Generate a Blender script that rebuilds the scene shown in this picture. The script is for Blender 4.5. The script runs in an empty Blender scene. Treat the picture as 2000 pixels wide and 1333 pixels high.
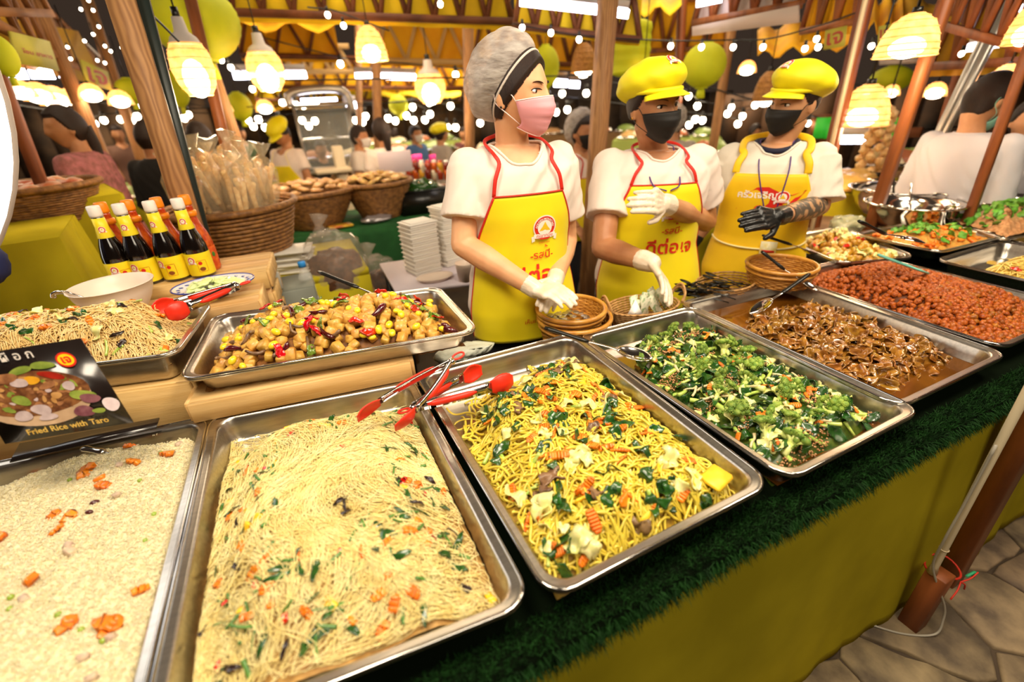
import bpy, math, random
import numpy as np
from mathutils import Vector, Matrix
from mathutils.bvhtree import BVHTree

PI = math.pi
random.seed(7)
RNG = np.random.default_rng(11)
SC = bpy.context.scene
COL = SC.collection

# ------------------------------------------------------------------ camera
PITCH, ROLL, YAW, FPX, EYE = 0.48156935, -0.05284023, 0.41774505, 16 / 36 * 2000, 1.5
_fw = np.array([math.sin(YAW) * math.cos(PITCH), math.cos(YAW) * math.cos(PITCH), -math.sin(PITCH)])
_rt = np.array([math.cos(YAW), -math.sin(YAW), 0.0])
_up = np.cross(_rt, _fw)
CR = _rt * math.cos(ROLL) + _up * math.sin(ROLL)
CU = -_rt * math.sin(ROLL) + _up * math.cos(ROLL)
CAMP = np.array([0, 0, EYE])
cam_data = bpy.data.cameras.new('camera')
cam_data.lens = 16
cam_data.sensor_width = 36
cam_data.clip_start = 0.02
cam_data.clip_end = 200
cam_data.dof.use_dof = True
cam_data.dof.focus_distance = 1.2
cam_data.dof.aperture_fstop = 1.6
cam = bpy.data.objects.new('camera', cam_data)
COL.objects.link(cam)
cam.matrix_world = Matrix(((CR[0], CU[0], -_fw[0], 0), (CR[1], CU[1], -_fw[1], 0), (CR[2], CU[2], -_fw[2], EYE), (0, 0, 0, 1)))
SC.camera = cam

# ------------------------------------------------------------------ world, lights, exposure
SC.view_settings.view_transform = 'Standard'
SC.view_settings.look = 'None'
SC.view_settings.gamma = 1
SC.view_settings.use_curve_mapping = False
SC.view_settings.exposure = 0.0
world = bpy.data.worlds.new('night')
SC.world = world
world.use_nodes = True
wb = world.node_tree.nodes['Background']
wb.inputs[0].default_value = (0.040, 0.026, 0.018, 1)
wb.inputs[1].default_value = 1.0


def area(name, loc, size, power, color, aim=(0, 0, -1), sy=None):
    l = bpy.data.lights.new(name, 'AREA')
    l.shape = 'RECTANGLE' if sy else 'SQUARE'
    l.size = size
    if sy:
        l.size_y = sy
    l.energy = power
    l.color = color
    o = bpy.data.objects.new(name, l)
    COL.objects.link(o)
    o.location = loc
    o.rotation_euler = Vector(aim).to_track_quat('-Z', 'Y').to_euler()
    return o


WARM = (1.0, 0.86, 0.66)
area('stall_ceiling_light', (-0.35, 0.42, 2.6), 0.6, 31, WARM, (0.05, 0.22, -1))
area('stall_ceiling_light', (0.9, 0.38, 2.6), 0.6, 33, WARM, (0.0, 0.25, -1))
area('stall_ceiling_light', (2.3, 0.42, 2.6), 0.6, 30, WARM, (-0.05, 0.25, -1))
area('front_fill_light', (0.6, -1.2, 2.9), 1.2, 30, WARM, (0.1, 0.85, -0.62))  # unseen fill added behind the camera to brighten cloth and workers
for lx, ly, lp in ((-2.5, 3.6, 34), (0.6, 4.4, 42), (3.4, 3.6, 36), (5.5, 6, 90), (-3, 8, 110), (2.5, 9, 130), (-2, 14, 260), (5, 14, 260), (9, 8, 150)):
    area('market_fill_light', (lx, ly, 3.1), 1.6, lp, (1.0, 0.8, 0.55))  # added area fills that lift the market behind, not real fixtures

# ------------------------------------------------------------------ pixel helpers (2000 x 1333 frame)


def ray(px, py):
    return CR * (px - 1000) / FPX - CU * (py - 666.5) / FPX + _fw


def at(px, py, Y):
    d = ray(px, py)
    return CAMP + d * Y / d[1]


def atz(px, py, z):
    d = ray(px, py)
    return CAMP + d * (z - EYE) / d[2]


def V(*a):
    return np.array(a, float)


def unit(a):
    a = np.asarray(a, float)
    return a / (np.linalg.norm(a) + 1e-12)


# ------------------------------------------------------------------ materials
MATS = {}


def lin(h):
    if not isinstance(h, str):
        return tuple(h) + (1,)
    h = h.lstrip('#')
    c = [int(h[i:i + 2], 16) / 255 for i in (0, 2, 4)]
    return tuple(x / 12.92 if x <= 0.04045 else ((x + 0.055) / 1.055) ** 2.4 for x in c) + (1,)


def mat(name, col, rough=0.6, metal=0.0, col2=None, scale=20, lo=0.35, hi=0.65, bump=0, bscale=None, emit=0, ecol=None,
        trans=0, alpha=1, sss=0, coat=0, vary=0, spec=None, stretch=None, detail=4, ior=1.45, wave=None, sheen=0):
    if name in MATS:
        return MATS[name]
    m = bpy.data.materials.new(name)
    MATS[name] = m
    m.use_nodes = True
    nt = m.node_tree
    N, L = nt.nodes, nt.links
    b = N['Principled BSDF']
    b.inputs['Base Color'].default_value = lin(col)
    b.inputs['Roughness'].default_value = rough
    b.inputs['Metallic'].default_value = metal
    b.inputs['IOR'].default_value = ior
    b.inputs['Transmission Weight'].default_value = trans
    b.inputs['Alpha'].default_value = alpha
    b.inputs['Coat Weight'].default_value = coat
    b.inputs['Coat Roughness'].default_value = 0.12
    if sheen:
        b.inputs['Sheen Weight'].default_value = sheen
    if sss:
        b.inputs['Subsurface Weight'].default_value = sss
        b.inputs['Subsurface Radius'].default_value = (0.01, 0.006, 0.003)
        b.inputs['Subsurface Scale'].default_value = 1
    if spec is not None:
        b.inputs['Specular IOR Level'].default_value = spec
    if emit:
        b.inputs['Emission Color'].default_value = lin(ecol or col)
        b.inputs['Emission Strength'].default_value = emit
    tc = N.new('ShaderNodeTexCoord')
    co = tc.outputs['Object']
    if stretch:
        mp = N.new('ShaderNodeMapping')
        mp.inputs['Scale'].default_value = stretch
        L.new(co, mp.inputs['Vector'])
        co = mp.outputs[0]
    out = None
    if col2:
        nz = N.new('ShaderNodeTexNoise')
        nz.inputs['Scale'].default_value = scale
        nz.inputs['Detail'].default_value = detail
        L.new(co, nz.inputs['Vector'])
        src = nz.outputs['Fac']
        if wave:
            wv = N.new('ShaderNodeTexWave')
            wv.inputs['Scale'].default_value = wave[0]
            wv.inputs['Distortion'].default_value = wave[1]
            wv.inputs['Detail'].default_value = 2
            wv.bands_direction = wave[2]
            L.new(co, wv.inputs['Vector'])
            mx = N.new('ShaderNodeMath')
            mx.operation = 'MULTIPLY_ADD'
            mx.inputs[1].default_value = 0.45
            L.new(wv.outputs['Fac'], mx.inputs[0])
            m2 = N.new('ShaderNodeMath')
            m2.operation = 'MULTIPLY'
            m2.inputs[1].default_value = 0.55
            L.new(nz.outputs['Fac'], m2.inputs[0])
            L.new(m2.outputs[0], mx.inputs[2])
            src = mx.outputs[0]
        cr = N.new('ShaderNodeValToRGB')
        cr.color_ramp.elements[0].position = lo
        cr.color_ramp.elements[1].position = hi
        cr.color_ramp.elements[0].color = lin(col)
        cr.color_ramp.elements[1].color = lin(col2)
        L.new(src, cr.inputs[0])
        out = cr.outputs[0]
    if vary:
        oi = N.new('ShaderNodeObjectInfo')
        hs = N.new('ShaderNodeHueSaturation')
        mr = N.new('ShaderNodeMapRange')
        mr.inputs['To Min'].default_value = 1 - vary
        mr.inputs['To Max'].default_value = 1 + vary
        L.new(oi.outputs['Random'], mr.inputs['Value'])
        L.new(mr.outputs[0], hs.inputs['Value'])
        mr2 = N.new('ShaderNodeMapRange')
        mr2.inputs['To Min'].default_value = 0.5 - vary * 0.06
        mr2.inputs['To Max'].default_value = 0.5 + vary * 0.06
        ml = N.new('ShaderNodeMath')
        ml.operation = 'FRACT'
        mm = N.new('ShaderNodeMath')
        mm.operation = 'MULTIPLY'
        mm.inputs[1].default_value = 17.3
        L.new(oi.outputs['Random'], mm.inputs[0])
        L.new(mm.outputs[0], ml.inputs[0])
        L.new(ml.outputs[0], mr2.inputs['Value'])
        L.new(mr2.outputs[0], hs.inputs['Hue'])
        if out is None:
            hs.inputs['Color'].default_value = lin(col)
        else:
            L.new(out, hs.inputs['Color'])
        out = hs.outputs[0]
    if out is not None:
        L.new(out, b.inputs['Base Color'])
        if emit and not ecol:
            L.new(out, b.inputs['Emission Color'])
    if bump:
        bz = N.new('ShaderNodeTexNoise')
        bz.inputs['Scale'].default_value = bscale or scale * 3
        bz.inputs['Detail'].default_value = 3
        L.new(co, bz.inputs['Vector'])
        bp = N.new('ShaderNodeBump')
        bp.inputs['Strength'].default_value = bump
        bp.inputs['Distance'].default_value = 0.004
        L.new(bz.outputs['Fac'], bp.inputs['Height'])
        L.new(bp.outputs[0], b.inputs['Normal'])
    return m


# ------------------------------------------------------------------ geometry: a "geo" is (V (n,3), [polys arrays])


def merge(*gs):
    vs, ps, off = [], [], 0
    for g in gs:
        if g is None:
            continue
        vs.append(g[0])
        for p in g[1]:
            ps.append(np.asarray(p) + off)
        off += len(g[0])
    return np.concatenate(vs), ps


def mv(g, t=(0, 0, 0), s=1.0, R=None):
    v = g[0] * np.asarray(s, float)
    if R is not None:
        v = v @ np.asarray(R).T
    return v + np.asarray(t, float), g[1]


def rot(ax, ang):
    return np.array(Matrix.Rotation(ang, 3, ax))


def frame(z, x=None):
    z = unit(z)
    if x is None:
        x = V(0, 0, 1) if abs(z[2]) < 0.9 else V(1, 0, 0)
    y = unit(np.cross(z, x))
    x = np.cross(y, z)
    return np.stack([x, y, z], 1)


def box(sx, sy, sz, c=(0, 0, 0), b=0.0):
    if b <= 0:
        v = np.array([[x, y, z] for x in (-.5, .5) for y in (-.5, .5) for z in (-.5, .5)]) * (sx, sy, sz) + c
        return v, [np.array([[0, 1, 3, 2], [4, 6, 7, 5], [0, 4, 5, 1], [2, 3, 7, 6], [0, 2, 6, 4], [1, 5, 7, 3]])]
    b = min(b, .45 * min(sx, sy, sz))
    h = np.array([sx, sy, sz]) / 2
    vs, idx = [], {}
    for i, sg in enumerate([(x, y, z) for x in (-1, 1) for y in (-1, 1) for z in (-1, 1)]):
        for ax in range(3):
            p = np.array(sg) * h
            for k in range(3):
                if k != ax:
                    p[k] -= sg[k] * b
            idx[(sg, ax)] = len(vs)
            vs.append(p + c)
    q, t = [], []
    for ax in range(3):
        o = [k for k in range(3) if k != ax]
        for s in (-1, 1):
            cs = []
            for a_, b_ in ((-1, -1), (1, -1), (1, 1), (-1, 1)):
                sg = [0, 0, 0]
                sg[ax] = s
                sg[o[0]] = a_
                sg[o[1]] = b_
                cs.append(idx[(tuple(sg), ax)])
            fl = (s > 0) ^ (ax == 1)
            q.append(cs if fl else cs[::-1])
    for ax in range(3):  # edges along ax
        o = [k for k in range(3) if k != ax]
        for a_ in (-1, 1):
            for b_ in (-1, 1):
                e = []
                for s, fa in ((-1, o[0]), (1, o[0]), (1, o[1]), (-1, o[1])):
                    sg = [0, 0, 0]
                    sg[ax] = s
                    sg[o[0]] = a_
                    sg[o[1]] = b_
                    e.append(idx[(tuple(sg), fa)])
                q.append(e)
    for sg in [(x, y, z) for x in (-1, 1) for y in (-1, 1) for z in (-1, 1)]:
        t.append([idx[(sg, k)] for k in range(3)])
    vs = np.array(vs)
    out = []
    for f in (np.array(q), np.array(t)):
        n = np.cross(vs[f[:, 1]] - vs[f[:, 0]], vs[f[:, 2]] - vs[f[:, 0]])
        bad = ((vs[f].mean(1) - c) * n).sum(1) < 0
        f[bad] = f[bad][:, ::-1]
        out.append(f)
    return vs, out


def tube(P, r, n=8, caps=True, closed=False, flat=None, up=None):
    P = np.asarray(P, float)
    k = len(P)
    r = np.broadcast_to(np.asarray(r, float), (k,)) if np.ndim(r) < 2 else r
    T = np.gradient(P, axis=0) if not closed else np.roll(P, -1, 0) - np.roll(P, 1, 0)
    T /= np.linalg.norm(T, axis=1)[:, None] + 1e-12
    a = np.asarray(up, float) if up is not None else (V(0, 0, 1) if abs(T[0][2]) < 0.9 else V(1, 0, 0))
    vs = []
    ang = np.linspace(0, 2 * PI, n, endpoint=False)
    for i in range(k):
        if up is None:
            a = a - T[i] * (a @ T[i])
            a = unit(a)
            A = a
        else:
            A = unit(np.asarray(up) - T[i] * (np.asarray(up) @ T[i]))
        B = np.cross(T[i], A)
        f = 1 if flat is None else flat
        vs.append(P[i] + r[i] * (np.cos(ang)[:, None] * A * f + np.sin(ang)[:, None] * B))
    vs = np.concatenate(vs)
    q = []
    m = k if closed else k - 1
    i = np.arange(m)[:, None] * n
    j = np.arange(n)[None]
    i2 = ((np.arange(m) + 1) % k)[:, None] * n
    jn = (j + 1) % n
    q = np.stack([i + j, i + jn, i2 + jn, i2 + j], -1).reshape(-1, 4)
    ps = [q]
    if caps and not closed:
        vs = np.concatenate([vs, P[:1], P[-1:]])
        c0, c1 = len(vs) - 2, len(vs) - 1
        jj = np.arange(n)
        ps.append(np.stack([(jj + 1) % n, jj, np.full(n, c0)], -1))
        ps.append(np.stack([(k - 1) * n + jj, (k - 1) * n + (jj + 1) % n, np.full(n, c1)], -1))
    return vs, ps


def cap(p0, p1, r0, r1, n=12, rings=4):
    """tapered capsule"""
    p0, p1 = np.asarray(p0, float), np.asarray(p1, float)
    d = unit(p1 - p0)
    P, R = [], []
    for a in np.linspace(-PI / 2 * .98, 0, rings):
        P.append(p0 + d * r0 * math.sin(a))
        R.append(r0 * math.cos(a))
    for a in np.linspace(0, PI / 2 * .98, rings):
        P.append(p1 + d * r1 * math.sin(a))
        R.append(r1 * math.cos(a))
    P, R = np.array(P), np.array(R)
    F = frame(d)
    ang = np.linspace(0, 2 * PI, n, endpoint=False)
    vs = (P[:, None] + R[:, None, None] * (np.cos(ang)[:, None] * F[:, 0] + np.sin(ang)[:, None] * F[:, 1])[None]).reshape(-1, 3)
    k = len(P)
    i = np.arange(k - 1)[:, None] * n
    j = np.arange(n)[None]
    q = np.stack([i + j, i + (j + 1) % n, i + n + (j + 1) % n, i + n + j], -1).reshape(-1, 4)
    vs = np.concatenate([vs, P[:1], P[-1:]])
    jj = np.arange(n)
    return vs, [q, np.stack([(jj + 1) % n, jj, np.full(n, k * n)], -1), np.stack([(k - 1) * n + jj, (k - 1) * n + (jj + 1) % n, np.full(n, k * n + 1)], -1)]


def lathe(prof, n=24, a0=0, a1=2 * PI):
    full = abs(a1 - a0 - 2 * PI) < 1e-6
    ang = np.linspace(a0, a1, n, endpoint=not full)
    pr = np.asarray(prof, float)
    vs = np.stack([pr[:, None, 0] * np.cos(ang), pr[:, None, 0] * np.sin(ang), np.broadcast_to(pr[:, None, 1], (len(pr), n))], -1).reshape(-1, 3)
    k = len(pr)
    m = n if full else n - 1
    i = np.arange(k - 1)[:, None] * n
    j = np.arange(m)[None]
    q = np.stack([i + j, i + (j + 1) % n, i + n + (j + 1) % n, i + n + j], -1).reshape(-1, 4)
    return vs, [q]


def ball(r=1, c=(0, 0, 0), n=16, m=10):
    a = np.linspace(-PI / 2, PI / 2, m)
    g = lathe(np.stack([np.cos(a) + 1e-5, np.sin(a)], -1), n)
    return g[0] * np.asarray(r) + c, g[1]


def sheet(P, th=0.0, close_u=False):
    """P (a,b,3) grid -> surface, optional thickness"""
    a, b = P.shape[:2]
    i = np.arange(a - 1 if not close_u else a)[:, None]
    j = np.arange(b - 1)[None]
    i2 = (i + 1) % a
    q = np.stack([i * b + j, i2 * b + j, i2 * b + j + 1, i * b + j + 1], -1).reshape(-1, 4)
    v = P.reshape(-1, 3)
    if not th:
        return v, [q]
    du = np.gradient(P, axis=0)
    dv = np.gradient(P, axis=1)
    n = np.cross(du, dv)
    n /= np.linalg.norm(n, axis=-1)[..., None] + 1e-12
    v2 = (P + n * th).reshape(-1, 3)
    N = a * b
    ps = [q[:, ::-1], q + N]
    for jj in (0, b - 1):
        e = np.arange(a - 1 if not close_u else a)
        e2 = (e + 1) % a
        s = np.stack([e * b + jj, e2 * b + jj, e2 * b + jj + N, e * b + jj + N], -1)
        ps.append(s if jj == 0 else s[:, ::-1])
    if not close_u:
        for ii in (0, a - 1):
            e = np.arange(b - 1)
            s = np.stack([ii * b + e, ii * b + e + 1, ii * b + e + 1 + N, ii * b + e + N], -1)
            ps.append(s[:, ::-1] if ii == 0 else s)
    return np.concatenate([v, v2]), ps


def strands(P, r, sides=4):
    """P (N,K,3) paths -> one geo"""
    N, K = P.shape[:2]
    T = np.gradient(P, axis=1)
    T /= np.linalg.norm(T, axis=-1)[..., None] + 1e-9
    up = np.zeros_like(T)
    up[..., 2] = 1
    A = np.cross(T, up)
    A /= np.linalg.norm(A, axis=-1)[..., None] + 1e-6
    B = np.cross(A, T)
    ang = np.linspace(0, 2 * PI, sides, endpoint=False)
    r = np.broadcast_to(np.asarray(r, float), (N,)) if np.ndim(r) < 2 else r
    rr = r[:, None, None, None] if np.ndim(r) == 1 else r[:, :, None, None]
    vs = P[:, :, None] + rr * (np.cos(ang)[:, None] * A[:, :, None] + np.sin(ang)[:, None] * B[:, :, None])
    n = np.arange(N)[:, None, None] * K * sides
    k = np.arange(K - 1)[None, :, None] * sides
    s = np.arange(sides)[None, None]
    s2 = (s + 1) % sides
    q = np.stack([n + k + s, n + k + s2, n + k + sides + s2, n + k + sides + s], -1).reshape(-1, 4)
    return vs.reshape(-1, 3), [q]


def scatter(base, pos, scale, Rm):
    """copies of geo base at pos (N,3), scale (N,) or (N,3), rotations (N,3,3) -> one geo"""
    v = base[0]
    N = len(pos)
    sc = scale[:, None, None] if np.ndim(scale) == 1 else scale[:, None, :]
    vs = np.einsum('nij,nkj->nki', Rm, v[None] * sc) + pos[:, None]
    off = np.arange(N)[:, None, None] * len(v)
    return vs.reshape(-1, 3), [(p[None] + off).reshape(-1, p.shape[1]) for p in base[1]]


def rand_rot(N, tilt=None):
    a = RNG.uniform(0, 2 * PI, N)
    if tilt is None:
        q = RNG.normal(size=(N, 4))
        q /= np.linalg.norm(q, axis=1)[:, None]
        w, x, y, z = q.T
        return np.stack([1 - 2 * (y * y + z * z), 2 * (x * y - z * w), 2 * (x * z + y * w), 2 * (x * y + z * w), 1 - 2 * (x * x + z * z), 2 * (y * z - x * w),
                         2 * (x * z - y * w), 2 * (y * z + x * w), 1 - 2 * (x * x + y * y)], -1).reshape(N, 3, 3)
    out = np.zeros((N, 3, 3))
    for i in range(N):
        out[i] = np.array(Matrix.Rotation(RNG.uniform(0, 2 * PI), 3, 'Z') @ Matrix.Rotation(RNG.normal() * tilt, 3, 'X') @ Matrix.Rotation(RNG.normal() * tilt, 3, 'Y'))
    return out


OCTA = (np.array([[1, 0, 0], [-1, 0, 0], [0, 1, 0], [0, -1, 0], [0, 0, 1], [0, 0, -1]], float), [np.array([[0, 2, 4], [2, 1, 4], [1, 3, 4], [3, 0, 4], [2, 0, 5], [1, 2, 5], [3, 1, 5], [0, 3, 5]])])


def new_mesh(name, g, smooth=True, mats=None, mi=None):
    v, ps = g
    me = bpy.data.meshes.new(name)
    ps = [np.asarray(p) for p in ps if len(p)]
    nl = sum(p.size for p in ps)
    npoly = sum(len(p) for p in ps)
    me.vertices.add(len(v))
    me.vertices.foreach_set('co', np.ascontiguousarray(v, dtype=np.float32).ravel())
    me.loops.add(nl)
    me.loops.foreach_set('vertex_index', np.concatenate([p.ravel() for p in ps]).astype(np.int32))
    me.polygons.add(npoly)
    tot = np.concatenate([np.full(len(p), p.shape[1], np.int32) for p in ps])
    st = np.concatenate([[0], np.cumsum(tot)[:-1]]).astype(np.int32)
    me.polygons.foreach_set('loop_start', st)
    me.update(calc_edges=True)
    if smooth:
        me.polygons.foreach_set('use_smooth', np.ones(npoly, bool))
    for m in (mats or []):
        me.materials.append(m)
    if mi is not None:
        me.polygons.foreach_set('material_index', np.asarray(mi, np.int32))
    return me


def put(name, me, parent=None, loc=None, R=None):
    o = bpy.data.objects.new(name, me)
    COL.objects.link(o)
    if parent is not None:
        o.parent = parent
    if loc is not None:
        if R is None:
            o.location = loc
        else:
            o.matrix_local = Matrix([[*R[0], loc[0]], [*R[1], loc[1]], [*R[2], loc[2]], [0, 0, 0, 1]])
    return o


def tag(o, label=None, cat=None, group=None, kind=None):
    if label:
        o['label'] = label
    if cat:
        o['category'] = cat
    if group:
        o['group'] = group
    if kind:
        o['kind'] = kind
    return o


def obj(name, g, m, parent=None, smooth=True, loc=None, label=None, cat=None, group=None, kind=None, auto=None, R=None, local=False):
    """one mesh object; g is given in world space. loc recentres the origin there. local: g already in the parent's space"""
    v = g[0]
    if parent is not None and not local:
        v = v - np.array(parent['_o'] if '_o' in parent else (0, 0, 0))
    if loc is not None and parent is None and not local:
        v = v - np.asarray(loc)
    me = new_mesh(name, (v, g[1]), smooth, m if isinstance(m, list) else [m])
    if auto:
        me.shade_auto_smooth = True if hasattr(me, 'shade_auto_smooth') else None
    o = put(name, me, parent, loc if parent is None or local else None, R)
    if loc is not None and parent is None:
        ORG[o.name] = np.asarray(loc, float)
    return tag(o, label, cat, group, kind)


ORG = {}


def thing(name, loc, label, cat, group=None, kind=None):
    o = bpy.data.objects.new(name, None)
    COL.objects.link(o)
    o.location = loc
    o.empty_display_size = 0.05
    ORG[o.name] = np.asarray(loc, float)
    return tag(o, label, cat, group, kind)


def part(name, g, m, parent, smooth=True, label=None, kind=None):
    """child mesh given in WORLD coordinates; the origin stays at the thing's base"""
    o0 = np.zeros(3)
    p = parent
    while p is not None:
        o0 = o0 + ORG.get(p.name, np.zeros(3))
        p = p.parent
    me = new_mesh(name, (g[0] - o0, g[1]), smooth, m if isinstance(m, list) else [m])
    o = put(name, me, parent)
    return tag(o, label, None, None, kind)


def piece(name, me, parent, loc, R=None):
    """instance of shared mesh me as child, world loc"""
    o0 = np.zeros(3)
    p = parent
    while p is not None:
        o0 = o0 + ORG.get(p.name, np.zeros(3))
        p = p.parent
    return put(name, me, parent, np.asarray(loc) - o0, np.eye(3) if R is None else R)


def remesh(g, voxel, smooth_it=3, fac=0.5):
    me = new_mesh('tmp', g, False)
    o = bpy.data.objects.new('tmp', me)
    COL.objects.link(o)
    md = o.modifiers.new('r', 'REMESH')
    md.mode = 'VOXEL'
    md.voxel_size = voxel
    if smooth_it:
        sm = o.modifiers.new('s', 'SMOOTH')
        sm.iterations = smooth_it
        sm.factor = fac
    dg = bpy.context.evaluated_depsgraph_get()
    ev = o.evaluated_get(dg)
    m2 = ev.to_mesh()
    v = np.empty(len(m2.vertices) * 3, np.float32)
    m2.vertices.foreach_get('co', v)
    q = np.empty(len(m2.loops), np.int32)
    m2.loops.foreach_get('vertex_index', q)
    tot = np.empty(len(m2.polygons), np.int32)
    m2.polygons.foreach_get('loop_total', tot)
    ev.to_mesh_clear()
    bpy.data.objects.remove(o)
    bpy.data.meshes.remove(me)
    v = v.reshape(-1, 3).astype(float)
    if (tot == 4).all():
        return v, [q.reshape(-1, 4)]
    st = np.concatenate([[0], np.cumsum(tot)[:-1]])
    t3 = np.array([q[s:s + 3] for s, t in zip(st, tot) if t == 3])
    q4 = np.array([q[s:s + 4] for s, t in zip(st, tot) if t == 4])
    return v, [x for x in (q4, t3) if len(x)]


def bvh(g):
    return BVHTree.FromPolygons([tuple(x) for x in g[0]], [tuple(int(i) for i in f) for p in g[1] for f in p])


_fonts = {}


def text_geo(s, size=1.0, align='CENTER', bold=0.0, thick=0.0, thai=True):
    cu = bpy.data.curves.new('t', 'FONT')
    cu.body = s
    cu.size = size
    cu.align_x = align
    cu.align_y = 'CENTER'
    cu.offset = bold
    cu.extrude = thick
    cu.resolution_u = 3
    o = bpy.data.objects.new('t', cu)
    COL.objects.link(o)
    dg = bpy.context.evaluated_depsgraph_get()
    ev = o.evaluated_get(dg)
    m = ev.to_mesh()
    m.calc_loop_triangles()
    v = np.empty(len(m.vertices) * 3, np.float32)
    m.vertices.foreach_get('co', v)
    t = np.empty(len(m.loop_triangles) * 3, np.int32)
    m.loop_triangles.foreach_get('vertices', t)
    ev.to_mesh_clear()
    bpy.data.objects.remove(o)
    bpy.data.curves.remove(cu)
    return v.reshape(-1, 3).astype(float), [t.reshape(-1, 3)]


def wob(x, y, s, seed=0, n=5):
    """smooth noise in about -1..1"""
    r = np.random.default_rng(seed)
    o = 0
    for k in range(n):
        a = r.uniform(0, 2 * PI)
        f = s * r.uniform(.6, 1.7)
        o = o + np.sin((x * math.cos(a) + y * math.sin(a)) * f + r.uniform(0, 6.3)) / n * 1.6
    return o


def sm01(x):
    x = np.clip(x, 0, 1)
    return x * x * (3 - 2 * x)


def spline(pts, n):
    """catmull-rom through pts"""
    P = np.asarray(pts, float)
    P = np.concatenate([[2 * P[0] - P[1]], P, [2 * P[-1] - P[-2]]])
    t = np.linspace(0, len(P) - 3 - 1e-6, n)
    i = t.astype(int)
    f = (t - i)[:, None]
    a, b, c, d = P[i], P[i + 1], P[i + 2], P[i + 3]
    return .5 * (2 * b + (c - a) * f + (2 * a - 5 * b + 4 * c - d) * f ** 2 + (3 * b - a - 3 * c + d) * f ** 3)
# ================================================================== setting: floor, paving
M_WOOD = mat('pine_wood', '#B9814A', .55, col2='#8A5428', scale=4, stretch=(3, 3, .35), bump=.15, bscale=40, wave=(2.5, 3, 'X'))
M_WOODL = mat('pale_crate_wood', '#E2BC80', .6, col2='#C69A5A', scale=5, stretch=(.5, 6, 6), bump=.15, bscale=60, vary=.1)
M_WOODR = mat('reddish_timber', '#A05A2A', .5, col2='#6E3A1A', scale=5, stretch=(3, 3, .4), bump=.15, bscale=40, vary=.08)
M_DARK = mat('black_paint', '#141312', .5)
M_LIME = mat('lime_cloth', '#BCAC22', .9, col2='#A6981C', scale=3, spec=.1, bump=.05, bscale=900)
M_STONE = mat('paving_stone', '#9A8464', .8, col2='#57493A', scale=9, vary=.16, bump=1, bscale=26, detail=9)
M_MORTAR = mat('paving_ground', '#5A4A38', .85, col2='#3E3226', scale=2.5, bump=.3, bscale=30)

fl = obj('floor', box(44, 40, .05, (8, 12, -.025)), M_MORTAR, kind='structure')


def clip_poly(poly, a, n):
    out = []
    for i in range(len(poly)):
        p, q = poly[i], poly[(i + 1) % len(poly)]
        dp, dq = (p - a) @ n, (q - a) @ n
        if dp <= 0:
            out.append(p)
        if dp * dq < 0:
            out.append(p + (q - p) * dp / (dp - dq))
    return out


_rg = random.Random(4)
S = {}
st = .235
for i in range(-1, 16):
    for j in range(-4, 4):
        S[(i, j)] = V(.55 + (i + .5 * (j % 2)) * st * 1.15 + _rg.uniform(-.115, .115), -.02 + j * st * .95 + _rg.uniform(-.11, .11))
for (i, j), c in S.items():
    if i in (-1, 15) or j in (-4, 3):
        continue
    poly = [c + V(a, b) for a, b in ((-.4, -.4), (.4, -.4), (.4, .4), (-.4, .4))]
    for di in (-2, -1, 0, 1, 2):
        for dj in (-2, -1, 0, 1, 2):
            q = S.get((i + di, j + dj))
            if (di or dj) and q is not None:
                n = unit(q - c)
                poly = clip_poly(poly, (c + q) / 2 - n * .006, n)
                if len(poly) < 3:
                    break
        if len(poly) < 3:
            break
    if len(poly) < 3:
        continue
    # irregular outline
    pts = []
    for k in range(len(poly)):
        p, q = poly[k], poly[(k + 1) % len(poly)]
        m = max(1, int(np.linalg.norm(q - p) / .05))
        for t in range(m):
            w = p + (q - p) * t / m
            if t:
                w = w + unit(V(-(q - p)[1], (q - p)[0])) * _rg.uniform(-.008, .003)
            pts.append(w)
    if sum(p[1] for p in pts) / len(pts) > .36:
        continue
    pts = np.array(pts) - c
    h = .012 + _rg.uniform(-.002, .002)
    n = len(pts)
    vs = np.concatenate([np.c_[pts, np.zeros(n)], np.c_[pts * .995, np.full(n, h * .7)], np.c_[pts * .955, np.full(n, h)], [[0, 0, h + .001]]])
    e = np.arange(n)
    e2 = (e + 1) % n
    g = vs, [np.stack([e, e2, e2 + n, e + n], -1), np.stack([e + n, e2 + n, e2 + 2 * n, e + 2 * n], -1), np.stack([e + 2 * n, e2 + 2 * n, np.full(n, 3 * n)], -1)]
    put('stone', new_mesh('stone', g, False, [M_STONE]), fl, (c[0], c[1], 0))

# ================================================================== the counter
TZ = .772
t = thing('serving_counter', (1.5, .75, 0), 'long counter carrying the steel food pans, hidden under cloth and artificial grass', 'counter')
M_PLY = mat('table_board', '#7A5A3A', .6, col2='#5E4228', scale=6)
part('tabletop', merge(box(5.6, .80, .025, (2.55, .765, TZ - .015)), box(2.2, 1.56, .025, (-1.06, 1.145, TZ - .0152)), box(2.2, 1.1, .025, (3.5, 1.66, TZ - .0152))), M_PLY, t)
for x in (-1.9, -.6, .9, 2.3, 3.7, 5.0):
    for y in (.45, 1.08):
        part('leg', box(.05, .05, TZ - .03, (x, y, (TZ - .03) / 2)), M_DARK, t)
for x in (-1.9, -.1):
    part('leg', box(.05, .05, TZ - .03, (x, 1.85, (TZ - .03) / 2)), M_DARK, t)
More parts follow.
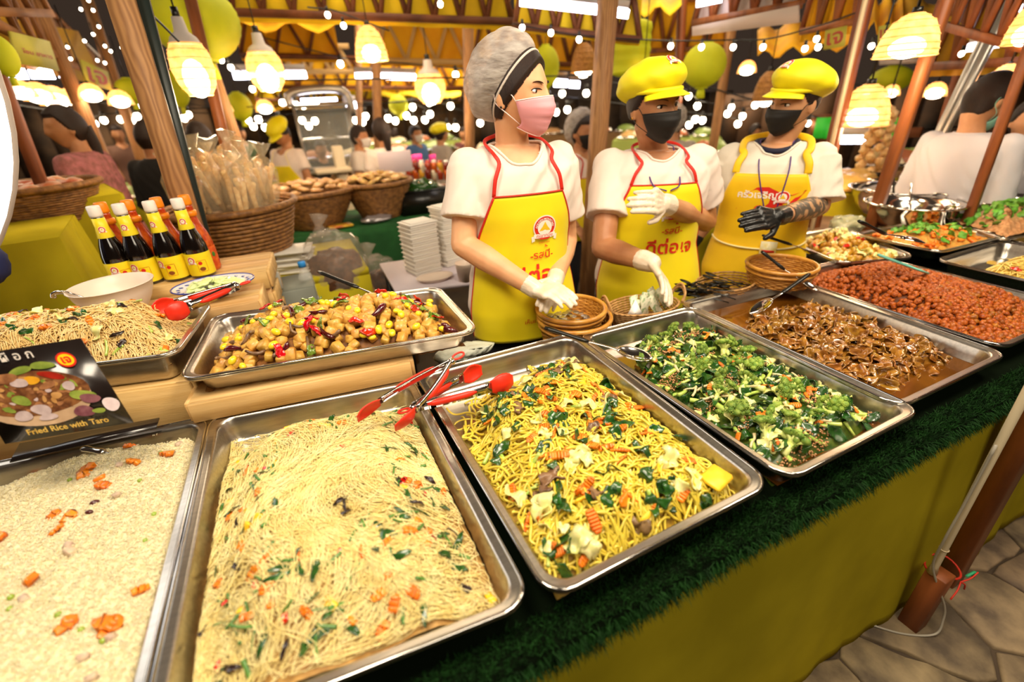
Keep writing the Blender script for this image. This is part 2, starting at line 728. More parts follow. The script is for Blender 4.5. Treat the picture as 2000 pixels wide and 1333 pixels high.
# olive cloth on the public side
nx, nz = 300, 22
xx = np.linspace(-2.1, 5.4, nx)
zz = np.linspace(0, 1, nz)
X, Z = np.meshgrid(xx, zz, indexing='ij')
fold = .010 * wob(X, Z * .3, 9, 3, 5) + .007 * wob(X, 0 * Z, 28, 4, 4) * (1 - Z)
Yc = .356 - .040 * (1 - Z) ** 1.3 - np.abs(fold) * (1.2 - Z)
Zc = .012 + Z * (TZ - .008) + .05 * sm01((X - 1.95) / .6) * (1 - Z) + .004 * wob(X, Z, 15, 6)
P = np.stack([X, Yc, Zc], -1)
top = np.stack([xx, np.full(nx, .40), np.full(nx, TZ + .003)], -1)[:, None]
mid = np.stack([xx, np.full(nx, .357), np.full(nx, TZ + .003)], -1)[:, None]
obj('counter_cloth', sheet(np.concatenate([P, mid, top], 1), .0015), M_LIME, loc=(1.5, .33, .4), label='lime green cloth hanging from the counter front to the paving', cat='tablecloth')
# artificial grass runner
M_GRASS = mat('artificial_grass', '#10280E', .75, col2='#1B4016', scale=40, vary=0, spec=.15)
M_GRASSB = mat('grass_backing', '#081006', .95, spec=.05)
n = 64000
gx = RNG.uniform(-1.2, 4.2, n)
s_ = RNG.uniform(0, 1, n) ** .8
onf = s_ < .42  # on the hanging front
q = s_ / .42
low = .742 + .012 * wob(gx, 0 * gx, 12, 8)
py = np.where(onf, .336, .336 + (s_ - .42) / .58 * .055)
pz = np.where(onf, low + (TZ + .006 - low) * q, TZ + .009)
base = np.stack([gx, py, pz], -1)
dirn = np.where(onf[:, None], V(0, -.75, -.5), V(0, -.25, 1)) + RNG.normal(0, .45, (n, 3))
dirn /= np.linalg.norm(dirn, axis=1)[:, None]
L = RNG.uniform(.013, .028, n) * np.where(onf, 1, .7)
side = np.cross(dirn, RNG.normal(size=(n, 3)))
side /= np.linalg.norm(side, axis=1)[:, None]
w = .0008
tip = base + dirn * L[:, None] + V(0, 0, -.004)
mid_ = base + dirn * (L * .55)[:, None]
vs = np.stack([base - side * w, base + side * w, mid_ + side * w * .8, mid_ - side * w * .8, tip], 1).reshape(-1, 3)
o_ = np.arange(n)[:, None] * 5
gr = vs, [o_ + np.array([[0, 1, 2, 3]]), o_ + np.array([[3, 2, 4]])]
gx2 = np.linspace(-1.25, 4.3, 160)
lo2 = .745 + .012 * wob(gx2, 0 * gx2, 12, 8)
bk = np.stack([np.stack([gx2, 0 * gx2 + .337, lo2], -1), np.stack([gx2, 0 * gx2 + .337, 0 * gx2 + TZ + .003], -1), np.stack([gx2, 0 * gx2 + .345, 0 * gx2 + TZ + .008], -1),
               np.stack([gx2, 0 * gx2 + 1.14, 0 * gx2 + TZ + .0075], -1)], 1)
g1 = sheet(bk, .002)
o = obj('artificial_grass', merge(gr, g1), [M_GRASS, M_GRASSB], loc=(1.5, .6, TZ), label='dark green artificial grass runner under the food pans', cat='grass', kind='stuff', smooth=False)
o.data.polygons.foreach_set('material_index', np.concatenate([np.zeros(2 * n, np.int32), np.ones(len(o.data.polygons) - 2 * n, np.int32)]))
# wooden riser blocks carrying the pans above the grass
for k, (x0, x1) in enumerate(((-.84, -.37), (-.27, .17), (.25, .68), (.74, 1.14), (1.2, 1.6), (1.72, 2.2), (2.26, 2.7), (2.8, 3.24), (3.32, 3.76))):
    pass

def bar_(p0, p1, w, d):
    ax = unit(np.asarray(p1) - p0)
    y = unit(np.cross(ax, V(1, 0, 0)))
    x = np.cross(y, ax)
    return mv(box(w, d, np.linalg.norm(np.asarray(p1) - p0), b=.003), (np.asarray(p0) + p1) / 2, R=np.stack([x, y, ax], 1))


# ================================================================== the front post with pipe
_yp = .284
_pf = at(1806, 1190, _yp)
_q0, _q1 = at(1820, 1118, _yp - .008), at(1955, 862, _yp - .008)
_r0, _r1 = at(1838, 1160, _yp + .006), at(1990, 878, _yp + .006)
_dp = (_q1 - _q0) / (_q1[2] - _q0[2])
_dr = (_r1 - _r0) / (_r1[2] - _r0[2])
t = thing('timber_post', (_r0[0], _yp, 0), 'reddish timber post standing in front of the counter cloth', 'post')
part('post', bar_(_r0 - _dr * _r0[2], _r0 + _dr * (2.7 - _r0[2]), .062, .048), M_WOODR, t, smooth=False)
_qb = _q0 - _dp * (_q0[2] - .05)
part('foot_block', box(.055, .052, float(_q0[2]) - .004, (_qb[0] + .002, _yp - .020, float(_q0[2]) / 2 - .002), b=.003), M_WOODR, t, smooth=False)
M_PVC = mat('cream_plastic_pipe', '#C9B896', .45)
_p0 = _q0
t = thing('plastic_pipe', _p0, 'cream plastic pipe tied upright to the timber post', 'pipe')
part('pipe', tube([_p0, _p0 + _dp * .03, _p0 + _dp * 2.6], [.0125, .0088, .0088], 14), M_PVC, t)
_aa = np.linspace(0, 2 * PI, 14, endpoint=False)
_c = _q0 - _dp * (_q0[2] - .36)
part('cable_tie', tube(_c + .0105 * np.cos(_aa)[:, None] * V(1, 0, 0) + .0105 * np.sin(_aa)[:, None] * V(0, 1, 0), .0016, 5, closed=True), M_PVC, t, label='pale cable tie')
_c = (_q0 - _dp * (_q0[2] - .20)) * (.6, .6, .6) + (_r0 - _dr * (_r0[2] - .20)) * (.4, .4, .4)
t = thing('cord_bow', _c, 'red cord knotted round the pipe and timber post with a scrap of green tape', 'cord')
_ab = np.linspace(0, 2 * PI, 20, endpoint=False)
part('loop', tube(_c + .048 * np.cos(_ab)[:, None] * V(1, 0, 0) + .040 * np.sin(_ab)[:, None] * V(0, 1, 0) + .006 * np.sin(2 * _ab)[:, None] * V(0, 0, 1), .003, 6, closed=True), mat('red_cord', '#C8301C', .6), t)
for sx, dz in ((-1, -.03), (.4, -.035), (1, .02)):
    part('cord_end', tube(spline([_c + V(-.01, -.048, 0), _c + V(-.01 + sx * .03, -.056, dz * .3), _c + V(-.01 + sx * .055, -.058, dz)], 8), .0022, 5), MATS['red_cord'], t)
part('tape', tube(spline([_c + V(.02, -.046, .003), _c + V(.05, -.052, .012), _c + V(.07, -.05, -.012), _c + V(.074, -.05, -.03)], 10), .004, 6, flat=.3), mat('green_tape', '#2E9A6A', .5), t, label='scrap of green tape')
_k = lambda z, dx, dy=0.0: (_q0 - _dp * (_q0[2] - z)) + V(dx, dy, 0)
_e = atz(1690, 1217, .02)
cab = spline([_k(.75, -.018), _k(.55, -.024), _k(.42, -.034), _k(.30, -.02), _k(.20, .008, -.03), _k(.13, .032, -.05), _k(.08, .034, -.06), _k(.025, .01, -.065), (_e * .5 + _k(.018, 0, -.05) * .5) * (1, 1, 0) + V(0, -.02, .018), _e, _e + V(-.05, .07, 0)], 70)
obj('power_cable', tube(cab, .0032, 8), mat('grey_cable', '#A8A090', .5), loc=_k(.02, 0), label='thin grey cable curling from the plastic pipe onto the paving', cat='cable')


# ================================================================== crates
def crate(p0, p1, depth, h, label, zt, nf=2, group='pine crates', gap=.018, top=True):
    """p0,p1 front top corners (world xy), goes back by depth"""
    p0, p1 = np.array(p0[:2]), np.array(p1[:2])
    ex = unit(np.append(p1 - p0, 0))
    ey = np.cross(V(0, 0, 1), ex)
    W = np.linalg.norm(p1 - p0)
    Rm = np.stack([ex, ey, V(0, 0, 1)], 1)
    o0 = np.append(p0, zt - h)
    t = thing('wooden_crate', o0, label, 'crate', group)
    ms = {}

    def slat(nm, sx, sy, sz, c, mm=M_WOODL):
        piece(nm, new_mesh(nm, box(sx, sy, sz, b=.002), False, [mm]), t, o0 + Rm @ V(*c), Rm)
    for cx in (.02, W - .02):
        for cy in (.02, depth - .02):
            slat('corner_post', .034, .034, h, (cx, cy, h / 2))
    sh = (h - gap * (nf - 1)) / nf
    for k in range(nf):
        zc = sh / 2 + k * (sh + gap)
        slat('slat', W, .012, sh, (W / 2, -.004, zc))
        slat('slat', W, .012, sh, (W / 2, depth + .004, zc))
        slat('slat', .012, depth - .004, sh, (-.004 + .0005, depth / 2, zc))
        slat('slat', .012, depth - .004, sh, (W + .004 - .0005, depth / 2, zc))
    if top:
        n = max(3, int(depth / .09))
        for k in range(n):
            slat('slat', W, depth / n - .008, .010, (W / 2, (k + .5) * depth / n, h - .004))
    return t, Rm, o0, W


_zt = .965 - .062
crate(atz(366, 790, _zt), atz(801, 706, _zt), .31, _zt - TZ - .008, 'pine crate under the tofu pan', _zt, 2, gap=.022)
_zm = 1.01 - .088
_c1 = atz(372, 745, _zm)
_c0 = _c1 + unit(atz(197, 770, _zm) - _c1) * .62
crate(_c0, _c1, .34, _zm - TZ - .008, 'pine crate under the brown noodle pan', _zm, 1)
_zb = 1.008
_d0, _d1 = atz(190, 640, _zb), atz(460, 590, _zb)
_zl = .975
crate((-.69, 1.83), (-.15, 1.80), .27, _zb - TZ - .008, 'tall pine crate carrying the sauce bottles', _zb, 3, gap=.02)
crate((-.78, 1.605), (-.18, 1.59), .19, _zl - TZ - .008, 'lower pine crate carrying the cream bowl and cucumber plate', _zl, 2, gap=.02)
# ================================================================== serving pans
STEEL = mat('brushed_steel', '#C4BDB2', 0.28, 1.0, col2='#B4AEA4', scale=9, bump=0.05, bscale=60, stretch=(1, 14, 14))
STEEL2 = mat('polished_steel', '#D6D2CC', 0.12, 1.0)
OIL = mat('oily_sauce', '#5A3208', 0.06, 0, coat=1, col2='#7A4A10', scale=6, spec=.7)


def rrect(W, D, r, n=6):
    pts = []
    for cx, cy, a0 in ((W / 2 - r, D / 2 - r, 0), (-W / 2 + r, D / 2 - r, PI / 2), (-W / 2 + r, -D / 2 + r, PI), (W / 2 - r, -D / 2 + r, 1.5 * PI)):
        for a in np.linspace(a0, a0 + PI / 2, n):
            pts.append((cx + r * math.cos(a), cy + r * math.sin(a)))
    return np.array(pts)


class Pan:
    """TL TR BR BL world corners of the outer rim"""

    def __init__(s, TL, TR, BR, BL, depth, label, name='serving_pan', group='steel serving pans', round_=.045, R=.030):
        s.c = [np.asarray(p, float) for p in (BL, BR, TL, TR)]
        s.W = (np.linalg.norm(s.c[1] - s.c[0]) + np.linalg.norm(s.c[3] - s.c[2])) / 2
        s.D = (np.linalg.norm(s.c[2] - s.c[0]) + np.linalg.norm(s.c[3] - s.c[1])) / 2
        s.H = np.mean([p[2] for p in s.c])
        s.depth = depth
        prof = [(.006, -.011), (.001, -.009), (-.0005, -.004), (.0015, -.0005), (.0045, .0008), (.0075, -.0006), (.015, -.001), (.0185, -.0025), (.0215, -.008),
                (.027, -depth * .45), (.0325, -depth * .85), (.037, -depth * .955), (.046, -depth), (.09, -depth - .0005), (.17, -depth + .0002)]
        rings = []
        for o, z in prof:
            W, D = s.W - 2 * o, s.D - 2 * o
            r = max(round_ - o * .45, .012)
            p = rrect(W, D, r)
            rings.append(np.concatenate([p, np.full((len(p), 1), z)], 1))
        P = np.array(rings)
        n = P.shape[1]
        v, ps = sheet(P.transpose(1, 0, 2), close_u=True)
        v = np.concatenate([v, [[0, 0, -depth + .0004]]])
        k = len(prof)
        e = np.arange(n)
        ps.append(np.stack([e * k + k - 1, ((e + 1) % n) * k + k - 1, np.full(n, len(v) - 1)], -1))
        w = s.map(v[:, 0] / s.W + .5, v[:, 1] / s.D + .5, v[:, 2])
        s.o = thing(name, s.map(.5, .5, -depth), label, 'pan', group)
        part('pan_body', (w, ps), STEEL, s.o)
        # rolled rim bead, a part of its own
        p = rrect(s.W - .003, s.D - .003, round_)
        pw = s.map(p[:, 0] / s.W + .5, p[:, 1] / s.D + .5, np.full(len(p), .0005))
        part('rim', tube(pw, .0028, 6, closed=True), STEEL2, s.o)

    def map(s, u, v, z):
        u, v, z = np.broadcast_arrays(np.asarray(u, float), v, z)
        u, v, z = u[..., None], v[..., None], z[..., None]
        a, b, c, d = s.c
        P = a * (1 - u) * (1 - v) + b * u * (1 - v) + c * (1 - u) * v + d * u * v
        return P + z * np.array([0, 0, 1.0])


def quad(px, z):
    return [atz(x, y, z) for x, y in px]


HP = 0.85
_A_tr, _A_br = atz(409, 812, HP), atz(246, 1510, HP)
_ad = unit(atz(0, 902, HP) - _A_tr)
pan_rice = Pan(_A_tr + _ad * .5, _A_tr, _A_br, _A_br + _ad * .5, .065, 'steel pan of white fried rice with carrots and peas, nearest the printed dish card')
pan_verm = Pan(*quad(((411, 814), (806, 740), (1044, 1177), (258, 1495)), HP), .065, 'steel pan of pale fried vermicelli between the rice and the yellow noodles')
pan_yell = Pan(*quad(((809, 731), (1121, 650), (1512, 945), (1074, 1175)), HP), .065, 'steel pan of thick yellow noodles with carrot slices')
pan_broc = Pan(*quad(((1126, 656), (1354, 598), (1804, 802), (1541, 940)), HP), .065, 'steel pan of stir-fried broccoli, kale and carrots')
pan_glut = Pan(*quad(((1322, 592), (1536, 541), (1972, 693), (1758, 797)), HP), .065, 'steel pan of sliced brown braised gluten in dark gravy')
_f_tl, _f_bl = atz(1524, 538, HP), atz(1962, 681, HP)
pan_ball = Pan(_f_tl, _f_tl + V(.52, .0, 0), _f_bl + V(.52, 0, 0), _f_bl, .065, 'steel pan heaped with glossy red-brown fried soy nuggets')
_g = _f_tl + V(.54, .03, .015)
_g = V(2.262, .885, HP + .015)
pan_pale = Pan(_g, _g + V(.5, 0, 0), _g + V(.47, -.53, 0), _g + V(-.02, -.53, 0), .065, 'steel pan of pale yellow shredded bamboo shoots beside the red-brown nuggets')
_h = _g + V(.53, .02, 0)
pan_far = Pan(_h, _h + V(.5, 0, 0), _h + V(.46, -.66, 0), _h + V(-.03, -.66, 0), .065, 'nearly empty steel pan beyond the shredded bamboo shoots')
_i = _h + V(.53, .02, 0)
pan_far2 = Pan(_i, _i + V(.5, 0, 0), _i + V(.46, -.66, 0), _i + V(-.03, -.66, 0), .065, 'steel pan with a little greenery at the far end of the counter')
pan_tofu = Pan(*quad(((416, 617), (857, 561), (938, 646), (346, 746)), .965), .06, 'shallow steel pan heaped with golden tofu cubes on a wooden crate')
_fr, _br = atz(345, 692, 1.01), atz(417, 590, 1.01)
_ld = unit(atz(197, 710, 1.01) - _fr)
pan_mee = Pan(_br + _ld * .68, _br, _fr, _fr + _ld * .68, .085, 'deep steel pan of brown fried noodles on a crate behind the dish card')
pan_curry = Pan(*quad(((1524, 464), (1640, 442), (1795, 503), (1640, 514)), .86), .05, 'steel pan of yellow vegetable curry behind the soy nuggets', round_=.06)
pan_sprout = Pan(*quad(((1664, 456), (1800, 430), (1970, 460), (1838, 493)), .885), .05, 'raised steel pan of carrot shreds topped with coriander')
pan_mince = Pan(*quad(((1835, 428), (1990, 402), (2130, 440), (1962, 468)), .885), .05, 'raised steel pan of brown mince heaped with green coriander')
LEVEL = {}


def heap(pan, f, m, name, label, cat, nu=90, nv=120, rough=0.002, rs=420, group=None, inset=.033, kind='stuff'):
    """food bed following f(u,v) = height above the pan floor"""
    u = np.linspace(inset / pan.W, 1 - inset / pan.W, nu)
    v = np.linspace(inset / pan.D, 1 - inset / pan.D, nv)
    U, Vv = np.meshgrid(u, v, indexing='ij')
    h = f(U, Vv)
    h = np.where(h > .003, h + rough * wob(U * pan.W, Vv * pan.D, rs, 5, 7), h)
    z = -pan.depth + .0006 + np.maximum(h, -.004)
    P = pan.map(U, Vv, z)
    o = obj(name, sheet(P), m, loc=pan.map(.5, .5, -pan.depth), label=label, cat=cat, group=group, kind=kind)
    pan.f = f
    return o


def edge(u, v, pan, w=.10):
    """0 at walls -> 1 inside"""
    du = np.minimum(u, 1 - u) * pan.W - .03
    dv = np.minimum(v, 1 - v) * pan.D - .03
    return sm01(np.minimum(du, dv) / w)


def sample(pan, n, ok=None, marg=.04):
    out = []
    while len(out) < n:
        u = RNG.uniform(marg / pan.W, 1 - marg / pan.W, n * 2)
        v = RNG.uniform(marg / pan.D, 1 - marg / pan.D, n * 2)
        h = pan.f(u, v)
        k = (h > .008) if ok is None else (h > .008) & ok(u, v)
        out += list(zip(u[k], v[k]))
    out = np.array(out[:n])
    return out[:, 0], out[:, 1]


def noodles(pan, n, K, step, r, curl, f, m, name, label, lift=(.0, .008), flow=None, sides=4, ok=None, seed=3, amp=.002, umarg=.036):
    rg = np.random.default_rng(seed)
    u, v = sample(pan, n, ok)
    x, y = u * pan.W, v * pan.D
    th = rg.uniform(0, 2 * PI, n) if flow is None else flow(u, v) + rg.normal(0, .45, n)
    cv = rg.normal(0, curl, n)
    dc = rg.normal(0, curl * .35, (n, K))
    lf = rg.uniform(lift[0], lift[1], n)
    ph = rg.uniform(0, 6.28, n)
    fr = rg.uniform(.25, .7, n)
    P = np.zeros((n, K, 3))
    for k in range(K):
        uu, vv = x / pan.W, y / pan.D
        h = f(np.clip(uu, 0, 1), np.clip(vv, 0, 1))
        z = -pan.depth + np.maximum(h, .002) + lf + amp * np.sin(ph + fr * k) - .35 * lift[1] * (abs(k - K / 2) / (K / 2)) ** 4
        P[:, k] = pan.map(uu, vv, z)
        cv = cv * .92 + dc[:, k]
        th = th + cv
        if flow is not None:
            d = flow(np.clip(uu, 0, 1), np.clip(vv, 0, 1)) - th
            th = th + .12 * np.sin(d)
        nx, ny = x + step * np.cos(th), y + step * np.sin(th)
        hit = (nx < umarg) | (nx > pan.W - umarg)
        th = np.where(hit, PI - th, th)
        hit2 = (ny < umarg) | (ny > pan.D - umarg)
        th = np.where(hit2, -th, th)
        x = np.clip(nx, umarg, pan.W - umarg)
        y = np.clip(ny, umarg, pan.D - umarg)
    o = obj(name, strands(P, r * rg.uniform(.85, 1.12, n), sides), m, loc=pan.map(.5, .5, -pan.depth), label=label, cat='noodles', kind='stuff')
    return o


def strew(pan, n, meshes, name, label, cat, group, lift=.004, tilt=.35, sc=(.85, 1.15), ok=None, childs=None, sink=0, marg=.045, at_=None):
    if n >= 90:  # spread evenly, without bare patches
        m, o0, o1 = n * 4, random.random(), random.random()
        i = np.arange(m)
        uu, vv = (o0 + i * .7548777) % 1, (o1 + i * .5698403) % 1
        uu = marg / pan.W + uu * (1 - 2 * marg / pan.W) + RNG.normal(0, .006, m)
        vv = marg / pan.D + vv * (1 - 2 * marg / pan.D) + RNG.normal(0, .006, m)
        k = (pan.f(uu, vv) > .008) & (True if ok is None else ok(uu, vv))
        u, v = uu[k][:n], vv[k][:n]
    else:
        u, v = sample(pan, n, ok, marg)
    Rs = rand_rot(len(u), tilt)
    out = []
    for i in range(len(u)):
        z = -pan.depth + max(float(pan.f(u[i], v[i])), .003) + lift - sink * random.random()
        k = i % len(meshes)
        s = random.uniform(*sc)
        # follow the slope of the heap
        e = .02
        P0 = pan.map(u[i], v[i], z)
        dx = (float(pan.f(min(u[i] + e, 1), v[i])) - float(pan.f(max(u[i] - e, 0), v[i]))) / (2 * e * pan.W)
        dy = (float(pan.f(u[i], min(v[i] + e, 1))) - float(pan.f(u[i], max(v[i] - e, 0)))) / (2 * e * pan.D)
        F = frame(unit((-dx, -dy, 1)), V(1, 0, 0))
        o = put(name, meshes[k], None, P0, (F @ Rs[i]) * s)
        tag(o, label, cat, group)
        if childs:
            cn, cm = childs
            put(cn, cm[k], o)
        out.append(o)
    return out


def jit(g, a, s, seed=0):
    v = g[0]
    n = np.stack([wob(v[:, 0] + 9.1 * v[:, 2], v[:, 1], s, seed + k, 4) for k in range(3)], -1)
    return v + n * a, g[1]


# ---- small food shapes (each mesh shared by its look-alikes)
def crinkle(L, W, T, n=26, waves=9):
    x = np.linspace(-L / 2, L / 2, n)
    y = np.linspace(-W / 2, W / 2, 5)
    X, Y = np.meshgrid(x, y, indexing='ij')
    wdt = np.sqrt(np.maximum(1 - (X / (L / 2)) ** 6, .15))
    Z = .0009 * np.sin(X / L * 2 * PI * waves) + .003 * np.cos(X / L * 2.2) - T / 2
    e = 1 + .05 * np.sin(X / L * 2 * PI * waves)
    return sheet(np.stack([X, Y * wdt * e, Z], -1), T)


def leaf(L, W, curl=.3, crump=.004, th=.0007, n=12, seed=0, rib=True):
    u = np.linspace(0, 1, n)
    w = np.linspace(-1, 1, 7)
    U, Wd = np.meshgrid(u, w, indexing='ij')
    pr = np.sin(PI * np.clip(U * .93 + .04, 0, 1)) ** .6
    X = (U - .5) * L
    Y = Wd * W / 2 * pr * (1 + .22 * np.sin(U * 9 + seed * 1.7 + Wd * 2) + .12 * np.sin(U * 21 + seed))
    X = X + .10 * W * np.sin(Wd * 5 + seed)
    Z = crump * wob(X, Y, 150, seed, 4) + abs(Wd) ** 1.5 * W * .2 * curl + curl * L * .35 * np.cos((U - .5) * 2.6)
    return sheet(np.stack([X, Y, Z], -1), th)


def stem(L, r, bend=.2, n=9, r2=None):
    t = np.linspace(-.5, .5, n)
    P = np.stack([t * L, bend * L * (t * t), 0 * t], -1)
    return tube(P, np.linspace(r, r2 or r, n), 8)


def cube(s, seed):
    g = box(s, s * random.uniform(.8, 1), s * random.uniform(.7, .95), b=s * .1)
    return jit(g, s * .028, 70, seed)


def floret(seed):
    r = random.Random(seed)
    H = .030
    stalk = [tube([(0, 0, -.016), (.001, 0, -.004), (.0, .001, .008)], [.0062, .0058, .007], 9)]
    tips = []
    for k in range(9):
        a = k * 2.4
        rr = .017 * math.sqrt((k + .5) / 9)
        tip = V(rr * math.cos(a), rr * math.sin(a), .019 + .006 * (1 - rr / .017) + r.uniform(-.001, .001))
        tips.append(tip)
        stalk.append(tube([(0, 0, .002), tip * (.5, .5, .7), tip], [.0042, .0030, .0036], 6))
    crown = []
    for t in tips:
        g = ball(.0074 * r.uniform(.85, 1.15), (0, 0, 0), 14, 9)
        v = g[0]
        nn = unit(v[0])
        d = 1 + .13 * np.sin(v[:, 0] * 1900 + seed) * np.sin(v[:, 1] * 1900) * np.sin(v[:, 2] * 1700 + 1)
        crown.append(mv((v * d[:, None] * (1, 1, .8), g[1]), t + V(0, 0, .003)))
    n = 130
    a = np.arange(n) * 2.39996
    q = np.sqrt((np.arange(n) + .5) / n) * .0225
    pos = np.stack([q * np.cos(a), q * np.sin(a), .031 - 16 * q * q + RNG.normal(0, .0006, n)], -1)
    crown.append(scatter(OCTA, pos, RNG.uniform(.0011, .0019, n), rand_rot(n)))
    return merge(*stalk), merge(*crown)


def gluten(seed):
    u = np.linspace(-1, 1, 11)
    U, W = np.meshgrid(u, u, indexing='ij')
    X = U * np.sqrt(1 - W * W / 2) * (.018, .024, .021)[seed % 3]
    Y = W * np.sqrt(1 - U * U / 2) * (.016, .012, .019)[seed % 3]
    r = 1 + .34 * wob(X, Y, 190, seed, 3)
    X, Y = X * r, Y * r
    Z = .006 * wob(X, Y, 190, seed + 9, 3) + .002 * np.abs(U) ** 2
    return sheet(np.stack([X, Y, Z], -1), .0028)


def share(name, gs, m, smooth=True):
    ms = m if isinstance(m, list) else [m]
    return [new_mesh(name, g, smooth, ms) for g in gs]


M_CARROT = mat('cooked_carrot', '#F08A1C', .35, col2='#E06A10', scale=60, sss=.15, coat=.3, vary=.12)
M_PEA = mat('green_pea', '#8FA83A', .3, sss=.1, coat=.4, vary=.1)
M_RED = mat('red_chilli', '#D8260E', .15, coat=.8, col2='#B01208', scale=60, vary=.1)
M_DRY = mat('dried_chilli', '#5A0E10', .2, coat=.8, col2='#3A080A', scale=80, vary=.15)
M_GREEN = mat('dark_cooked_leaf', '#2E5A1C', .25, col2='#163810', scale=70, coat=.5, vary=.2)
M_LGREEN = mat('light_stem', '#9CBC44', .28, col2='#C6D672', scale=70, coat=.5, vary=.15, sss=.1)
M_SPRING = mat('spring_onion', '#5E8A34', .35, col2='#2F5E26', scale=60, coat=.3, vary=.2)
M_BROCC = mat('broccoli_crown', '#8FA53E', .6, col2='#5A832C', scale=120, vary=.18, bump=.3)
M_BSTALK = mat('broccoli_stalk', '#C6D26A', .35, col2='#DCE090', scale=60, coat=.4, vary=.08, sss=.1)
M_CABB = mat('cooked_cabbage', '#EEE2A0', .3, col2='#D8D878', scale=40, coat=.4, vary=.08, sss=.15)
M_MUSH = mat('brown_mushroom', '#8A6A48', .4, col2='#5A3C28', scale=70, coat=.3, vary=.15)
M_WMUSH = mat('white_mushroom_strip', '#E6D5A4', .35, col2='#D4BC84', scale=60, coat=.3, vary=.08)
M_BLACK = mat('black_fungus', '#2A1712', .3, coat=.4, vary=.15)
M_EGG = mat('yellow_beancurd', '#EFCB30', .4, col2='#E8B820', scale=50, vary=.08, sss=.1)
M_TOFU = mat('fried_tofu', '#DEB052', .42, col2='#BE8630', scale=55, coat=.25, vary=.1, bump=.25, bscale=500, sss=.08)
M_GINK = mat('ginkgo_nut', '#EFD428', .22, coat=.6, sss=.2, vary=.05)
M_GPEP = mat('green_pepper', '#7C9430', .18, col2='#4E6A1C', scale=50, coat=.8, vary=.12)
M_GLUT = mat('braised_gluten', '#A87428', .22, col2='#7A4A14', scale=70, coat=.8, vary=.18)
M_NUG = mat('fried_soy_nugget', '#B0621C', .38, col2='#7A380A', scale=110, coat=.12, spec=.3, vary=.22, bump=.4, bscale=300)
M_MINCE = mat('soy_mince', '#C89A68', .5, col2='#A87444', scale=90, vary=.1, coat=.3)

carrots = share('carrot_slice', [crinkle(.046, .015, .005), crinkle(.036, .017, .005, 22, 7), crinkle(.028, .016, .0045, 18, 5), crinkle(.040, .011, .004, 22, 8)], M_CARROT)
carrots_s = share('carrot_piece', [jit(crinkle(.02, .012, .006, 12, 3), .0015, 200, k) for k in range(3)] + [jit(box(.014, .011, .008, b=.002), .0018, 200, 5)], M_CARROT)
peas = share('pea', [ball((.0048, .0048, .0044), n=12, m=8)], M_PEA)
beans = share('red_bean', [ball((.008, .0055, .005), n=12, m=8)], mat('kidney_bean', '#4A1410', .3, coat=.4))
chillis = share('chilli_slice', [leaf(.03, .012, .5, .002, .0016, seed=3), leaf(.022, .014, .4, .002, .0016, seed=4)], M_RED)
onions = share('spring_onion_piece', [stem(.034, .0022, .3), stem(.045, .0018, .5), stem(.024, .0028, .1)], M_SPRING)
greens = share('leaf_piece', [leaf(.045, .022, .35, .009, seed=k) for k in range(4)], M_GREEN)
sgreens = share('leaf_piece', [leaf(.04, .010, .3, .004, seed=k + 10) for k in range(4)], M_GREEN)
stems = share('stem_piece', [stem(.040, .0045, .3), stem(.052, .0038, .2), stem(.030, .0055, .1), stem(.045, .0050, .5, r2=.003)], M_LGREEN)
cabb = share('cabbage_piece', [leaf(.044, .032, .45, .009, .0014, n=16, seed=k + 20) for k in range(4)], M_CABB)
mush = share('mushroom_slice', [jit(gluten(40 + k), .001, 100, k) for k in range(3)], M_MUSH)
fungus = share('black_fungus_strip', [leaf(.03, .008, .8, .003, .001, seed=31), leaf(.022, .012, .6, .004, .001, seed=32)], M_BLACK)
eggs = share('beancurd_strip', [jit(box(.036, .012, .006, b=.002), .0012, 120, 2), jit(box(.026, .018, .007, b=.002), .0012, 120, 3)], M_EGG)
wm = share('mushroom_strip', [tube(spline([(-.02, 0, 0), (-.006, .002, .001), (.008, -.001, 0), (.02, .003, .001)], 7), [.0026, .003, .003, .0028, .003, .0034, .0045], 6) for k in range(1)]
           + [stem(.032, .0035, .4)], M_WMUSH)

# ---- rice
fR = lambda u, v: np.clip(.052 + .010 * wob(u * .5, v * .7, 14, 3) + .016 * np.sin(PI * np.clip(u, 0, 1)), 0, 1) * sm01((.985 - v - .03 * np.sin(u * 9)) / .085) * sm01((np.minimum(u, 1 - u) * .5 - .020) / .03 + .42)
M_RICE = mat('cooked_rice', '#F1E4BE', .5, col2='#E8D8A6', scale=160, sss=.2, bump=.4, bscale=700)
heap(pan_rice, fR, M_RICE, 'fried_rice', 'bed of pale fried rice filling the pan beside the dish card', 'rice', 150, 200, .0035, 210, inset=.025)
pan_rice.f = fR
n = 44000
_u, _v = sample(pan_rice, n, lambda u, v: v > .12, .027)
_h = fR(_u, _v) + .0035 * wob(_u * pan_rice.W, _v * pan_rice.D, 210, 5, 7)
_P = pan_rice.map(_u, _v, -pan_rice.depth + _h + RNG.uniform(-.001, .0022, n) + .0016 * wob(_u * .5, _v * .7, 900, 8, 6))
obj('rice_grains', scatter(OCTA, _P, np.stack([RNG.uniform(.0028, .0042, n), np.full(n, .0014), np.full(n, .0013)], -1), rand_rot(n, .6)), M_RICE,
    loc=pan_rice.map(.5, .5, -.06), label='loose grains of fried rice on top of the rice bed', cat='rice', kind='stuff')
vis = lambda u, v: v > .1
strew(pan_rice, 34, carrots_s, 'carrot_piece', 'small orange carrot piece on the fried rice', 'carrot', 'carrot pieces on the rice', lift=.002, ok=vis, sc=(1.0, 1.7))
strew(pan_rice, 22, peas, 'green_pea', 'green pea on the fried rice', 'pea', 'peas on the rice', lift=.001, ok=vis)
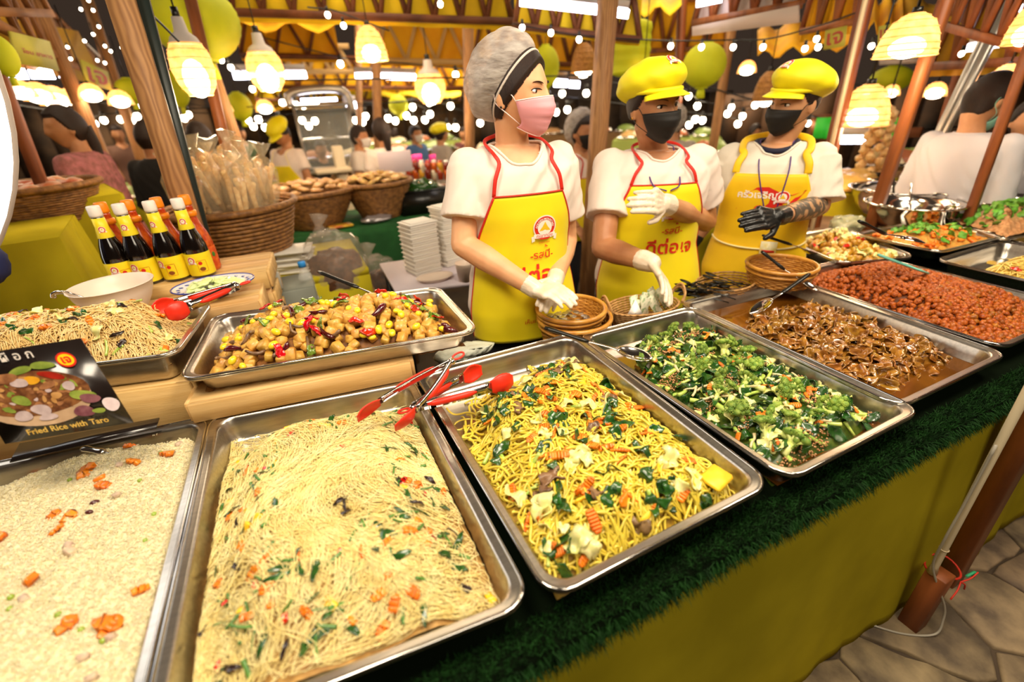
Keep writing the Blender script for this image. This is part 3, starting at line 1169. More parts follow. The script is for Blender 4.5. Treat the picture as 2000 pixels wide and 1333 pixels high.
strew(pan_rice, 8, beans, 'kidney_bean', 'dark red bean on the fried rice', 'bean', 'beans on the rice', lift=.002, ok=vis)
strew(pan_rice, 14, share('taro_cube', [jit(box(.015, .013, .010, b=.002), .0015, 150, 6)], mat('taro', '#D6BFA0', .5, col2='#B79A88', scale=90, vary=.08)),
      'taro_cube', 'pale mauve taro cube on the fried rice', 'taro', 'taro cubes on the rice', lift=.002, ok=vis)
# scattered crumbs of rice on the steel
_q = np.array([(340, 862), (352, 858), (300, 852), (372, 1000), (358, 1062), (330, 1170), (390, 905), (345, 1120), (336, 1196), (396, 858)])
_P = np.array([atz(x, y, HP - .002) for x, y in _q])
_P = np.repeat(_P, 4, 0) + RNG.normal(0, .003, (40, 3)) * (1, 1, .1)
obj('rice_crumbs', scatter(OCTA, _P, np.stack([RNG.uniform(.0024, .0036, 40), np.full(40, .0012), np.full(40, .0011)], -1), rand_rot(40, .3)), M_RICE,
    loc=_P.mean(0), label='stray rice crumbs on the rim between the rice and vermicelli', cat='rice', kind='stuff')

# ---- vermicelli
def fV(u, v):
    e = sm01((np.minimum(u, 1 - u) * .46 - .030) / .12)
    bk = sm01((.955 - v - .10 * sm01((.45 - u) / .45)) / .22)
    fr_ = sm01((v * .66 - .03) / .12)
    return (.034 + .062 * e) * sm01((np.minimum(u, 1 - u) * .46 - .014) / .03) * bk * (.45 + .55 * fr_) + (.008 * wob(u * .46, v * .66, 26, 4)) * e * bk


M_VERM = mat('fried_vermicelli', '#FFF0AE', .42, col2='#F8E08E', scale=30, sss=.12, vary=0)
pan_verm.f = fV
heap(pan_verm, lambda u, v: fV(u, v) - .003, mat('shaded_vermicelli_bed', '#BE9552', .6, col2='#9A7238', scale=60), 'shaded_vermicelli_bed', 'matted lower vermicelli layer, coloured dark as shade between the strands', 'noodles', 60, 80, .002, 300)  # bed browner than the strands, painting shadow into the gaps
pan_verm.f = fV
flowV = lambda u, v: 2.2 * wob(u * .46, v * .66, 16, 21, 4) + 1.9
noodles(pan_verm, 5200, 24, .0056, .00076, .05, fV, M_VERM, 'fried_vermicelli', 'tangled mound of pale thin fried vermicelli', (-.001, .012), flowV, 3, amp=.0014)
noodles(pan_verm, 1300, 20, .0048, .00072, .13, fV, M_VERM, 'loose_vermicelli', 'loose curled vermicelli ends over the pale mound', (.006, .013), None, 3, seed=8, amp=.0018)
pv = (lambda u, v: (u < .34) | (u > .72) | (v > .72) | (v < .30))
strew(pan_verm, 78, onions, 'spring_onion_piece', 'green spring onion piece in the vermicelli', 'spring onion', 'spring onion pieces in the vermicelli', lift=.008, ok=pv, sc=(.8, 1.3))
strew(pan_verm, 64, sgreens, 'leaf_piece', 'dark green leaf shred in the vermicelli', 'leaf', 'leaf shreds in the vermicelli', lift=.006, ok=pv)
strew(pan_verm, 44, carrots_s, 'carrot_piece', 'orange carrot piece in the vermicelli', 'carrot', 'carrot pieces in the vermicelli', lift=.006, ok=pv)
strew(pan_verm, 18, eggs, 'beancurd_strip', 'yellow beancurd strip in the vermicelli', 'beancurd', 'beancurd strips in the vermicelli', lift=.006, ok=pv, sc=(.7, 1))
strew(pan_verm, 22, chillis, 'chilli_slice', 'red chilli slice in the vermicelli', 'chilli', 'chilli slices in the vermicelli', lift=.007, sc=(.5, .9))
strew(pan_verm, 18, fungus, 'black_fungus_strip', 'black fungus strip in the vermicelli', 'mushroom', 'black fungus strips in the vermicelli', lift=.007)

# ---- thick yellow noodles
def fY(u, v):
    e = sm01((np.minimum(u, 1 - u) * .46 - .028) / .10)
    bk = sm01((.86 - v + .10 * sm01((u - .4) / .4) - .22 * sm01((.35 - u) / .3)) / .24)
    return (.022 + .045 * e) * bk * sm01((v * .66 - .02) / .06) + .007 * wob(u * .46, v * .66, 30, 6) * bk * e


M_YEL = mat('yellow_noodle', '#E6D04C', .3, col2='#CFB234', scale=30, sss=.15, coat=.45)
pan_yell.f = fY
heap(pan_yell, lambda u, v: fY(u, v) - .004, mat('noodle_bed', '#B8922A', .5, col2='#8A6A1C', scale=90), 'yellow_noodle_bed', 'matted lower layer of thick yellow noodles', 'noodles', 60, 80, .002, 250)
pan_yell.f = fY
noodles(pan_yell, 1050, 26, .0048, .0026, .15, fY, M_YEL, 'thick_yellow_noodles', 'tangle of thick glossy yellow noodles', (.0, .012), None, 7, seed=12, amp=.004)
strew(pan_yell, 60, carrots, 'carrot_slice', 'crinkle-cut orange carrot slice in the yellow noodles', 'carrot', 'carrot slices in the yellow noodles', lift=.010, tilt=.4)
strew(pan_yell, 64, greens, 'leaf_piece', 'dark green leaf piece in the yellow noodles', 'leaf', 'leaf pieces in the yellow noodles', lift=.011)
strew(pan_yell, 34, cabb, 'cabbage_piece', 'pale cabbage piece in the yellow noodles', 'cabbage', 'cabbage pieces in the yellow noodles', lift=.010, sc=(.6, 1.2))
strew(pan_yell, 26, stems, 'stem_piece', 'light green stem piece in the yellow noodles', 'stem', 'stem pieces in the yellow noodles', lift=.010, sc=(.6, 1))
strew(pan_yell, 12, mush, 'mushroom_slice', 'brown mushroom slice in the yellow noodles', 'mushroom', 'mushroom slices in the yellow noodles', lift=.012)
strew(pan_yell, 12, eggs, 'beancurd_piece', 'bright yellow beancurd piece in the yellow noodles', 'beancurd', 'beancurd pieces in the yellow noodles', lift=.008, sc=(.8, 1.2))
o = put('beancurd_slab', new_mesh('beancurd_slab', jit(box(.055, .045, .012, b=.004), .0015, 60, 3), True, [M_EGG]), None, atz(1398, 934, HP - .012), rot('Z', .25) @ rot('X', .12))
tag(o, 'large bright yellow beancurd slab at the near corner of the yellow noodles', 'beancurd')
o = put('carrot_slice', carrots[0], None, atz(1130, 705, HP - .055), rot('Z', .2))
tag(o, 'lone carrot slice on bare steel behind the yellow noodles', 'carrot')

# ---- broccoli and greens
def fB(u, v):
    e = sm01((np.minimum(u, 1 - u) * .44 - .028) / .09)
    bk = sm01((.93 - v - .32 * sm01((.42 - u) / .4)) / .10)
    fr_ = sm01((v * .66 - .03 - .015 * sm01((u - .8) / .2)) / .05)
    return (.022 + .026 * e) * bk * fr_ + .006 * wob(u * .46, v * .66, 34, 16) * bk * e


pan_broc.f = fB
heap(pan_broc, lambda u, v: fB(u, v) - .008, mat('stir_fry_bed', '#5C6A22', .3, col2='#2C4812', scale=70, coat=.4), 'stir_fry_bed', 'lower layer of chopped greens under the broccoli', 'vegetables', 60, 80, .003, 200)
heap(pan_broc, lambda u, v: .007 + 0 * u, OIL, 'stir_fry_sauce', 'thin brown sauce pooled under the broccoli', 'sauce', 6, 6, 0)
pan_broc.f = fB
fl = [floret(k) for k in range(5)]
fst, fcr = share('broccoli_stalk', [a for a, b in fl], M_BSTALK), share('crown', [b for a, b in fl], M_BROCC, smooth=False)
strew(pan_broc, 120, stems, 'chopped_kale', 'light green kale stem in the broccoli pan', 'stem', 'kale stems in the broccoli pan', lift=.002, tilt=.25, sc=(.8, 1.25))
strew(pan_broc, 140, greens, 'kale_leaf', 'dark green kale leaf in the broccoli pan', 'leaf', 'kale leaves in the broccoli pan', lift=.002, tilt=.5, sc=(.8, 1.3))
strew(pan_broc, 46, carrots, 'carrot_slice', 'crinkle-cut orange carrot slice in the broccoli pan', 'carrot', 'carrot slices in the broccoli pan', lift=.006, sc=(.6, .9))
strew(pan_broc, 46, wm, 'mushroom_strip', 'whitish mushroom strip in the broccoli pan', 'mushroom', 'mushroom strips in the broccoli pan', lift=.007)
strew(pan_broc, 40, cabb, 'cabbage_piece', 'pale cabbage piece in the broccoli pan', 'cabbage', 'cabbage pieces in the broccoli pan', lift=.004, sc=(.6, .9))
for k, (nn, tl, s_) in enumerate(((26, .8, (.8, 1.3)), (30, 1.6, (.8, 1.3)))):
    strew(pan_broc, nn, fst, 'broccoli_floret', 'green broccoli floret in the stir-fry pan', 'broccoli', 'broccoli florets in the stir-fry pan', lift=.006, tilt=tl, marg=.068, sc=s_, childs=('crown', fcr))
n = 2600
_u, _v = sample(pan_broc, n, lambda u, v: wob(u * .46, v * .66, 45, 77) > .25)
_P = pan_broc.map(_u, _v, -.065 + fB(_u, _v) + RNG.uniform(-.002, .009, n))
obj('soy_mince', scatter(OCTA, _P, RNG.uniform(.0018, .0036, (n, 3)), rand_rot(n)), M_MINCE, loc=_P.mean(0), label='crumbled soy mince strewn over the broccoli', cat='mince', kind='stuff')

# ---- braised gluten in gravy
def fG(u, v):
    bk = sm01((.86 - v - .20 * sm01((.4 - u) / .4)) / .18)
    return (.024 + .016 * sm01((np.minimum(u, 1 - u) * .46 - .03) / .08) + .006 * wob(u * .46, v * .66, 34, 26)) * bk * sm01((v * .66 - .05) / .09)


pan_glut.f = fG
heap(pan_glut, lambda u, v: .018 + 0 * u, OIL, 'gravy', 'dark glossy gravy in the gluten pan', 'gravy', 6, 6, 0)
heap(pan_glut, lambda u, v: fG(u, v) - .008, M_GLUT, 'gluten_bed', 'lower layer of brown gluten slices', 'gluten', 50, 70, .003, 180)
pan_glut.f = fG
strew(pan_glut, 290, share('gluten_slice', [gluten(k) for k in range(6)], M_GLUT), 'gluten_slice', 'glossy brown curled gluten slice in dark gravy', 'gluten', 'braised gluten slices', lift=.002, tilt=.45, sc=(.7, 1.15))

# ---- soy nuggets
def fN(u, v):
    e = sm01((np.minimum(u, 1 - u) * .5 - .026) / .13)
    return (.035 + .062 * e * sm01((v * .66 - .03) / .16) * sm01(((1 - v) * .66 - .03) / .15)) + .006 * wob(u * .46, v * .66, 24, 36) * e


pan_ball.f = fN
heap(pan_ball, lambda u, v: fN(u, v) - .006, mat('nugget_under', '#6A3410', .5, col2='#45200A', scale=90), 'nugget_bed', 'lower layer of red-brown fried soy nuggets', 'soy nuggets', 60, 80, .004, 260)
pan_ball.f = fN
ng = [jit(ball((.0098, .0090, .0086), n=10, m=7), .0014, 260, k) for k in range(5)]
nm = share('soy_nugget', ng, M_NUG)
strew(pan_ball, 300, nm, 'soy_nugget', 'glossy red-brown fried soy nugget in the heaped pan', 'soy nugget', 'fried soy nuggets', lift=.003, tilt=1.5, sc=(.75, 1.25), ok=lambda u, v: (v < .42), marg=.034)
n = 2100
_u, _v = sample(pan_ball, n, None, .032)
_P = pan_ball.map(_u, _v, -.065 + fN(_u, _v) + RNG.uniform(-.003, .005, n))
obj('soy_nuggets', scatter(ng[0], _P, RNG.uniform(.75, 1.15, n), rand_rot(n)), M_NUG, loc=_P.mean(0), label='heap of glossy red-brown fried soy nuggets', cat='soy nuggets', kind='stuff')

# ---- tofu cubes
def fT(u, v):
    e = sm01((np.minimum(u, 1 - u) * .68 - .032) / .17)
    f2 = sm01(((1 - v) * .36 - .020) / .10) * sm01((v * .36 - .022) / .10)
    return .020 + .070 * e * f2 + .006 * wob(u * .68, v * .36, 30, 46) * e


pan_tofu.f = fT
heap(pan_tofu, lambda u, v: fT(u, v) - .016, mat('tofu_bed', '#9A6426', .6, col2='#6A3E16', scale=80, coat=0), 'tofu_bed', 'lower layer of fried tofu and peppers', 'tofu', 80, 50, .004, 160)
pan_tofu.f = fT
strew(pan_tofu, 280, share('tofu_cube', [cube(.029, k) for k in range(7)], M_TOFU, False), 'tofu_cube', 'golden fried tofu cube in the heaped pan', 'tofu', 'fried tofu cubes', lift=.003, tilt=.8, sc=(.8, 1.15), marg=.058)
strew(pan_tofu, 52, share('ginkgo_nut', [ball((.0125, .0088, .0084), n=14, m=9)], M_GINK), 'ginkgo_nut', 'shiny yellow ginkgo nut among the tofu cubes', 'ginkgo nut', 'ginkgo nuts', lift=.020, tilt=.3, marg=.05)
strew(pan_tofu, 18, share('green_pepper_piece', [leaf(.04, .028, .5, .004, .003, seed=50 + k) for k in range(3)], M_GPEP), 'green_pepper_piece', 'glossy green pepper piece among the tofu cubes', 'pepper', 'green pepper pieces', lift=.019, tilt=.5, marg=.05, sc=(.8, 1.1))
strew(pan_tofu, 18, share('red_pepper_piece', [leaf(.038, .02, .6, .004, .003, seed=60 + k) for k in range(3)], M_RED), 'red_pepper_piece', 'glossy red pepper piece among the tofu cubes', 'pepper', 'red pepper pieces', lift=.020, tilt=.5, marg=.05)
strew(pan_tofu, 15, share('dried_chilli', [tube(spline([(-.026, 0, 0), (-.01, .005, .002), (.01, .004, 0), (.03, -.004, .002)], 9), [.002, .0065, .0085, .009, .0085, .0075, .006, .004, .0015], 8)], M_DRY),
      'dried_chilli', 'dark red dried chilli among the tofu cubes', 'chilli', 'dried chillies', lift=.021, tilt=.4, marg=.055)
strew(pan_tofu, 14, share('mushroom_piece', [tube(spline([(-.02, 0, 0), (-.005, .006, .002), (.01, .0, 0), (.022, -.008, .002)], 8), [.003, .005, .0045, .005, .004, .004, .0035, .003], 7)], M_MUSH),
      'mushroom_piece', 'brown mushroom strip among the tofu cubes', 'mushroom', 'mushroom strips in the tofu pan', lift=.019, tilt=.4, marg=.055)

# ---- brown fried noodles behind the dish card
def fM(u, v):
    e = sm01((np.minimum(u, 1 - u) * .68 - .03) / .13)
    f2 = sm01(((1 - v) * .38 - .02) / .12) * sm01((v * .38 - .03) / .10)
    return .045 + .095 * e * f2 + .008 * wob(u * .68, v * .36, 26, 56) * e


M_MEE = mat('brown_noodle', '#F4D492', .32, col2='#E2B86C', scale=40, sss=.1, coat=.3)
pan_mee.f = fM
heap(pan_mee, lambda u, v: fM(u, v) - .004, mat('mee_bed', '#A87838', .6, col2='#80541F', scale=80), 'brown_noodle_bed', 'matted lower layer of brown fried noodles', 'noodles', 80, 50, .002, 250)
pan_mee.f = fM
noodles(pan_mee, 2300, 18, .0048, .0014, .24, fM, M_MEE, 'brown_fried_noodles', 'mound of light brown fried noodles behind the dish card', (.0, .010), None, 4, seed=31, amp=.003)
strew(pan_mee, 30, carrots_s, 'carrot_piece', 'orange carrot piece in the brown noodles', 'carrot', 'carrot pieces in the brown noodles', lift=.009)
strew(pan_mee, 26, cabb, 'cabbage_piece', 'pale cabbage piece in the brown noodles', 'cabbage', 'cabbage pieces in the brown noodles', lift=.008, sc=(.6, 1))
strew(pan_mee, 24, stems, 'stem_piece', 'light green stem piece in the brown noodles', 'stem', 'stem pieces in the brown noodles', lift=.009, sc=(.5, .9))
strew(pan_mee, 16, greens, 'leaf_piece', 'dark green leaf piece in the brown noodles', 'leaf', 'leaf pieces in the brown noodles', lift=.009, sc=(.5, .9))
strew(pan_mee, 12, fungus, 'black_fungus_strip', 'dark fungus strip in the brown noodles', 'mushroom', 'fungus strips in the brown noodles', lift=.009)

# ---- the far pans
fP = lambda u, v: (.02 + .045 * edge(u, v, pan_pale, .12)) * sm01((.86 - v) / .2) + .006 * wob(u * .5, v * .7, 30, 66)
heap(pan_pale, lambda u, v: fP(u, v) - .003, mat('bamboo_bed', '#C8A040', .5), 'bamboo_bed', 'lower layer of shredded bamboo shoots', 'bamboo shoots', 50, 70, .003, 240)
pan_pale.f = fP
noodles(pan_pale, 800, 7, .008, .0026, .08, fP, mat('bamboo_shoot', '#E8CC70', .3, col2='#D8B450', scale=30, coat=.4), 'bamboo_shoots', 'pale yellow shredded bamboo shoots', (.0, .01), None, 4, seed=41)
strew(pan_pale, 12, chillis, 'chilli_slice', 'red chilli slice on the bamboo shoots', 'chilli', 'chilli slices on the bamboo shoots', lift=.01)
fC = lambda u, v: .03 + .055 * edge(u, v, pan_curry, .2) + .008 * wob(u * .4, v * .5, 30, 67)
heap(pan_curry, lambda u, v: fC(u, v) - .006, mat('curry_sauce', '#A8761C', .3, col2='#7E5A14', scale=50, coat=.5), 'curry_sauce', 'yellow curry sauce binding the vegetables', 'curry', 50, 50, .004, 180)
pan_curry.f = fC
strew(pan_curry, 110, share('curry_chunk', [jit(ball((.020, .016, .013), n=10, m=7), .003, 120, k) for k in range(4)], mat('curry_chunk', '#C99A28', .35, col2='#B07C1C', scale=50, vary=.15, coat=.4)),
      'curry_chunk', 'yellow-brown chunk in the vegetable curry', 'curry chunk', 'curry chunks', lift=.004, tilt=.6)
strew(pan_curry, 44, cabb, 'gourd_piece', 'pale green gourd piece in the vegetable curry', 'gourd', 'gourd pieces in the curry', lift=.008, sc=(.8, 1.2))
strew(pan_curry, 16, chillis, 'chilli_slice', 'red chilli slice in the vegetable curry', 'chilli', 'chilli slices in the curry', lift=.012, sc=(.8, 1.3))
M_CORI = mat('coriander', '#6FA834', .45, col2='#467C1E', scale=60, vary=.2)
cori = share('coriander_leaf', [leaf(.03, .024, .3, .005, .0008, seed=80 + k) for k in range(4)], M_CORI)
fS = lambda u, v: .03 + .035 * edge(u, v, pan_sprout, .12)
heap(pan_sprout, fS, mat('sprout_bed', '#C9A04A', .5, col2='#B8742A', scale=90), 'carrot_shred_bed', 'bed of shredded carrots and bean curd', 'vegetables', 50, 50, .005, 200)
strew(pan_sprout, 70, carrots_s, 'carrot_piece', 'orange carrot piece in the raised pan', 'carrot', 'carrot pieces in the raised pan', lift=.006, sc=(1, 1.6))
strew(pan_sprout, 46, cori, 'coriander_leaf', 'green coriander leaf over the carrot shreds', 'coriander', 'coriander leaves on the carrot pan', lift=.014, tilt=.6, ok=lambda u, v: (abs(u - .5) < .25) & (abs(v - .5) < .3), sc=(.9, 1.5))
fI = lambda u, v: .05 + .075 * edge(u, v, pan_mince, .16)
heap(pan_mince, fI, M_MINCE, 'mince_heap', 'heap of brown mince in the raised pan', 'mince', 60, 60, .007, 130)
pan_mince.f = fI
strew(pan_mince, 90, cori, 'coriander_leaf', 'green coriander leaf over the brown mince', 'coriander', 'coriander leaves on the mince', lift=.012, tilt=.7, ok=lambda u, v: (v > .3), sc=(1, 1.7))
for pn in (pan_far, pan_far2):
    heap(pn, lambda u, v: .012 + 0 * u, mat('thin_broth', '#8A7030', .15, coat=.5), 'broth', 'thin broth in the pan ' + ('beyond the bamboo shoots' if pn is pan_far else 'at the far end of the counter'), 'broth', 6, 6, 0)
# ================================================================== people
def skin(nm, c, c2):
    return mat(nm, c, .5, col2=c2, scale=12, sss=.15, bump=.03, bscale=700)


SKIN_A = skin('skin_light', '#E2AC80', '#D89C70')
SKIN_B = skin('skin_tan', '#C08A60', '#AE744C')
SKIN_C = skin('skin_medium', '#CF9A70', '#BC855C')
M_HAIR = mat('dark_hair', '#1D110C', .45, col2='#2E1B12', scale=60, stretch=(8, 8, .6), bump=.5, bscale=300, spec=.4)
M_TEE = mat('white_cotton', '#E6D6CA', .85, col2='#DECCBE', scale=8, sheen=.15, bump=.08, bscale=700)
M_APR = mat('yellow_apron', '#F3DE0A', .6, col2='#EBD308', scale=5, sheen=.1, bump=.06, bscale=800)
M_APR2 = mat('golden_apron', '#F2C60C', .6, col2='#E5B808', scale=5, bump=.06, bscale=800)
M_TRIM = mat('red_binding', '#C8200E', .6)
M_PRINT = mat('red_print', '#D2240F', .6)
M_WHITE = mat('white_print', '#F2EADF', .6)
M_CAPY = mat('yellow_cap', '#F0E20C', .6, col2='#E2D208', scale=7, bump=.08, bscale=600)
M_GLOVE = mat('clear_vinyl_glove', '#E8D8C4', .35, col2='#DCC9B0', scale=30, coat=.2, bump=.3, bscale=120)
M_BGLOVE = mat('black_nitrile_glove', '#141210', .35, bump=.2, bscale=150)
M_PANTS = mat('dark_trousers', '#1B1A20', .8)
M_SHOE = mat('dark_shoe', '#221C1A', .5)
M_EYEW = mat('eye_white', '#E9DFD6', .2)
M_IRIS = mat('dark_iris', '#1A0E08', .08, coat=.6)
M_LIP = mat('lip', '#A85A4C', .4)


def headpts(d, off=0.0, nose=True):
    d = np.asarray(d, float)
    x, y, z = d[..., 0], d[..., 1], d[..., 2]
    X, Y, Z = x * .075, y * .093, z * .117
    t = np.clip(-z, 0, 1)
    X = X * (1 - .40 * t ** 1.8)
    Y = np.where(y > 0, Y * (1 - .06 * t ** 2), Y * (1 - .45 * t ** 1.2) * 1.06)
    if nose:
        f = (y > .1) * 1.0
        ax = np.abs(X)
        g = lambda a, s: np.exp(-(a / s) ** 2)
        Y = Y + f * (.022 * g(X, .0105) * g(Z + .028, .017) + .012 * g(X, .009) * g(Z + .006, .02) - .009 * g(ax - .031, .016) * g(Z - .003, .010)
                     + .005 * g(ax - .03, .022) * g(Z - .023, .008) + .006 * g(X, .021) * g(Z + .062, .009) + .008 * g(X, .02) * g(Z + .1, .014)
                     + .005 * g(ax - .042, .02) * g(Z + .03, .02))
    P = np.stack([X, Y, Z], -1)
    return P + np.asarray(off)[..., None] * d if np.ndim(off) else P + off * d


def sphere_dirs(n=48, m=32):
    lo = np.linspace(0, 2 * PI, n + 1)
    la = np.linspace(-PI / 2, PI / 2, m)
    LO, LA = np.meshgrid(lo, la, indexing='ij')
    return np.stack([np.sin(LO) * np.cos(LA), np.cos(LO) * np.cos(LA), np.sin(LA)], -1)


def hsurf(x, z, off=0.0):
    """front surface point of the head at local x,z"""
    best = None
    yy = np.sqrt(max(1e-4, 1 - min(.98, (x / .075) ** 2 + (z / .117) ** 2)))
    d = unit((x / .075, yy, z / .117))
    p = headpts(d)
    for _ in range(6):
        d = unit(d + V((x - p[0]) / .075, 0, (z - p[2]) / .117) * .8)
        p = headpts(d)
    return p + V(0, off, 0)


def shell(keep, off, n=64, m=44, taper=.12, nose=False, bulge=None):
    """keep(d)->signed distance (>0 inside)"""
    d = sphere_dirs(n, m)
    k = keep(d)
    o = off * sm01(k / taper)
    if bulge is not None:
        o = o + bulge(d) * sm01(k / .35)
    P = headpts(d, o + .0015, nose)
    v, (q,) = sheet(P)
    kk = k.reshape(-1)
    q = q[(kk[q] > -.02).all(1)]
    return v, [q]


class Hd:
    def __init__(s, c, face, up=(0, 0, 1), sc=1.0):
        f = unit(face)
        u = np.asarray(up, float)
        u = unit(u - f * (u @ f))
        # local x = person's right
        r = np.cross(f, u)
        s.R = np.stack([r, f, u], 1) * sc
        s.c = np.asarray(c, float)
        s.sc = sc

    def __call__(s, p):
        return np.asarray(p) @ s.R.T + s.c

    def g(s, g):
        return s(g[0]), g[1]


def hand(w, d, n, thumb, curl=.35, sc=1.0, spread=.0):
    """w wrist, d direction of the fingers, n palm normal (towards the palm side), thumb = +1/-1 side"""
    d = unit(d)
    n = unit(np.asarray(n, float) - d * (np.asarray(n, float) @ d))
    s = np.cross(d, n) * thumb
    gs = []
    L = .085 * sc
    for k in range(5):
        o = (k - 2) * .0165 * sc
        gs.append(cap(w + s * o * .45, w + d * L * (.95 - .03 * abs(k - 1.5)) + s * o, .0135 * sc, .0115 * sc, 10, 3))
    fl_ = (.064, .074, .070, .054)
    for k in range(4):
        o = (1.6 - k) * .0195 * sc
        p = w + d * L * .92 + s * o
        a = 0.0
        dd = unit(d + s * spread * (1.5 - k) * .3)
        for j, fr in enumerate((.45, .32, .25)):
            a = curl * (.5 + .55 * j + .06 * k)
            e = unit(dd * math.cos(a) + n * math.sin(a))
            q = p + e * fl_[k] * fr * 1.25 * sc
            r0, r1 = (.0102 - .0009 * j) * sc, (.0095 - .0009 * j) * sc
            if k == 3:
                r0, r1 = r0 * .85, r1 * .85
            gs.append(cap(p, q, r0, r1, 10, 3))
            p = q
    p = w + d * L * .18 + s * .024 * sc
    t1 = unit(d * .65 + s * .75 + n * .25)
    q = p + t1 * .042 * sc
    gs.append(cap(p, q, .0135 * sc, .0105 * sc, 10, 3))
    t2 = unit(d * .9 + s * .25 + n * .35)
    q2 = q + t2 * .030 * sc
    gs.append(cap(q, q2, .0105 * sc, .0085 * sc, 10, 3))
    return merge(*gs)


SECT = [  # height below neck base, half width, half depth, forward shift
    (-.60, .165, .115, .0), (-.52, .175, .120, .0), (-.44, .160, .112, .0), (-.36, .143, .102, .0), (-.28, .146, .104, .0), (-.20, .162, .110, .004),
    (-.13, .172, .110, .004), (-.07, .170, .098, 0), (-.040, .152, .084, -.004), (-.016, .118, .070, -.008), (.004, .084, .060, -.008), (.02, .062, .052, -.008)]


class Body:
    def __init__(s, neck, F, sc=1.0, wide=1.0, lean=(0, 0)):
        s.n = np.asarray(neck, float)
        s.F = unit(np.append(np.asarray(F, float)[:2], 0))
        s.A = np.cross(s.F, V(0, 0, 1))  # person's right
        s.sc, s.w, s.lean = sc, wide, lean

    def cen(s, z):
        k = -z
        return s.n + V(s.lean[0] * k, s.lean[1] * k, z * s.sc)

    def rad(s, z, add=0.0):
        zz = [a[0] for a in SECT]
        rx = np.interp(z, zz, [a[1] for a in SECT]) * s.w * s.sc + add
        ry = np.interp(z, zz, [a[2] for a in SECT]) * (1 + (s.w - 1) * 1.3) * s.sc + add
        return rx, ry, np.interp(z, zz, [a[3] for a in SECT])

    def surf(s, th, z, add=0.0):
        th, z = np.broadcast_arrays(th, z)
        rx, ry, f = s.rad(z, add)
        k = -z
        c = s.n + np.stack([s.lean[0] * k, s.lean[1] * k, z * s.sc], -1)
        sn, cs = np.sin(th), np.cos(th)
        e = 2.4
        q = (np.abs(sn) ** e + np.abs(cs) ** e) ** (-1 / e)
        return c + (sn * q * rx)[..., None] * s.A + (cs * q * ry + f)[..., None] * s.F

    def loft(s, z0, z1, add=0.0, n=28):
        z = np.linspace(z0, z1, 26)
        th = np.linspace(0, 2 * PI, n, endpoint=False)
        TH, Z = np.meshgrid(th, z, indexing='ij')
        P = s.surf(TH, Z, add)
        v, ps = sheet(P, close_u=True)
        k = len(z)
        c0, c1 = P[:, 0].mean(0), P[:, -1].mean(0)
        v = np.concatenate([v, [c0, c1]])
        e = np.arange(n)
        e2 = (e + 1) % n
        ps.append(np.stack([e2 * k, e * k, np.full(n, n * k)], -1))
        ps.append(np.stack([e * k + k - 1, e2 * k + k - 1, np.full(n, n * k + 1)], -1))
        return v, ps

    def apron(s, x, h, add=.016):
        """x arc length to the person's left (viewer right when facing us), h height relative to neck base"""
        rx, ry, f = s.rad(h, add)
        r = (rx + ry) / 2 * 1.05
        return s.surf(-x / r, h, add)


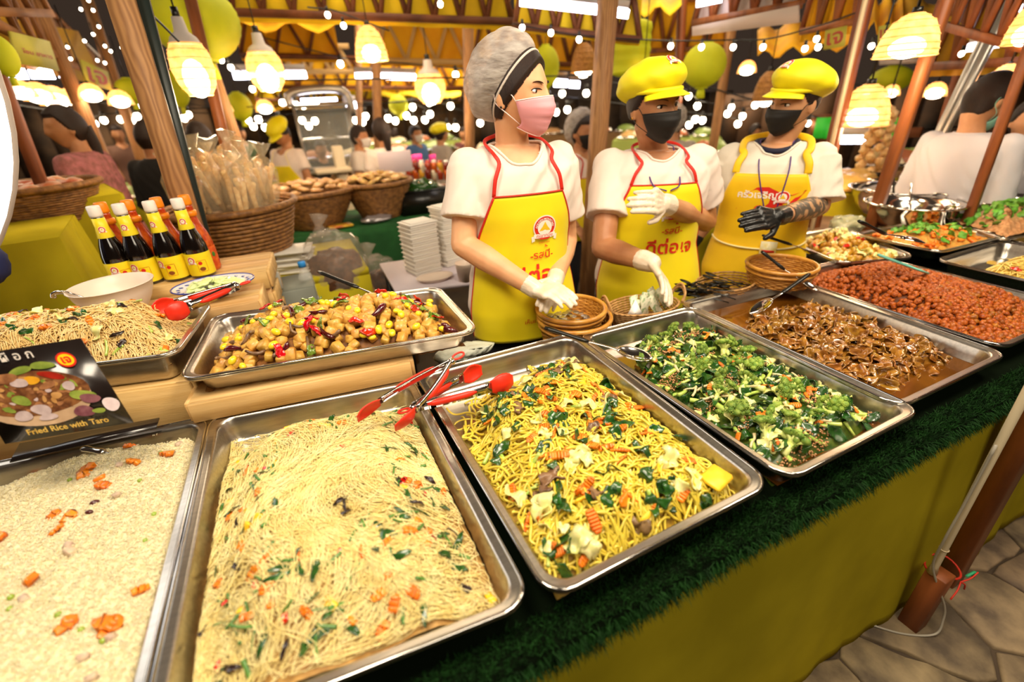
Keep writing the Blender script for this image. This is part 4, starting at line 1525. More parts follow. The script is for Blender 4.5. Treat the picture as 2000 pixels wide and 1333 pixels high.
def person(name_label, group, neck, F, hd, arms, skinm, sc=1.0, wide=1.0, vox=.0055, tee=M_TEE, sleeve=.5, legs=True, lean=(0, 0), pants=M_PANTS, face=True, armr=1.0, tee_low=-.60, skirt=None, feet_z=0.0, folds=.006, sl_r=1.0, cat='person'):
    b = Body(neck, F, sc, wide, lean)
    base = b.cen(-.6)
    root = thing('person', (base[0], base[1], feet_z), name_label, cat, group)
    d = sphere_dirs(44, 34)
    hg = sheet(headpts(d, 0.0, face))
    parts = [hd.g(hg)]
    for sx in (-1, 1):
        ear = mv(ball((.009, .017, .029), n=14, m=10), (sx * .078, -.012, -.012))
        lobe = mv(ball((.007, .010, .010), n=10, m=8), (sx * .078, -.008, -.034))
        parts += [hd.g(ear), hd.g(lobe)]
    nb = b.cen(-.02) - b.F * .012
    nt = hd(V(0, -.022, -.060))
    parts.append(tube([nb - V(0, 0, .05), nb, (nb * .45 + nt * .55), nt], [.066 * sc, .056 * sc, .050 * sc, .052 * sc], 16))
    parts.append(b.loft(-.60, .0, 0))
    tp, k_arm = [b.loft(tee_low, .004, .014, 36)], 0
    for a in arms:
        sh, el, wr = (np.asarray(p, float) for p in a[:3])
        r = armr * sc
        parts.append(cap(sh * .85 + el * .15, el, .046 * r, .040 * r, 14))
        parts.append(tube([el, el * .7 + wr * .3, el * .35 + wr * .65, wr, wr + unit(wr - el) * .012], [.039 * r, .041 * r, .033 * r, .0265 * r, .026 * r], 14))
        parts.append(cap(el, el * .9 + wr * .1, .040 * r, .040 * r, 12))
        e = sh * (1 - sleeve) + el * sleeve if sleeve <= 1 else el * (2 - sleeve) + wr * (sleeve - 1)
        if sleeve <= 1:
            tp.append(ball(.060 * r, sh + V(0, 0, .004), 16, 12))
            tp.append(tube([sh, sh * .6 + e * .4, e, e + unit(e - sh) * .008], np.array([.058, .062, .068, .069]) * r * sl_r, 18))
            tp.append(cap(sh, b.cen(-.05), .052 * r, .050 * r, 14))
        else:
            tp.append(ball(.060 * r, sh + V(0, 0, .004), 16, 12))
            tp.append(tube([sh, sh * .5 + el * .5, el, e], np.array([.060, .060, .056, .046]) * r * sl_r, 18))
    bd = remesh(merge(*parts), vox, 2)
    # keep only what clothes leave bare (the shirt hides the rest)
    part('body', bd, skinm, root)
    tg = remesh(merge(*tp), vox * 1.35, 3)
    v = tg[0]
    nz = folds * (wob(v @ b.A, v[:, 2] * .8 + (v @ b.F) * .6, 34, 3, 6) + .6 * wob(v @ b.A * 1.3 + v[:, 2], v @ b.F, 60, 9, 5))
    c = b.cen(-.2)
    rr = v - np.stack([np.full(len(v), c[0]), np.full(len(v), c[1]), v[:, 2]], -1)
    rr /= np.linalg.norm(rr, axis=1)[:, None] + 1e-9
    v = v + rr * nz[:, None]
    # scooped neckline: open the shirt round the neck
    rel = v - b.n
    inn = ((rel @ b.A) / (.082 * sc)) ** 2 + ((rel @ b.F - .018) / (.086 * sc)) ** 2 < 1
    inn &= rel[:, 2] > -.12
    fq = [p[~inn[p].all(1)] for p in tg[1]]
    part('shirt', (v, fq), tee, root)
    bv = bvh((v[::1], [p[(rel[p][:, :, 2] > -.16).all(1)] for p in tg[1]]))
    cp = []
    for a_ in np.linspace(0, 2 * PI, 40, endpoint=False):
        q = b.n + b.A * .082 * sc * math.cos(a_) + b.F * (.018 + .086 * sc * math.sin(a_))
        h = bv.ray_cast(Vector(q + V(0, 0, .08)), Vector((0, 0, -1)), .25)
        if h[0] is not None:
            cp.append(np.array(h[0]) + V(0, 0, .001))
    if len(cp) > 20:
        part('neckband', tube(np.array(cp), .0048, 6, closed=True), tee, root)
    if legs:
        hp = b.cen(-.60)
        lz = feet_z
        for sx in (-1, 1):
            h0 = hp + b.A * sx * .085 * wide * sc
            kn = V(h0[0], h0[1], (h0[2] + lz) / 2) + b.F * .02
            an = V(h0[0], h0[1], lz + .07)
            part('trouser_leg', tube([h0 + V(0, 0, .08), h0, kn, an], [.10 * wide * sc, .095 * wide * sc, .068 * sc, .055 * sc], 14), pants, root)
            part('shoe', mv(ball((.045, .12, .035), n=16, m=9), an + b.F * .045 + V(0, 0, -.032), R=frame(V(0, 0, 1), b.A)), M_SHOE, root)
    return root, b


def face_parts(root, hd, lash=True, lips=False):
    for sx in (-1, 1):
        p = hsurf(sx * .031, .003)
        e = part('eye', hd.g(mv(ball((.0150, .0058, .0062), n=18, m=11), p + V(0, -.0012, 0))), M_EYEW, root)
        part('iris', hd.g(mv(ball((.0058, .0030, .0056), n=14, m=9), p + V(0.001, .0030, 0))), M_IRIS, e)
        lid = [hsurf(sx * .031 + x, .003 + .0064 * math.sqrt(max(0, 1 - (x / .017) ** 2)), .0012) for x in np.linspace(-.016, .016, 9)]
        part('eyelid', hd.g(tube(lid, [.0008, .0014, .0018, .002, .002, .002, .0018, .0014, .0008], 6)), M_HAIR, root)
        br = [hsurf(sx * (.016 + .030 * t), .021 + .006 * math.sin(t * 2.4), .0012) for t in np.linspace(0, 1, 8)]
        part('eyebrow', hd.g(tube(br, [.0014, .0026, .0030, .003, .0028, .0024, .0018, .0008], 6, flat=.5)), M_HAIR, root)
    if lips:
        part('lips', hd.g(mv(ball((.021, .005, .0065), n=14, m=8), hsurf(0, -.062, .001))), M_LIP, root)


def face_mask(root, hd, m, band=None, label=None, top=-.006, w=68, sc=1.0):
    U, W = np.meshgrid(np.linspace(-1, 1, 31), np.linspace(0, 1, 19), indexing='ij')
    lo = np.radians(w) * U * (1 - .10 * W)
    zz = top - (.112 * W) + (.010 * np.abs(U) ** 2 * (1 - W) * -1) + .026 * np.abs(U) ** 2 * W - .004 * (1 - W)
    nar = 1 - .46 * W ** 1.7
    prot = (.012 + .016 * np.exp(-((W - .30) / .28) ** 2)) * np.cos(U * PI / 2) ** .8
    X = .0795 * np.sin(lo) * nar
    Y = (.0945 * np.cos(lo)) * (1 - .10 * W ** 2) + prot - .022 * np.clip((W - .72) / .28, 0, 1) ** 2
    Y = Y + .0012 * np.sin(W * 2 * PI * 5) * (1 - U ** 2)
    P = hd(np.stack([X, Y, zz], -1))
    mk = part('face_mask', sheet(P, .0015 if True else 0), m, root, label=label)
    if band:
        for row in (0, 18):
            part('mask_band', tube(P[:, row], .0030, 6, flat=.6), band, mk)
    for c in (0, 30):
        s = 1 if c == 30 else -1
        ear = V(s * .082, -.022, .004)
        ear2 = V(s * .080, -.024, -.03)
        loop = spline([hd.R.T @ ((P[c, 1] - hd.c) / hd.sc ** 2), V(s * .081, .02, -.002), ear, V(s * .082, -.03, -.012), ear2, V(s * .078, .012, -.055), hd.R.T @ ((P[c, 16] - hd.c) / hd.sc ** 2)], 26)
        part('ear_loop', hd.g(tube(loop, .0014, 5)), band or m, root)


def hair_cap(root, hd, front=.42, nape=-.5, off=.009, m=None, bulge=None):
    keep = lambda d: np.minimum(np.maximum((d[..., 2] - front) * .9 + .1 * -d[..., 1] * 0, (.22 + .75 * (d[..., 2] - .1) - d[..., 1]) * .8), d[..., 2] - nape)
    return part('hair', hd.g(shell(keep, off, 120, 84, bulge=bulge)), m or M_HAIR, root)


def text_on(b, s, size, cx, ch, m, root, name='lettering', add=.019, bold=.0, label=None, sub=2):
    v, ps = text_geo(s, size, bold=bold)
    P = b.apron(cx + v[:, 0], ch + v[:, 1] / b.sc, add)
    return part(name, (P, ps), m, root, smooth=False, label=label)


def apron(root, b, m, trim, top=-.165, hb=.105, low=-.66, wst=.22, side0=-.34, add=.024, straps=True, strap_w=.006, flat=None, bib_slant=0, trimr=.0055, neckw=.062, smat=None):
    H = np.linspace(top, low, 44)
    W = np.interp(-H, [-top, -side0 - .02, -side0 + .14, -low], [hb, wst * .86, wst, wst * 1.05])
    U = np.linspace(-1, 1, 27)
    Hh, Uu = np.meshgrid(H, U, indexing='ij')
    Wg = np.broadcast_to(W[:, None], Hh.shape)
    fold = .0035 * wob(Uu * 2, Hh * 3, 6, 5, 5) * sm01((-Hh + top) / .15)
    P = b.apron(Uu * Wg, Hh, add)
    nrm = P - b.surf(Uu * 0, Hh, -.05)
    P = P + fold[..., None] * b.F
    ap = part('apron', sheet(P, .002), m, root, label=None)
    edges = [P[:, 0], P[0, :], P[:, -1]]
    for e in edges:
        part('apron_binding', tube(e, trimr, 6, flat=.5), trim, ap)
    if straps:
        for s in (0, -1):
            c = P[0, s]
            sg = -1 if s == 0 else 1
            pts = [c, b.apron(sg * (neckw * 1.1 + .55 * (hb - neckw)), top * .62, add + .008), b.apron(sg * neckw * 1.15, top * .30, add + .012), b.apron(sg * neckw * 1.35, -.012, add + .016), b.n - b.A * sg * (neckw + .028) + V(0, 0, .016) - b.F * .012,
                   b.n - b.F * .070 + V(0, 0, .03) - b.A * sg * .03]
            P2 = spline(pts, 26)
            part('neck_strap', tube(P2, strap_w, 8, up=b.F + V(0, 0, .35), flat=.28), smat or trim, root)
    return ap, P


def ring(c, A, B, ra, rb, r, n=28, dz=None):
    a = np.linspace(0, 2 * PI, n, endpoint=False)
    P = c + np.cos(a)[:, None] * A * ra + np.sin(a)[:, None] * B * rb
    if dz is not None:
        P = P + dz(a)[:, None] * V(0, 0, 1)
    return tube(P, r, 7, closed=True)


def collar(root, b, m=None, ra=.078, rb=.072):
    return part('collar', ring(b.n + b.F * .006 + V(0, 0, .004), b.A, b.F, ra * b.sc, rb * b.sc, .0055, dz=lambda a: -.028 * np.maximum(np.sin(a), 0) ** 1.0), m or M_TEE, root)


# ---- emblem: white-edged red roundel with a yellow hill and a ribbon (flat print on cloth)
def fan(pts):
    n = len(pts)
    return np.concatenate([pts, [pts.mean(0)]]), [np.stack([np.arange(n), (np.arange(n) + 1) % n, np.full(n, n)], -1)]


def arcpts(cx, cy, rx, ry, a0, a1, n=28):
    a = np.linspace(a0, a1, n)
    return np.stack([cx + rx * np.cos(a), cy + ry * np.sin(a)], -1)


def flat2(p):
    return np.c_[p, np.zeros(len(p))]


M_GOLD = mat('gold_print', '#E8C020', .6)


def emblem(put_, s, root, words=True):
    """put_(v2d, lift) -> world points"""
    def add(pts, m, lift, nm='emblem_print'):
        v, ps = fan(flat2(pts))
        part(nm, (put_(v * s, lift), ps), m, root, smooth=False)
    add(arcpts(0, 0, 1, 1.05, 0, 2 * PI * .99, 40), M_WHITE, .0004)
    add(arcpts(0, 0, .90, .95, 0, 2 * PI * .99, 40), M_PRINT, .0009)
    add(arcpts(0, -.05, .62, .68, 0, 2 * PI * .99, 36), M_WHITE, .0014)
    add(np.array([(-.5, -.3), (-.2, .1), (0, .5), (.2, .1), (.5, -.3)]), M_GOLD, .0019)
    add(np.array([(-.95, -.55), (.95, -.55), (.95, -.9), (.5, -.98), (-.5, -.98), (-.95, -.9)]), M_WHITE, .0022)
    add(np.array([(-1.15, -.75), (-.9, -.7), (-.85, -1.15), (-1.1, -1.25)]), M_WHITE, .0016)
    add(np.array([(1.15, -.75), (.9, -.7), (.85, -1.15), (1.1, -1.25)]), M_WHITE, .0016)
    add(np.array([(-.55, -.92), (.55, -.92), (.3, -1.08), (-.3, -1.08)]), M_PRINT, .0026)
    v, ps = text_geo('ภูเขาทอง', .42)
    v[:, 1] -= .74
    part('emblem_lettering', (put_(v * s, .0030), ps), M_PRINT, root, smooth=False)
    if words:
        v, ps = text_geo('GOLDEN MOUNTAIN', .24, bold=.006)
        r = .70 + v[:, 1]
        a = PI / 2 - v[:, 0] / .74
        v2 = np.stack([r * np.cos(a) * 1.0, r * np.sin(a) * 1.05, v[:, 2]], -1)
        part('emblem_lettering', (put_(v2 * s, .0016), ps), M_WHITE, root, smooth=False)
        v, ps = text_geo('SINCE 1954', .2)
        v[:, 1] -= 1.38
        part('emblem_lettering', (put_(v * s, .0008), ps), M_PRINT, root, smooth=False)


def thai(b, root, cx, ch, s=1.0):
    """two printed lines on the bib; marks are set as pieces of their own"""
    def line(txt, size, x, y, bold):
        v, ps = text_geo(txt, size * s, bold=bold * s)
        part('apron_lettering', (b.apron(cx - 0 + x * s + v[:, 0], ch + (y * s + v[:, 1]) / b.sc, .0285), ps), M_PRINT, root, smooth=False)
    line('-รสนี-', .034, 0, 0, .0003)
    line('\u0e49', .030, .020, .016, .0003)
    line('ดีต่อเจ', .070, 0.0, -.068, .0014)


# ---------------------------------------------------------------- worker one: hairnet, pink mask
def P3(x, y, Y):
    return at(x, y, Y)


n1 = P3(1003, 284, 1.40)
hd1 = Hd(P3(1009, 180, 1.36), (.60, -.80, -.04), (-.03, 0, 1), .98)
F1 = V(-.12, -.99)
b0 = Body(n1, F1)
s1a, s1b = n1 + b0.A * .150 + V(0, 0, -.058), n1 - b0.A * .150 + V(0, 0, -.058)
arms1 = [(s1a, P3(905, 478, 1.36), P3(1046, 566, 1.17)), (s1b, P3(1106, 470, 1.42), P3(1083, 551, 1.22))]
w1, b1 = person('woman in white T-shirt, hairnet and pink face mask behind the tofu and yellow noodles', None, n1, F1, hd1, arms1, SKIN_A, 1.0, 1.02, .0048, sleeve=.62, sl_r=1.12)
face_parts(w1, hd1)
keepN = lambda d: (-.72 * d[..., 1] + .62 * d[..., 2]) - .10
keepH = lambda d: np.minimum((-.72 * d[..., 1] + .80 * d[..., 2] + .20 * np.abs(d[..., 0])) + .02 - .0, d[..., 2] + .55)
part('hair', hd1.g(shell(lambda d: keepH(d) + .06, .010, 180, 120)), M_HAIR, w1)
M_NET = mat('hairnet_gauze', '#E8DED4', .8, col2='#B4A69E', scale=22, alpha=.48, bump=.6, bscale=60, stretch=(1, 1, 2.5))
bl = lambda d: .040 * np.clip(-.85 * d[..., 1] + .25 * d[..., 2], 0, 1) + .016 + .004 * wob(d[..., 0] * 3, d[..., 2] * 3 + d[..., 1], 5, 4, 6)
net = part('hairnet', hd1.g(shell(keepN, .012, 84, 56, bulge=bl)), M_NET, w1, label='translucent white hairnet')
# elastic edge of the net
aa = np.linspace(0, 2 * PI, 60, endpoint=False)
nv = unit((0, -.72, .62))
e1 = V(1, 0, 0)
e2 = np.cross(nv, e1)
rc = .10 / np.linalg.norm((0, -.72, .62))
dd = nv * rc + math.sqrt(1 - rc * rc) * (np.cos(aa)[:, None] * e1 + np.sin(aa)[:, None] * e2)
part('elastic_edge', hd1.g(tube(headpts(dd, .010 + .0015 * np.sin(aa * 60), False), .0042, 6, closed=True)), mat('hairnet_elastic', '#CBBFB4', .8, bump=.5, bscale=200), net)
M_PINK = mat('pink_mask', '#EFA7AE', .75, col2='#E99AA4', scale=8)
face_mask(w1, hd1, M_PINK, mat('mask_white', '#F2D9D2', .75), 'pink pleated face mask')
part('earring', hd1.g(ball(.0035, (.084, -.008, -.036), 10, 7)), mat('black_stud', '#100C0C', .2), w1)
ap1, AP1 = apron(w1, b1, M_APR, M_TRIM, top=-.128, hb=.098, low=-.62)
emb = lambda cx, ch, b: (lambda v, lift: b.apron(cx + v[:, 0], ch + v[:, 1] / b.sc, .0278 + lift))
emblem(emb(.042, -.232, b1), .036, w1)
thai(b1, w1, .035, -.322, 1.0)
v, ps = text_geo('เห็นเวลา ดี เจ', .020)
part('apron_lettering', (b1.apron(.02 + v[:, 0], -.545 + v[:, 1], .0285), ps), M_PRINT, w1, smooth=False)
g = remesh(merge(hand(arms1[0][2], unit(P3(1100, 572, 1.06) - arms1[0][2]), V(.1, .4, -.9), 1, .55, .9), cap(arms1[0][2] - unit(arms1[0][2] - arms1[0][1]) * .035, arms1[0][2], .030, .029)), .0036, 2)
part('glove', g, M_GLOVE, w1, label='translucent vinyl glove')
g = remesh(merge(hand(arms1[1][2], unit(P3(1074, 584, 1.12) - arms1[1][2]), V(-.3, .3, -.9), -1, .5, .9), cap(arms1[1][2] - unit(arms1[1][2] - arms1[1][1]) * .035, arms1[1][2], .030, .029)), .0036, 2)
part('glove', g, M_GLOVE, w1, label='translucent vinyl glove')

# ---------------------------------------------------------------- worker two: yellow cap, black mask
M_BMASK = mat('black_mask', '#16120F', .7)


def cap_hat(root, hd, tilt=0.0, m=M_CAPY, puff=1.0, visor=True, emb_=True):
    """puffy crown with a soft band and a short curved peak"""
    T = np.array(Matrix.Rotation(tilt, 3, 'X'))
    d = sphere_dirs(56, 36)
    z = d[..., 2]
    r = np.stack([d[..., 0] * .108 * puff, d[..., 1] * .132 * puff, z * .078], -1)
    low = sm01(-z / .5)
    r = np.stack([r[..., 0] * (1 - .22 * sm01(-z)), r[..., 1] * (1 - .20 * sm01(-z)), r[..., 2]], -1)
    r = r * (1 + .025 * wob(d[..., 0] * 2, d[..., 1] * 2 + z, 4, 8, 5))[..., None]
    P = r @ T.T + V(0, -.030, .066)
    v, (q,) = sheet(P)
    zz = z.reshape(-1)
    q = q[(zz[q] > -.72).all(1)]
    h = part('cap', hd.g((v, [q])), m, root, label='puffy yellow cap')
    a = np.linspace(0, 2 * PI, 40, endpoint=False)
    bp = np.stack([.083 * np.sin(a), .104 * np.cos(a) - .008, .044 + .012 * np.cos(a)], -1)
    part('cap_band', hd.g(tube(bp, .008, 8, closed=True, flat=None)), m, h)
    if visor:
        U, W = np.meshgrid(np.linspace(-1, 1, 23), np.linspace(0, 1, 9), indexing='ij')
        ang = U * 1.12
        rad = 1 + .58 * W * np.cos(ang * 1.25).clip(0, 1) ** .6
        X = .082 * np.sin(ang) * (1 + .18 * W * np.cos(ang))
        Y = .100 * np.cos(ang) * rad - .005
        Z = .055 - .014 * W - .020 * np.abs(U) ** 2
        part('peak', hd.g(sheet(np.stack([X, Y, Z], -1), .003)), m, h)
    if emb_:
        def put_(v, lift):
            a_ = v[:, 0] / .11
            el = .55 + v[:, 1] / .085
            dd_ = np.stack([np.sin(a_) * np.cos(el), np.cos(a_) * np.cos(el), np.sin(el)], -1)
            Q = dd_ * (.108 * puff, .132 * puff, .078)
            Q = Q * 1.03 + unit(V(0, 1, .6)) * (lift * 1.2 + .002)
            return hd(Q @ T.T + V(0, -.030, .066))
        emblem(put_, .020, h, words=False)
    return h


n2 = P3(1281, 294, 1.50)
hd2 = Hd(P3(1277, 205, 1.455), (-.02, -1, -.10), (-.06, 0, 1), 1.0)
F2 = V(-.42, -.9)
b0 = Body(n2, F2, 1.0, 1.17)
s2a, s2b = n2 + b0.A * .172 + V(0, 0, -.055), n2 - b0.A * .172 + V(0, 0, -.055)
arms2 = [(s2a, P3(1178, 484, 1.44), P3(1272, 514, 1.22)), (s2b, P3(1378, 432, 1.46), P3(1296, 398, 1.24))]
w2, b2 = person('woman in white T-shirt, yellow cap and black face mask, one gloved hand raised', None, n2, F2, hd2, arms2, SKIN_B, 1.0, 1.17, .0048, sleeve=.60, armr=1.16, sl_r=1.08)
face_parts(w2, hd2)
hair_cap(w2, hd2, .50, -.45, .012)
cap_hat(w2, hd2, .32, puff=1.02)
face_mask(w2, hd2, M_BMASK, M_BMASK, 'black pleated face mask')
part('earring', hd2.g(ball(.003, (.086, -.006, -.036), 10, 7)), mat('gold_stud', '#D8A030', .2, 1), w2)
ap2, AP2 = apron(w2, b2, M_APR, M_TRIM, top=-.105, hb=.108, low=-.62, wst=.25)
emblem(emb(.035, -.20, b2), .032, w2)
thai(b2, w2, .045, -.28, 1.0)
for k, (hx, hy, hY, nrm_, th_, cu_) in enumerate(((1302, 556, 1.12, V(-.6, .5, -.5), 1, .35), (1222, 378, 1.10, V(.2, .9, -.3), 1, .75))):
    e, w = arms2[k][1], arms2[k][2]
    g = remesh(merge(hand(w, unit(P3(hx, hy, hY) - w), nrm_, th_, cu_, 1.06), cap(w - unit(w - e) * .04, w, .040, .035)), .0036, 2)
    part('glove', g, M_GLOVE, w2, label='translucent vinyl glove')
M_PURP = mat('purple_lanyard', '#4A2A6E', .6)


def lanyard(root, b, low, r=.0022, off=0.0, end=None):
    for sg in (-1, 1):
        pts = [b.n - b.F * .06 + V(0, 0, .024), b.n + b.A * sg * .058 + V(0, 0, .016), b.n + b.A * sg * .056 + b.F * .055 + V(0, 0, -.012), b.apron(-sg * .045 + off * .3, -.10, .030), b.apron(-sg * .006 + off, low, .034)]
        part('lanyard', tube(spline(pts, 30), r * 1.3, 6, flat=.5), M_PURP, root)


lanyard(w2, b2, -.125, off=.01)

# ---------------------------------------------------------------- worker three: yellow cap, black mask and gloves, badge
n3 = P3(1517, 280, 1.40)
hd3 = Hd(P3(1552, 198, 1.36), (-.97, .10, -.14), (.05, -.10, 1), .96)
F3 = V(-.80, -.60)
b0 = Body(n3, F3, 1.02, 1.10)
s3a, s3b = n3 + b0.A * .165 + V(0, 0, -.06), n3 - b0.A * .165 + V(0, 0, -.06)
arms3 = [(s3a, P3(1388, 420, 1.66), P3(1350, 480, 1.68)), (s3b, P3(1600, 402, 1.20), P3(1516, 424, 1.08))]
w3, b3 = person('man in white T-shirt, yellow cap, black face mask and black gloves at the far pans', None, n3, F3, hd3, arms3, SKIN_C, 1.02, 1.10, .0048, tee=mat('offwhite_cotton', '#DCD3C4', .85, col2='#D2C8B8', scale=8, bump=.08, bscale=700), sleeve=.88, sl_r=1.25)
face_parts(w3, hd3)
hair_cap(w3, hd3, .50, -.35, .008)
cap_hat(w3, hd3, .34, puff=1.04)
face_mask(w3, hd3, M_BMASK, M_BMASK, 'black pleated face mask')
part('collar', ring(b3.n + b3.F * .008 + V(0, 0, .006), b3.A, b3.F, .074, .072, .013, dz=lambda a: -.03 * np.maximum(np.sin(a), 0)), mat('navy_undershirt', '#1A1A30', .8), w3, label='navy undershirt collar')
M_PALEB = mat('cream_binding', '#F0DFA0', .7)
ap3, AP3 = apron(w3, b3, M_APR2, M_PALEB, top=-.100, hb=.115, low=-.62, wst=.25, trimr=.003, strap_w=.014, neckw=.085, smat=M_APR2)
vv = []
# red swoosh panel with white lettering
sw = np.array([(-.085, -.045), (-.062, .005), (-.035, .028), (-.005, .030), (.03, .012), (.06, .006), (.095, .022), (.075, -.012), (.05, -.030), (.0, -.036), (-.045, -.040)])
c0, pp = fan(flat2(sw))
c0 = c0 * 1.25
part('apron_print', (b3.apron(.01 + c0[:, 0], -.185 + c0[:, 1], .0272), pp), M_PRINT, w3, smooth=False)
v, ps = text_geo('ครัวเจริญ', .036, bold=.0008)
part('apron_lettering', (b3.apron(-.03 + v[:, 0], -.180 + v[:, 1], .0285), ps), M_WHITE, w3, smooth=False)
emblem(emb(.055, -.185, b3), .023, w3, words=False)
# waist tie
pts = [b3.apron(x, -.40 + .02 * (x / .2) ** 2, .031) for x in np.linspace(-.22, .22, 20)]
part('waist_tie', tube(pts, .004, 6), M_PALEB, w3)
e, w = arms3[1][1], arms3[1][2]
g = remesh(merge(hand(w, unit(P3(1440, 430, 1.06) - w), V(-.1, .75, -.6), 1, .22, 1.06), cap(w - unit(w - e) * .055, w, .036, .031)), .0036, 2)
part('glove', g, M_BGLOVE, w3, label='black nitrile glove')
e, w = arms3[0][1], arms3[0][2]
g = remesh(merge(hand(w, unit(P3(1340, 530, 1.68) - w), V(.6, -.4, -.2), -1, .3, 1.06), cap(w - unit(w - e) * .05, w, .036, .031)), .0045, 2)
part('glove', g, M_BGLOVE, w3, label='black nitrile glove')
# tattoo sleeve: ink on the near forearm, a thin skin-tight band of irregular marks
e, w = arms3[1][1], arms3[1][2]
M_INK = mat('tattooed_skin', '#B0865E', .5, col2='#4E4438', scale=34, lo=.42, hi=.5)
ax_ = unit(w - e)
part('tattoo', tube([e + ax_ * .03, e * .7 + w * .3 + ax_ * .0, e * .35 + w * .65, e * .2 + w * .8], np.array([.041, .042, .0345, .032]) * 1.025, 20, caps=False), M_INK, w3, label='forearm covered in dark ink tattoos')
lanyard(w3, b3, -.30, off=.03)
bc = b3.apron(.045, -.41, .040)
Fb = np.stack([-b3.A, V(0, 0, 1), b3.F], 1)
bd_ = thing('name_badge', bc, 'laminated name badge hanging on a purple lanyard over the golden apron', 'badge')
part('card', mv(box(.062, .095, .003), bc, R=Fb), mat('badge_card', '#EDE6C8', .3, col2='#E4CE60', scale=30), bd_, smooth=False)
part('printed_bar', mv(box(.050, .012, .001), bc + b3.F * .0022 + V(0, 0, .005), R=Fb), M_PRINT, bd_, smooth=False)
part('printed_bar', mv(box(.062, .022, .001), bc + b3.F * .0022 + V(0, 0, -.034), R=Fb), mat('badge_pink', '#EBC0BE', .4), bd_, smooth=False)
# ================================================================== props on and near the counter
def ad(px, py, D):
    """point on the pixel's ray at horizontal distance D"""
    d = ray(px, py)
    return CAMP + d * D / math.hypot(d[0], d[1])


M_CREAM = mat('cream_melamine', '#EBD8C6', .35)
M_BAMB = mat('bamboo_weave', '#C88E3C', .5, col2='#9A6420', scale=40, stretch=(1, 1, 6), bump=.4, bscale=120)
M_BAMBD = mat('dark_bamboo_weave', '#9A6A34', .6, col2='#6A4420', scale=40, bump=.5, bscale=90)
M_WICK = mat('wicker', '#C89B62', .6, col2='#9A6E3A', scale=60, bump=.4, bscale=200)
M_BLKP = mat('black_plastic', '#15130F', .3)
M_REDS = mat('red_silicone', '#E8301A', .38, sss=.05)
M_CLEAR = mat('clear_plastic', '#F2F4F0', .08, alpha=.25, spec=.8)
M_GLASS = mat('thin_glass', '#EAF2F0', .05, alpha=.18, spec=.8)


def disc(r, z, n=24):
    a = np.linspace(0, 2 * PI, n, endpoint=False)
    v = np.c_[r * np.cos(a), r * np.sin(a), np.full(n, z)]
    return np.r_[v, [[0, 0, z]]], [np.stack([np.arange(n), (np.arange(n) + 1) % n, np.full(n, n)], -1)]


# ---- cream bowl and the ladle in it
bc = V(at(208, 557, 1.69)[0] + .01, 1.69, _zl)
t = thing('serving_bowl', bc, 'plain cream bowl standing in front of the dark sauce bottles', 'bowl')
part('bowl', mv(lathe([(.0, .004), (.052, .0), (.058, .004), (.085, .045), (.098, .075), (.104, .098), (.108, .100), (.106, .102), (.102, .099), (.094, .074), (.08, .046), (.05, .012), (0, .010)], 40), bc), M_CREAM, t)
t = thing('ladle', bc + V(-.09, 0, .08), 'steel ladle handle hooked over the cream bowl', 'ladle')
part('handle', tube(spline([bc + V(-.02, -.01, .03), bc + V(-.085, -.02, .088), bc + V(-.105, -.03, .106), bc + V(-.122, -.034, .106), bc + V(-.126, -.034, .094)], 20), [.0028] * 20, 8, flat=2.2), STEEL2, t)

# ---- sauce bottles
M_SOY = mat('dark_soy_sauce', '#0A0503', .08, coat=1, spec=.8)
M_YLAB = mat('yellow_label', '#F0D414', .4, col2='#F4DE30', scale=20)
M_OCAP = mat('orange_cap', '#F28A12', .35)
M_WCAP = mat('white_cap', '#EDE4DA', .4)
M_CHIL = mat('chilli_sauce', '#A82408', .2, coat=.6, col2='#D8641C', scale=50)
M_GRN = mat('green_print', '#3C7A2A', .5)


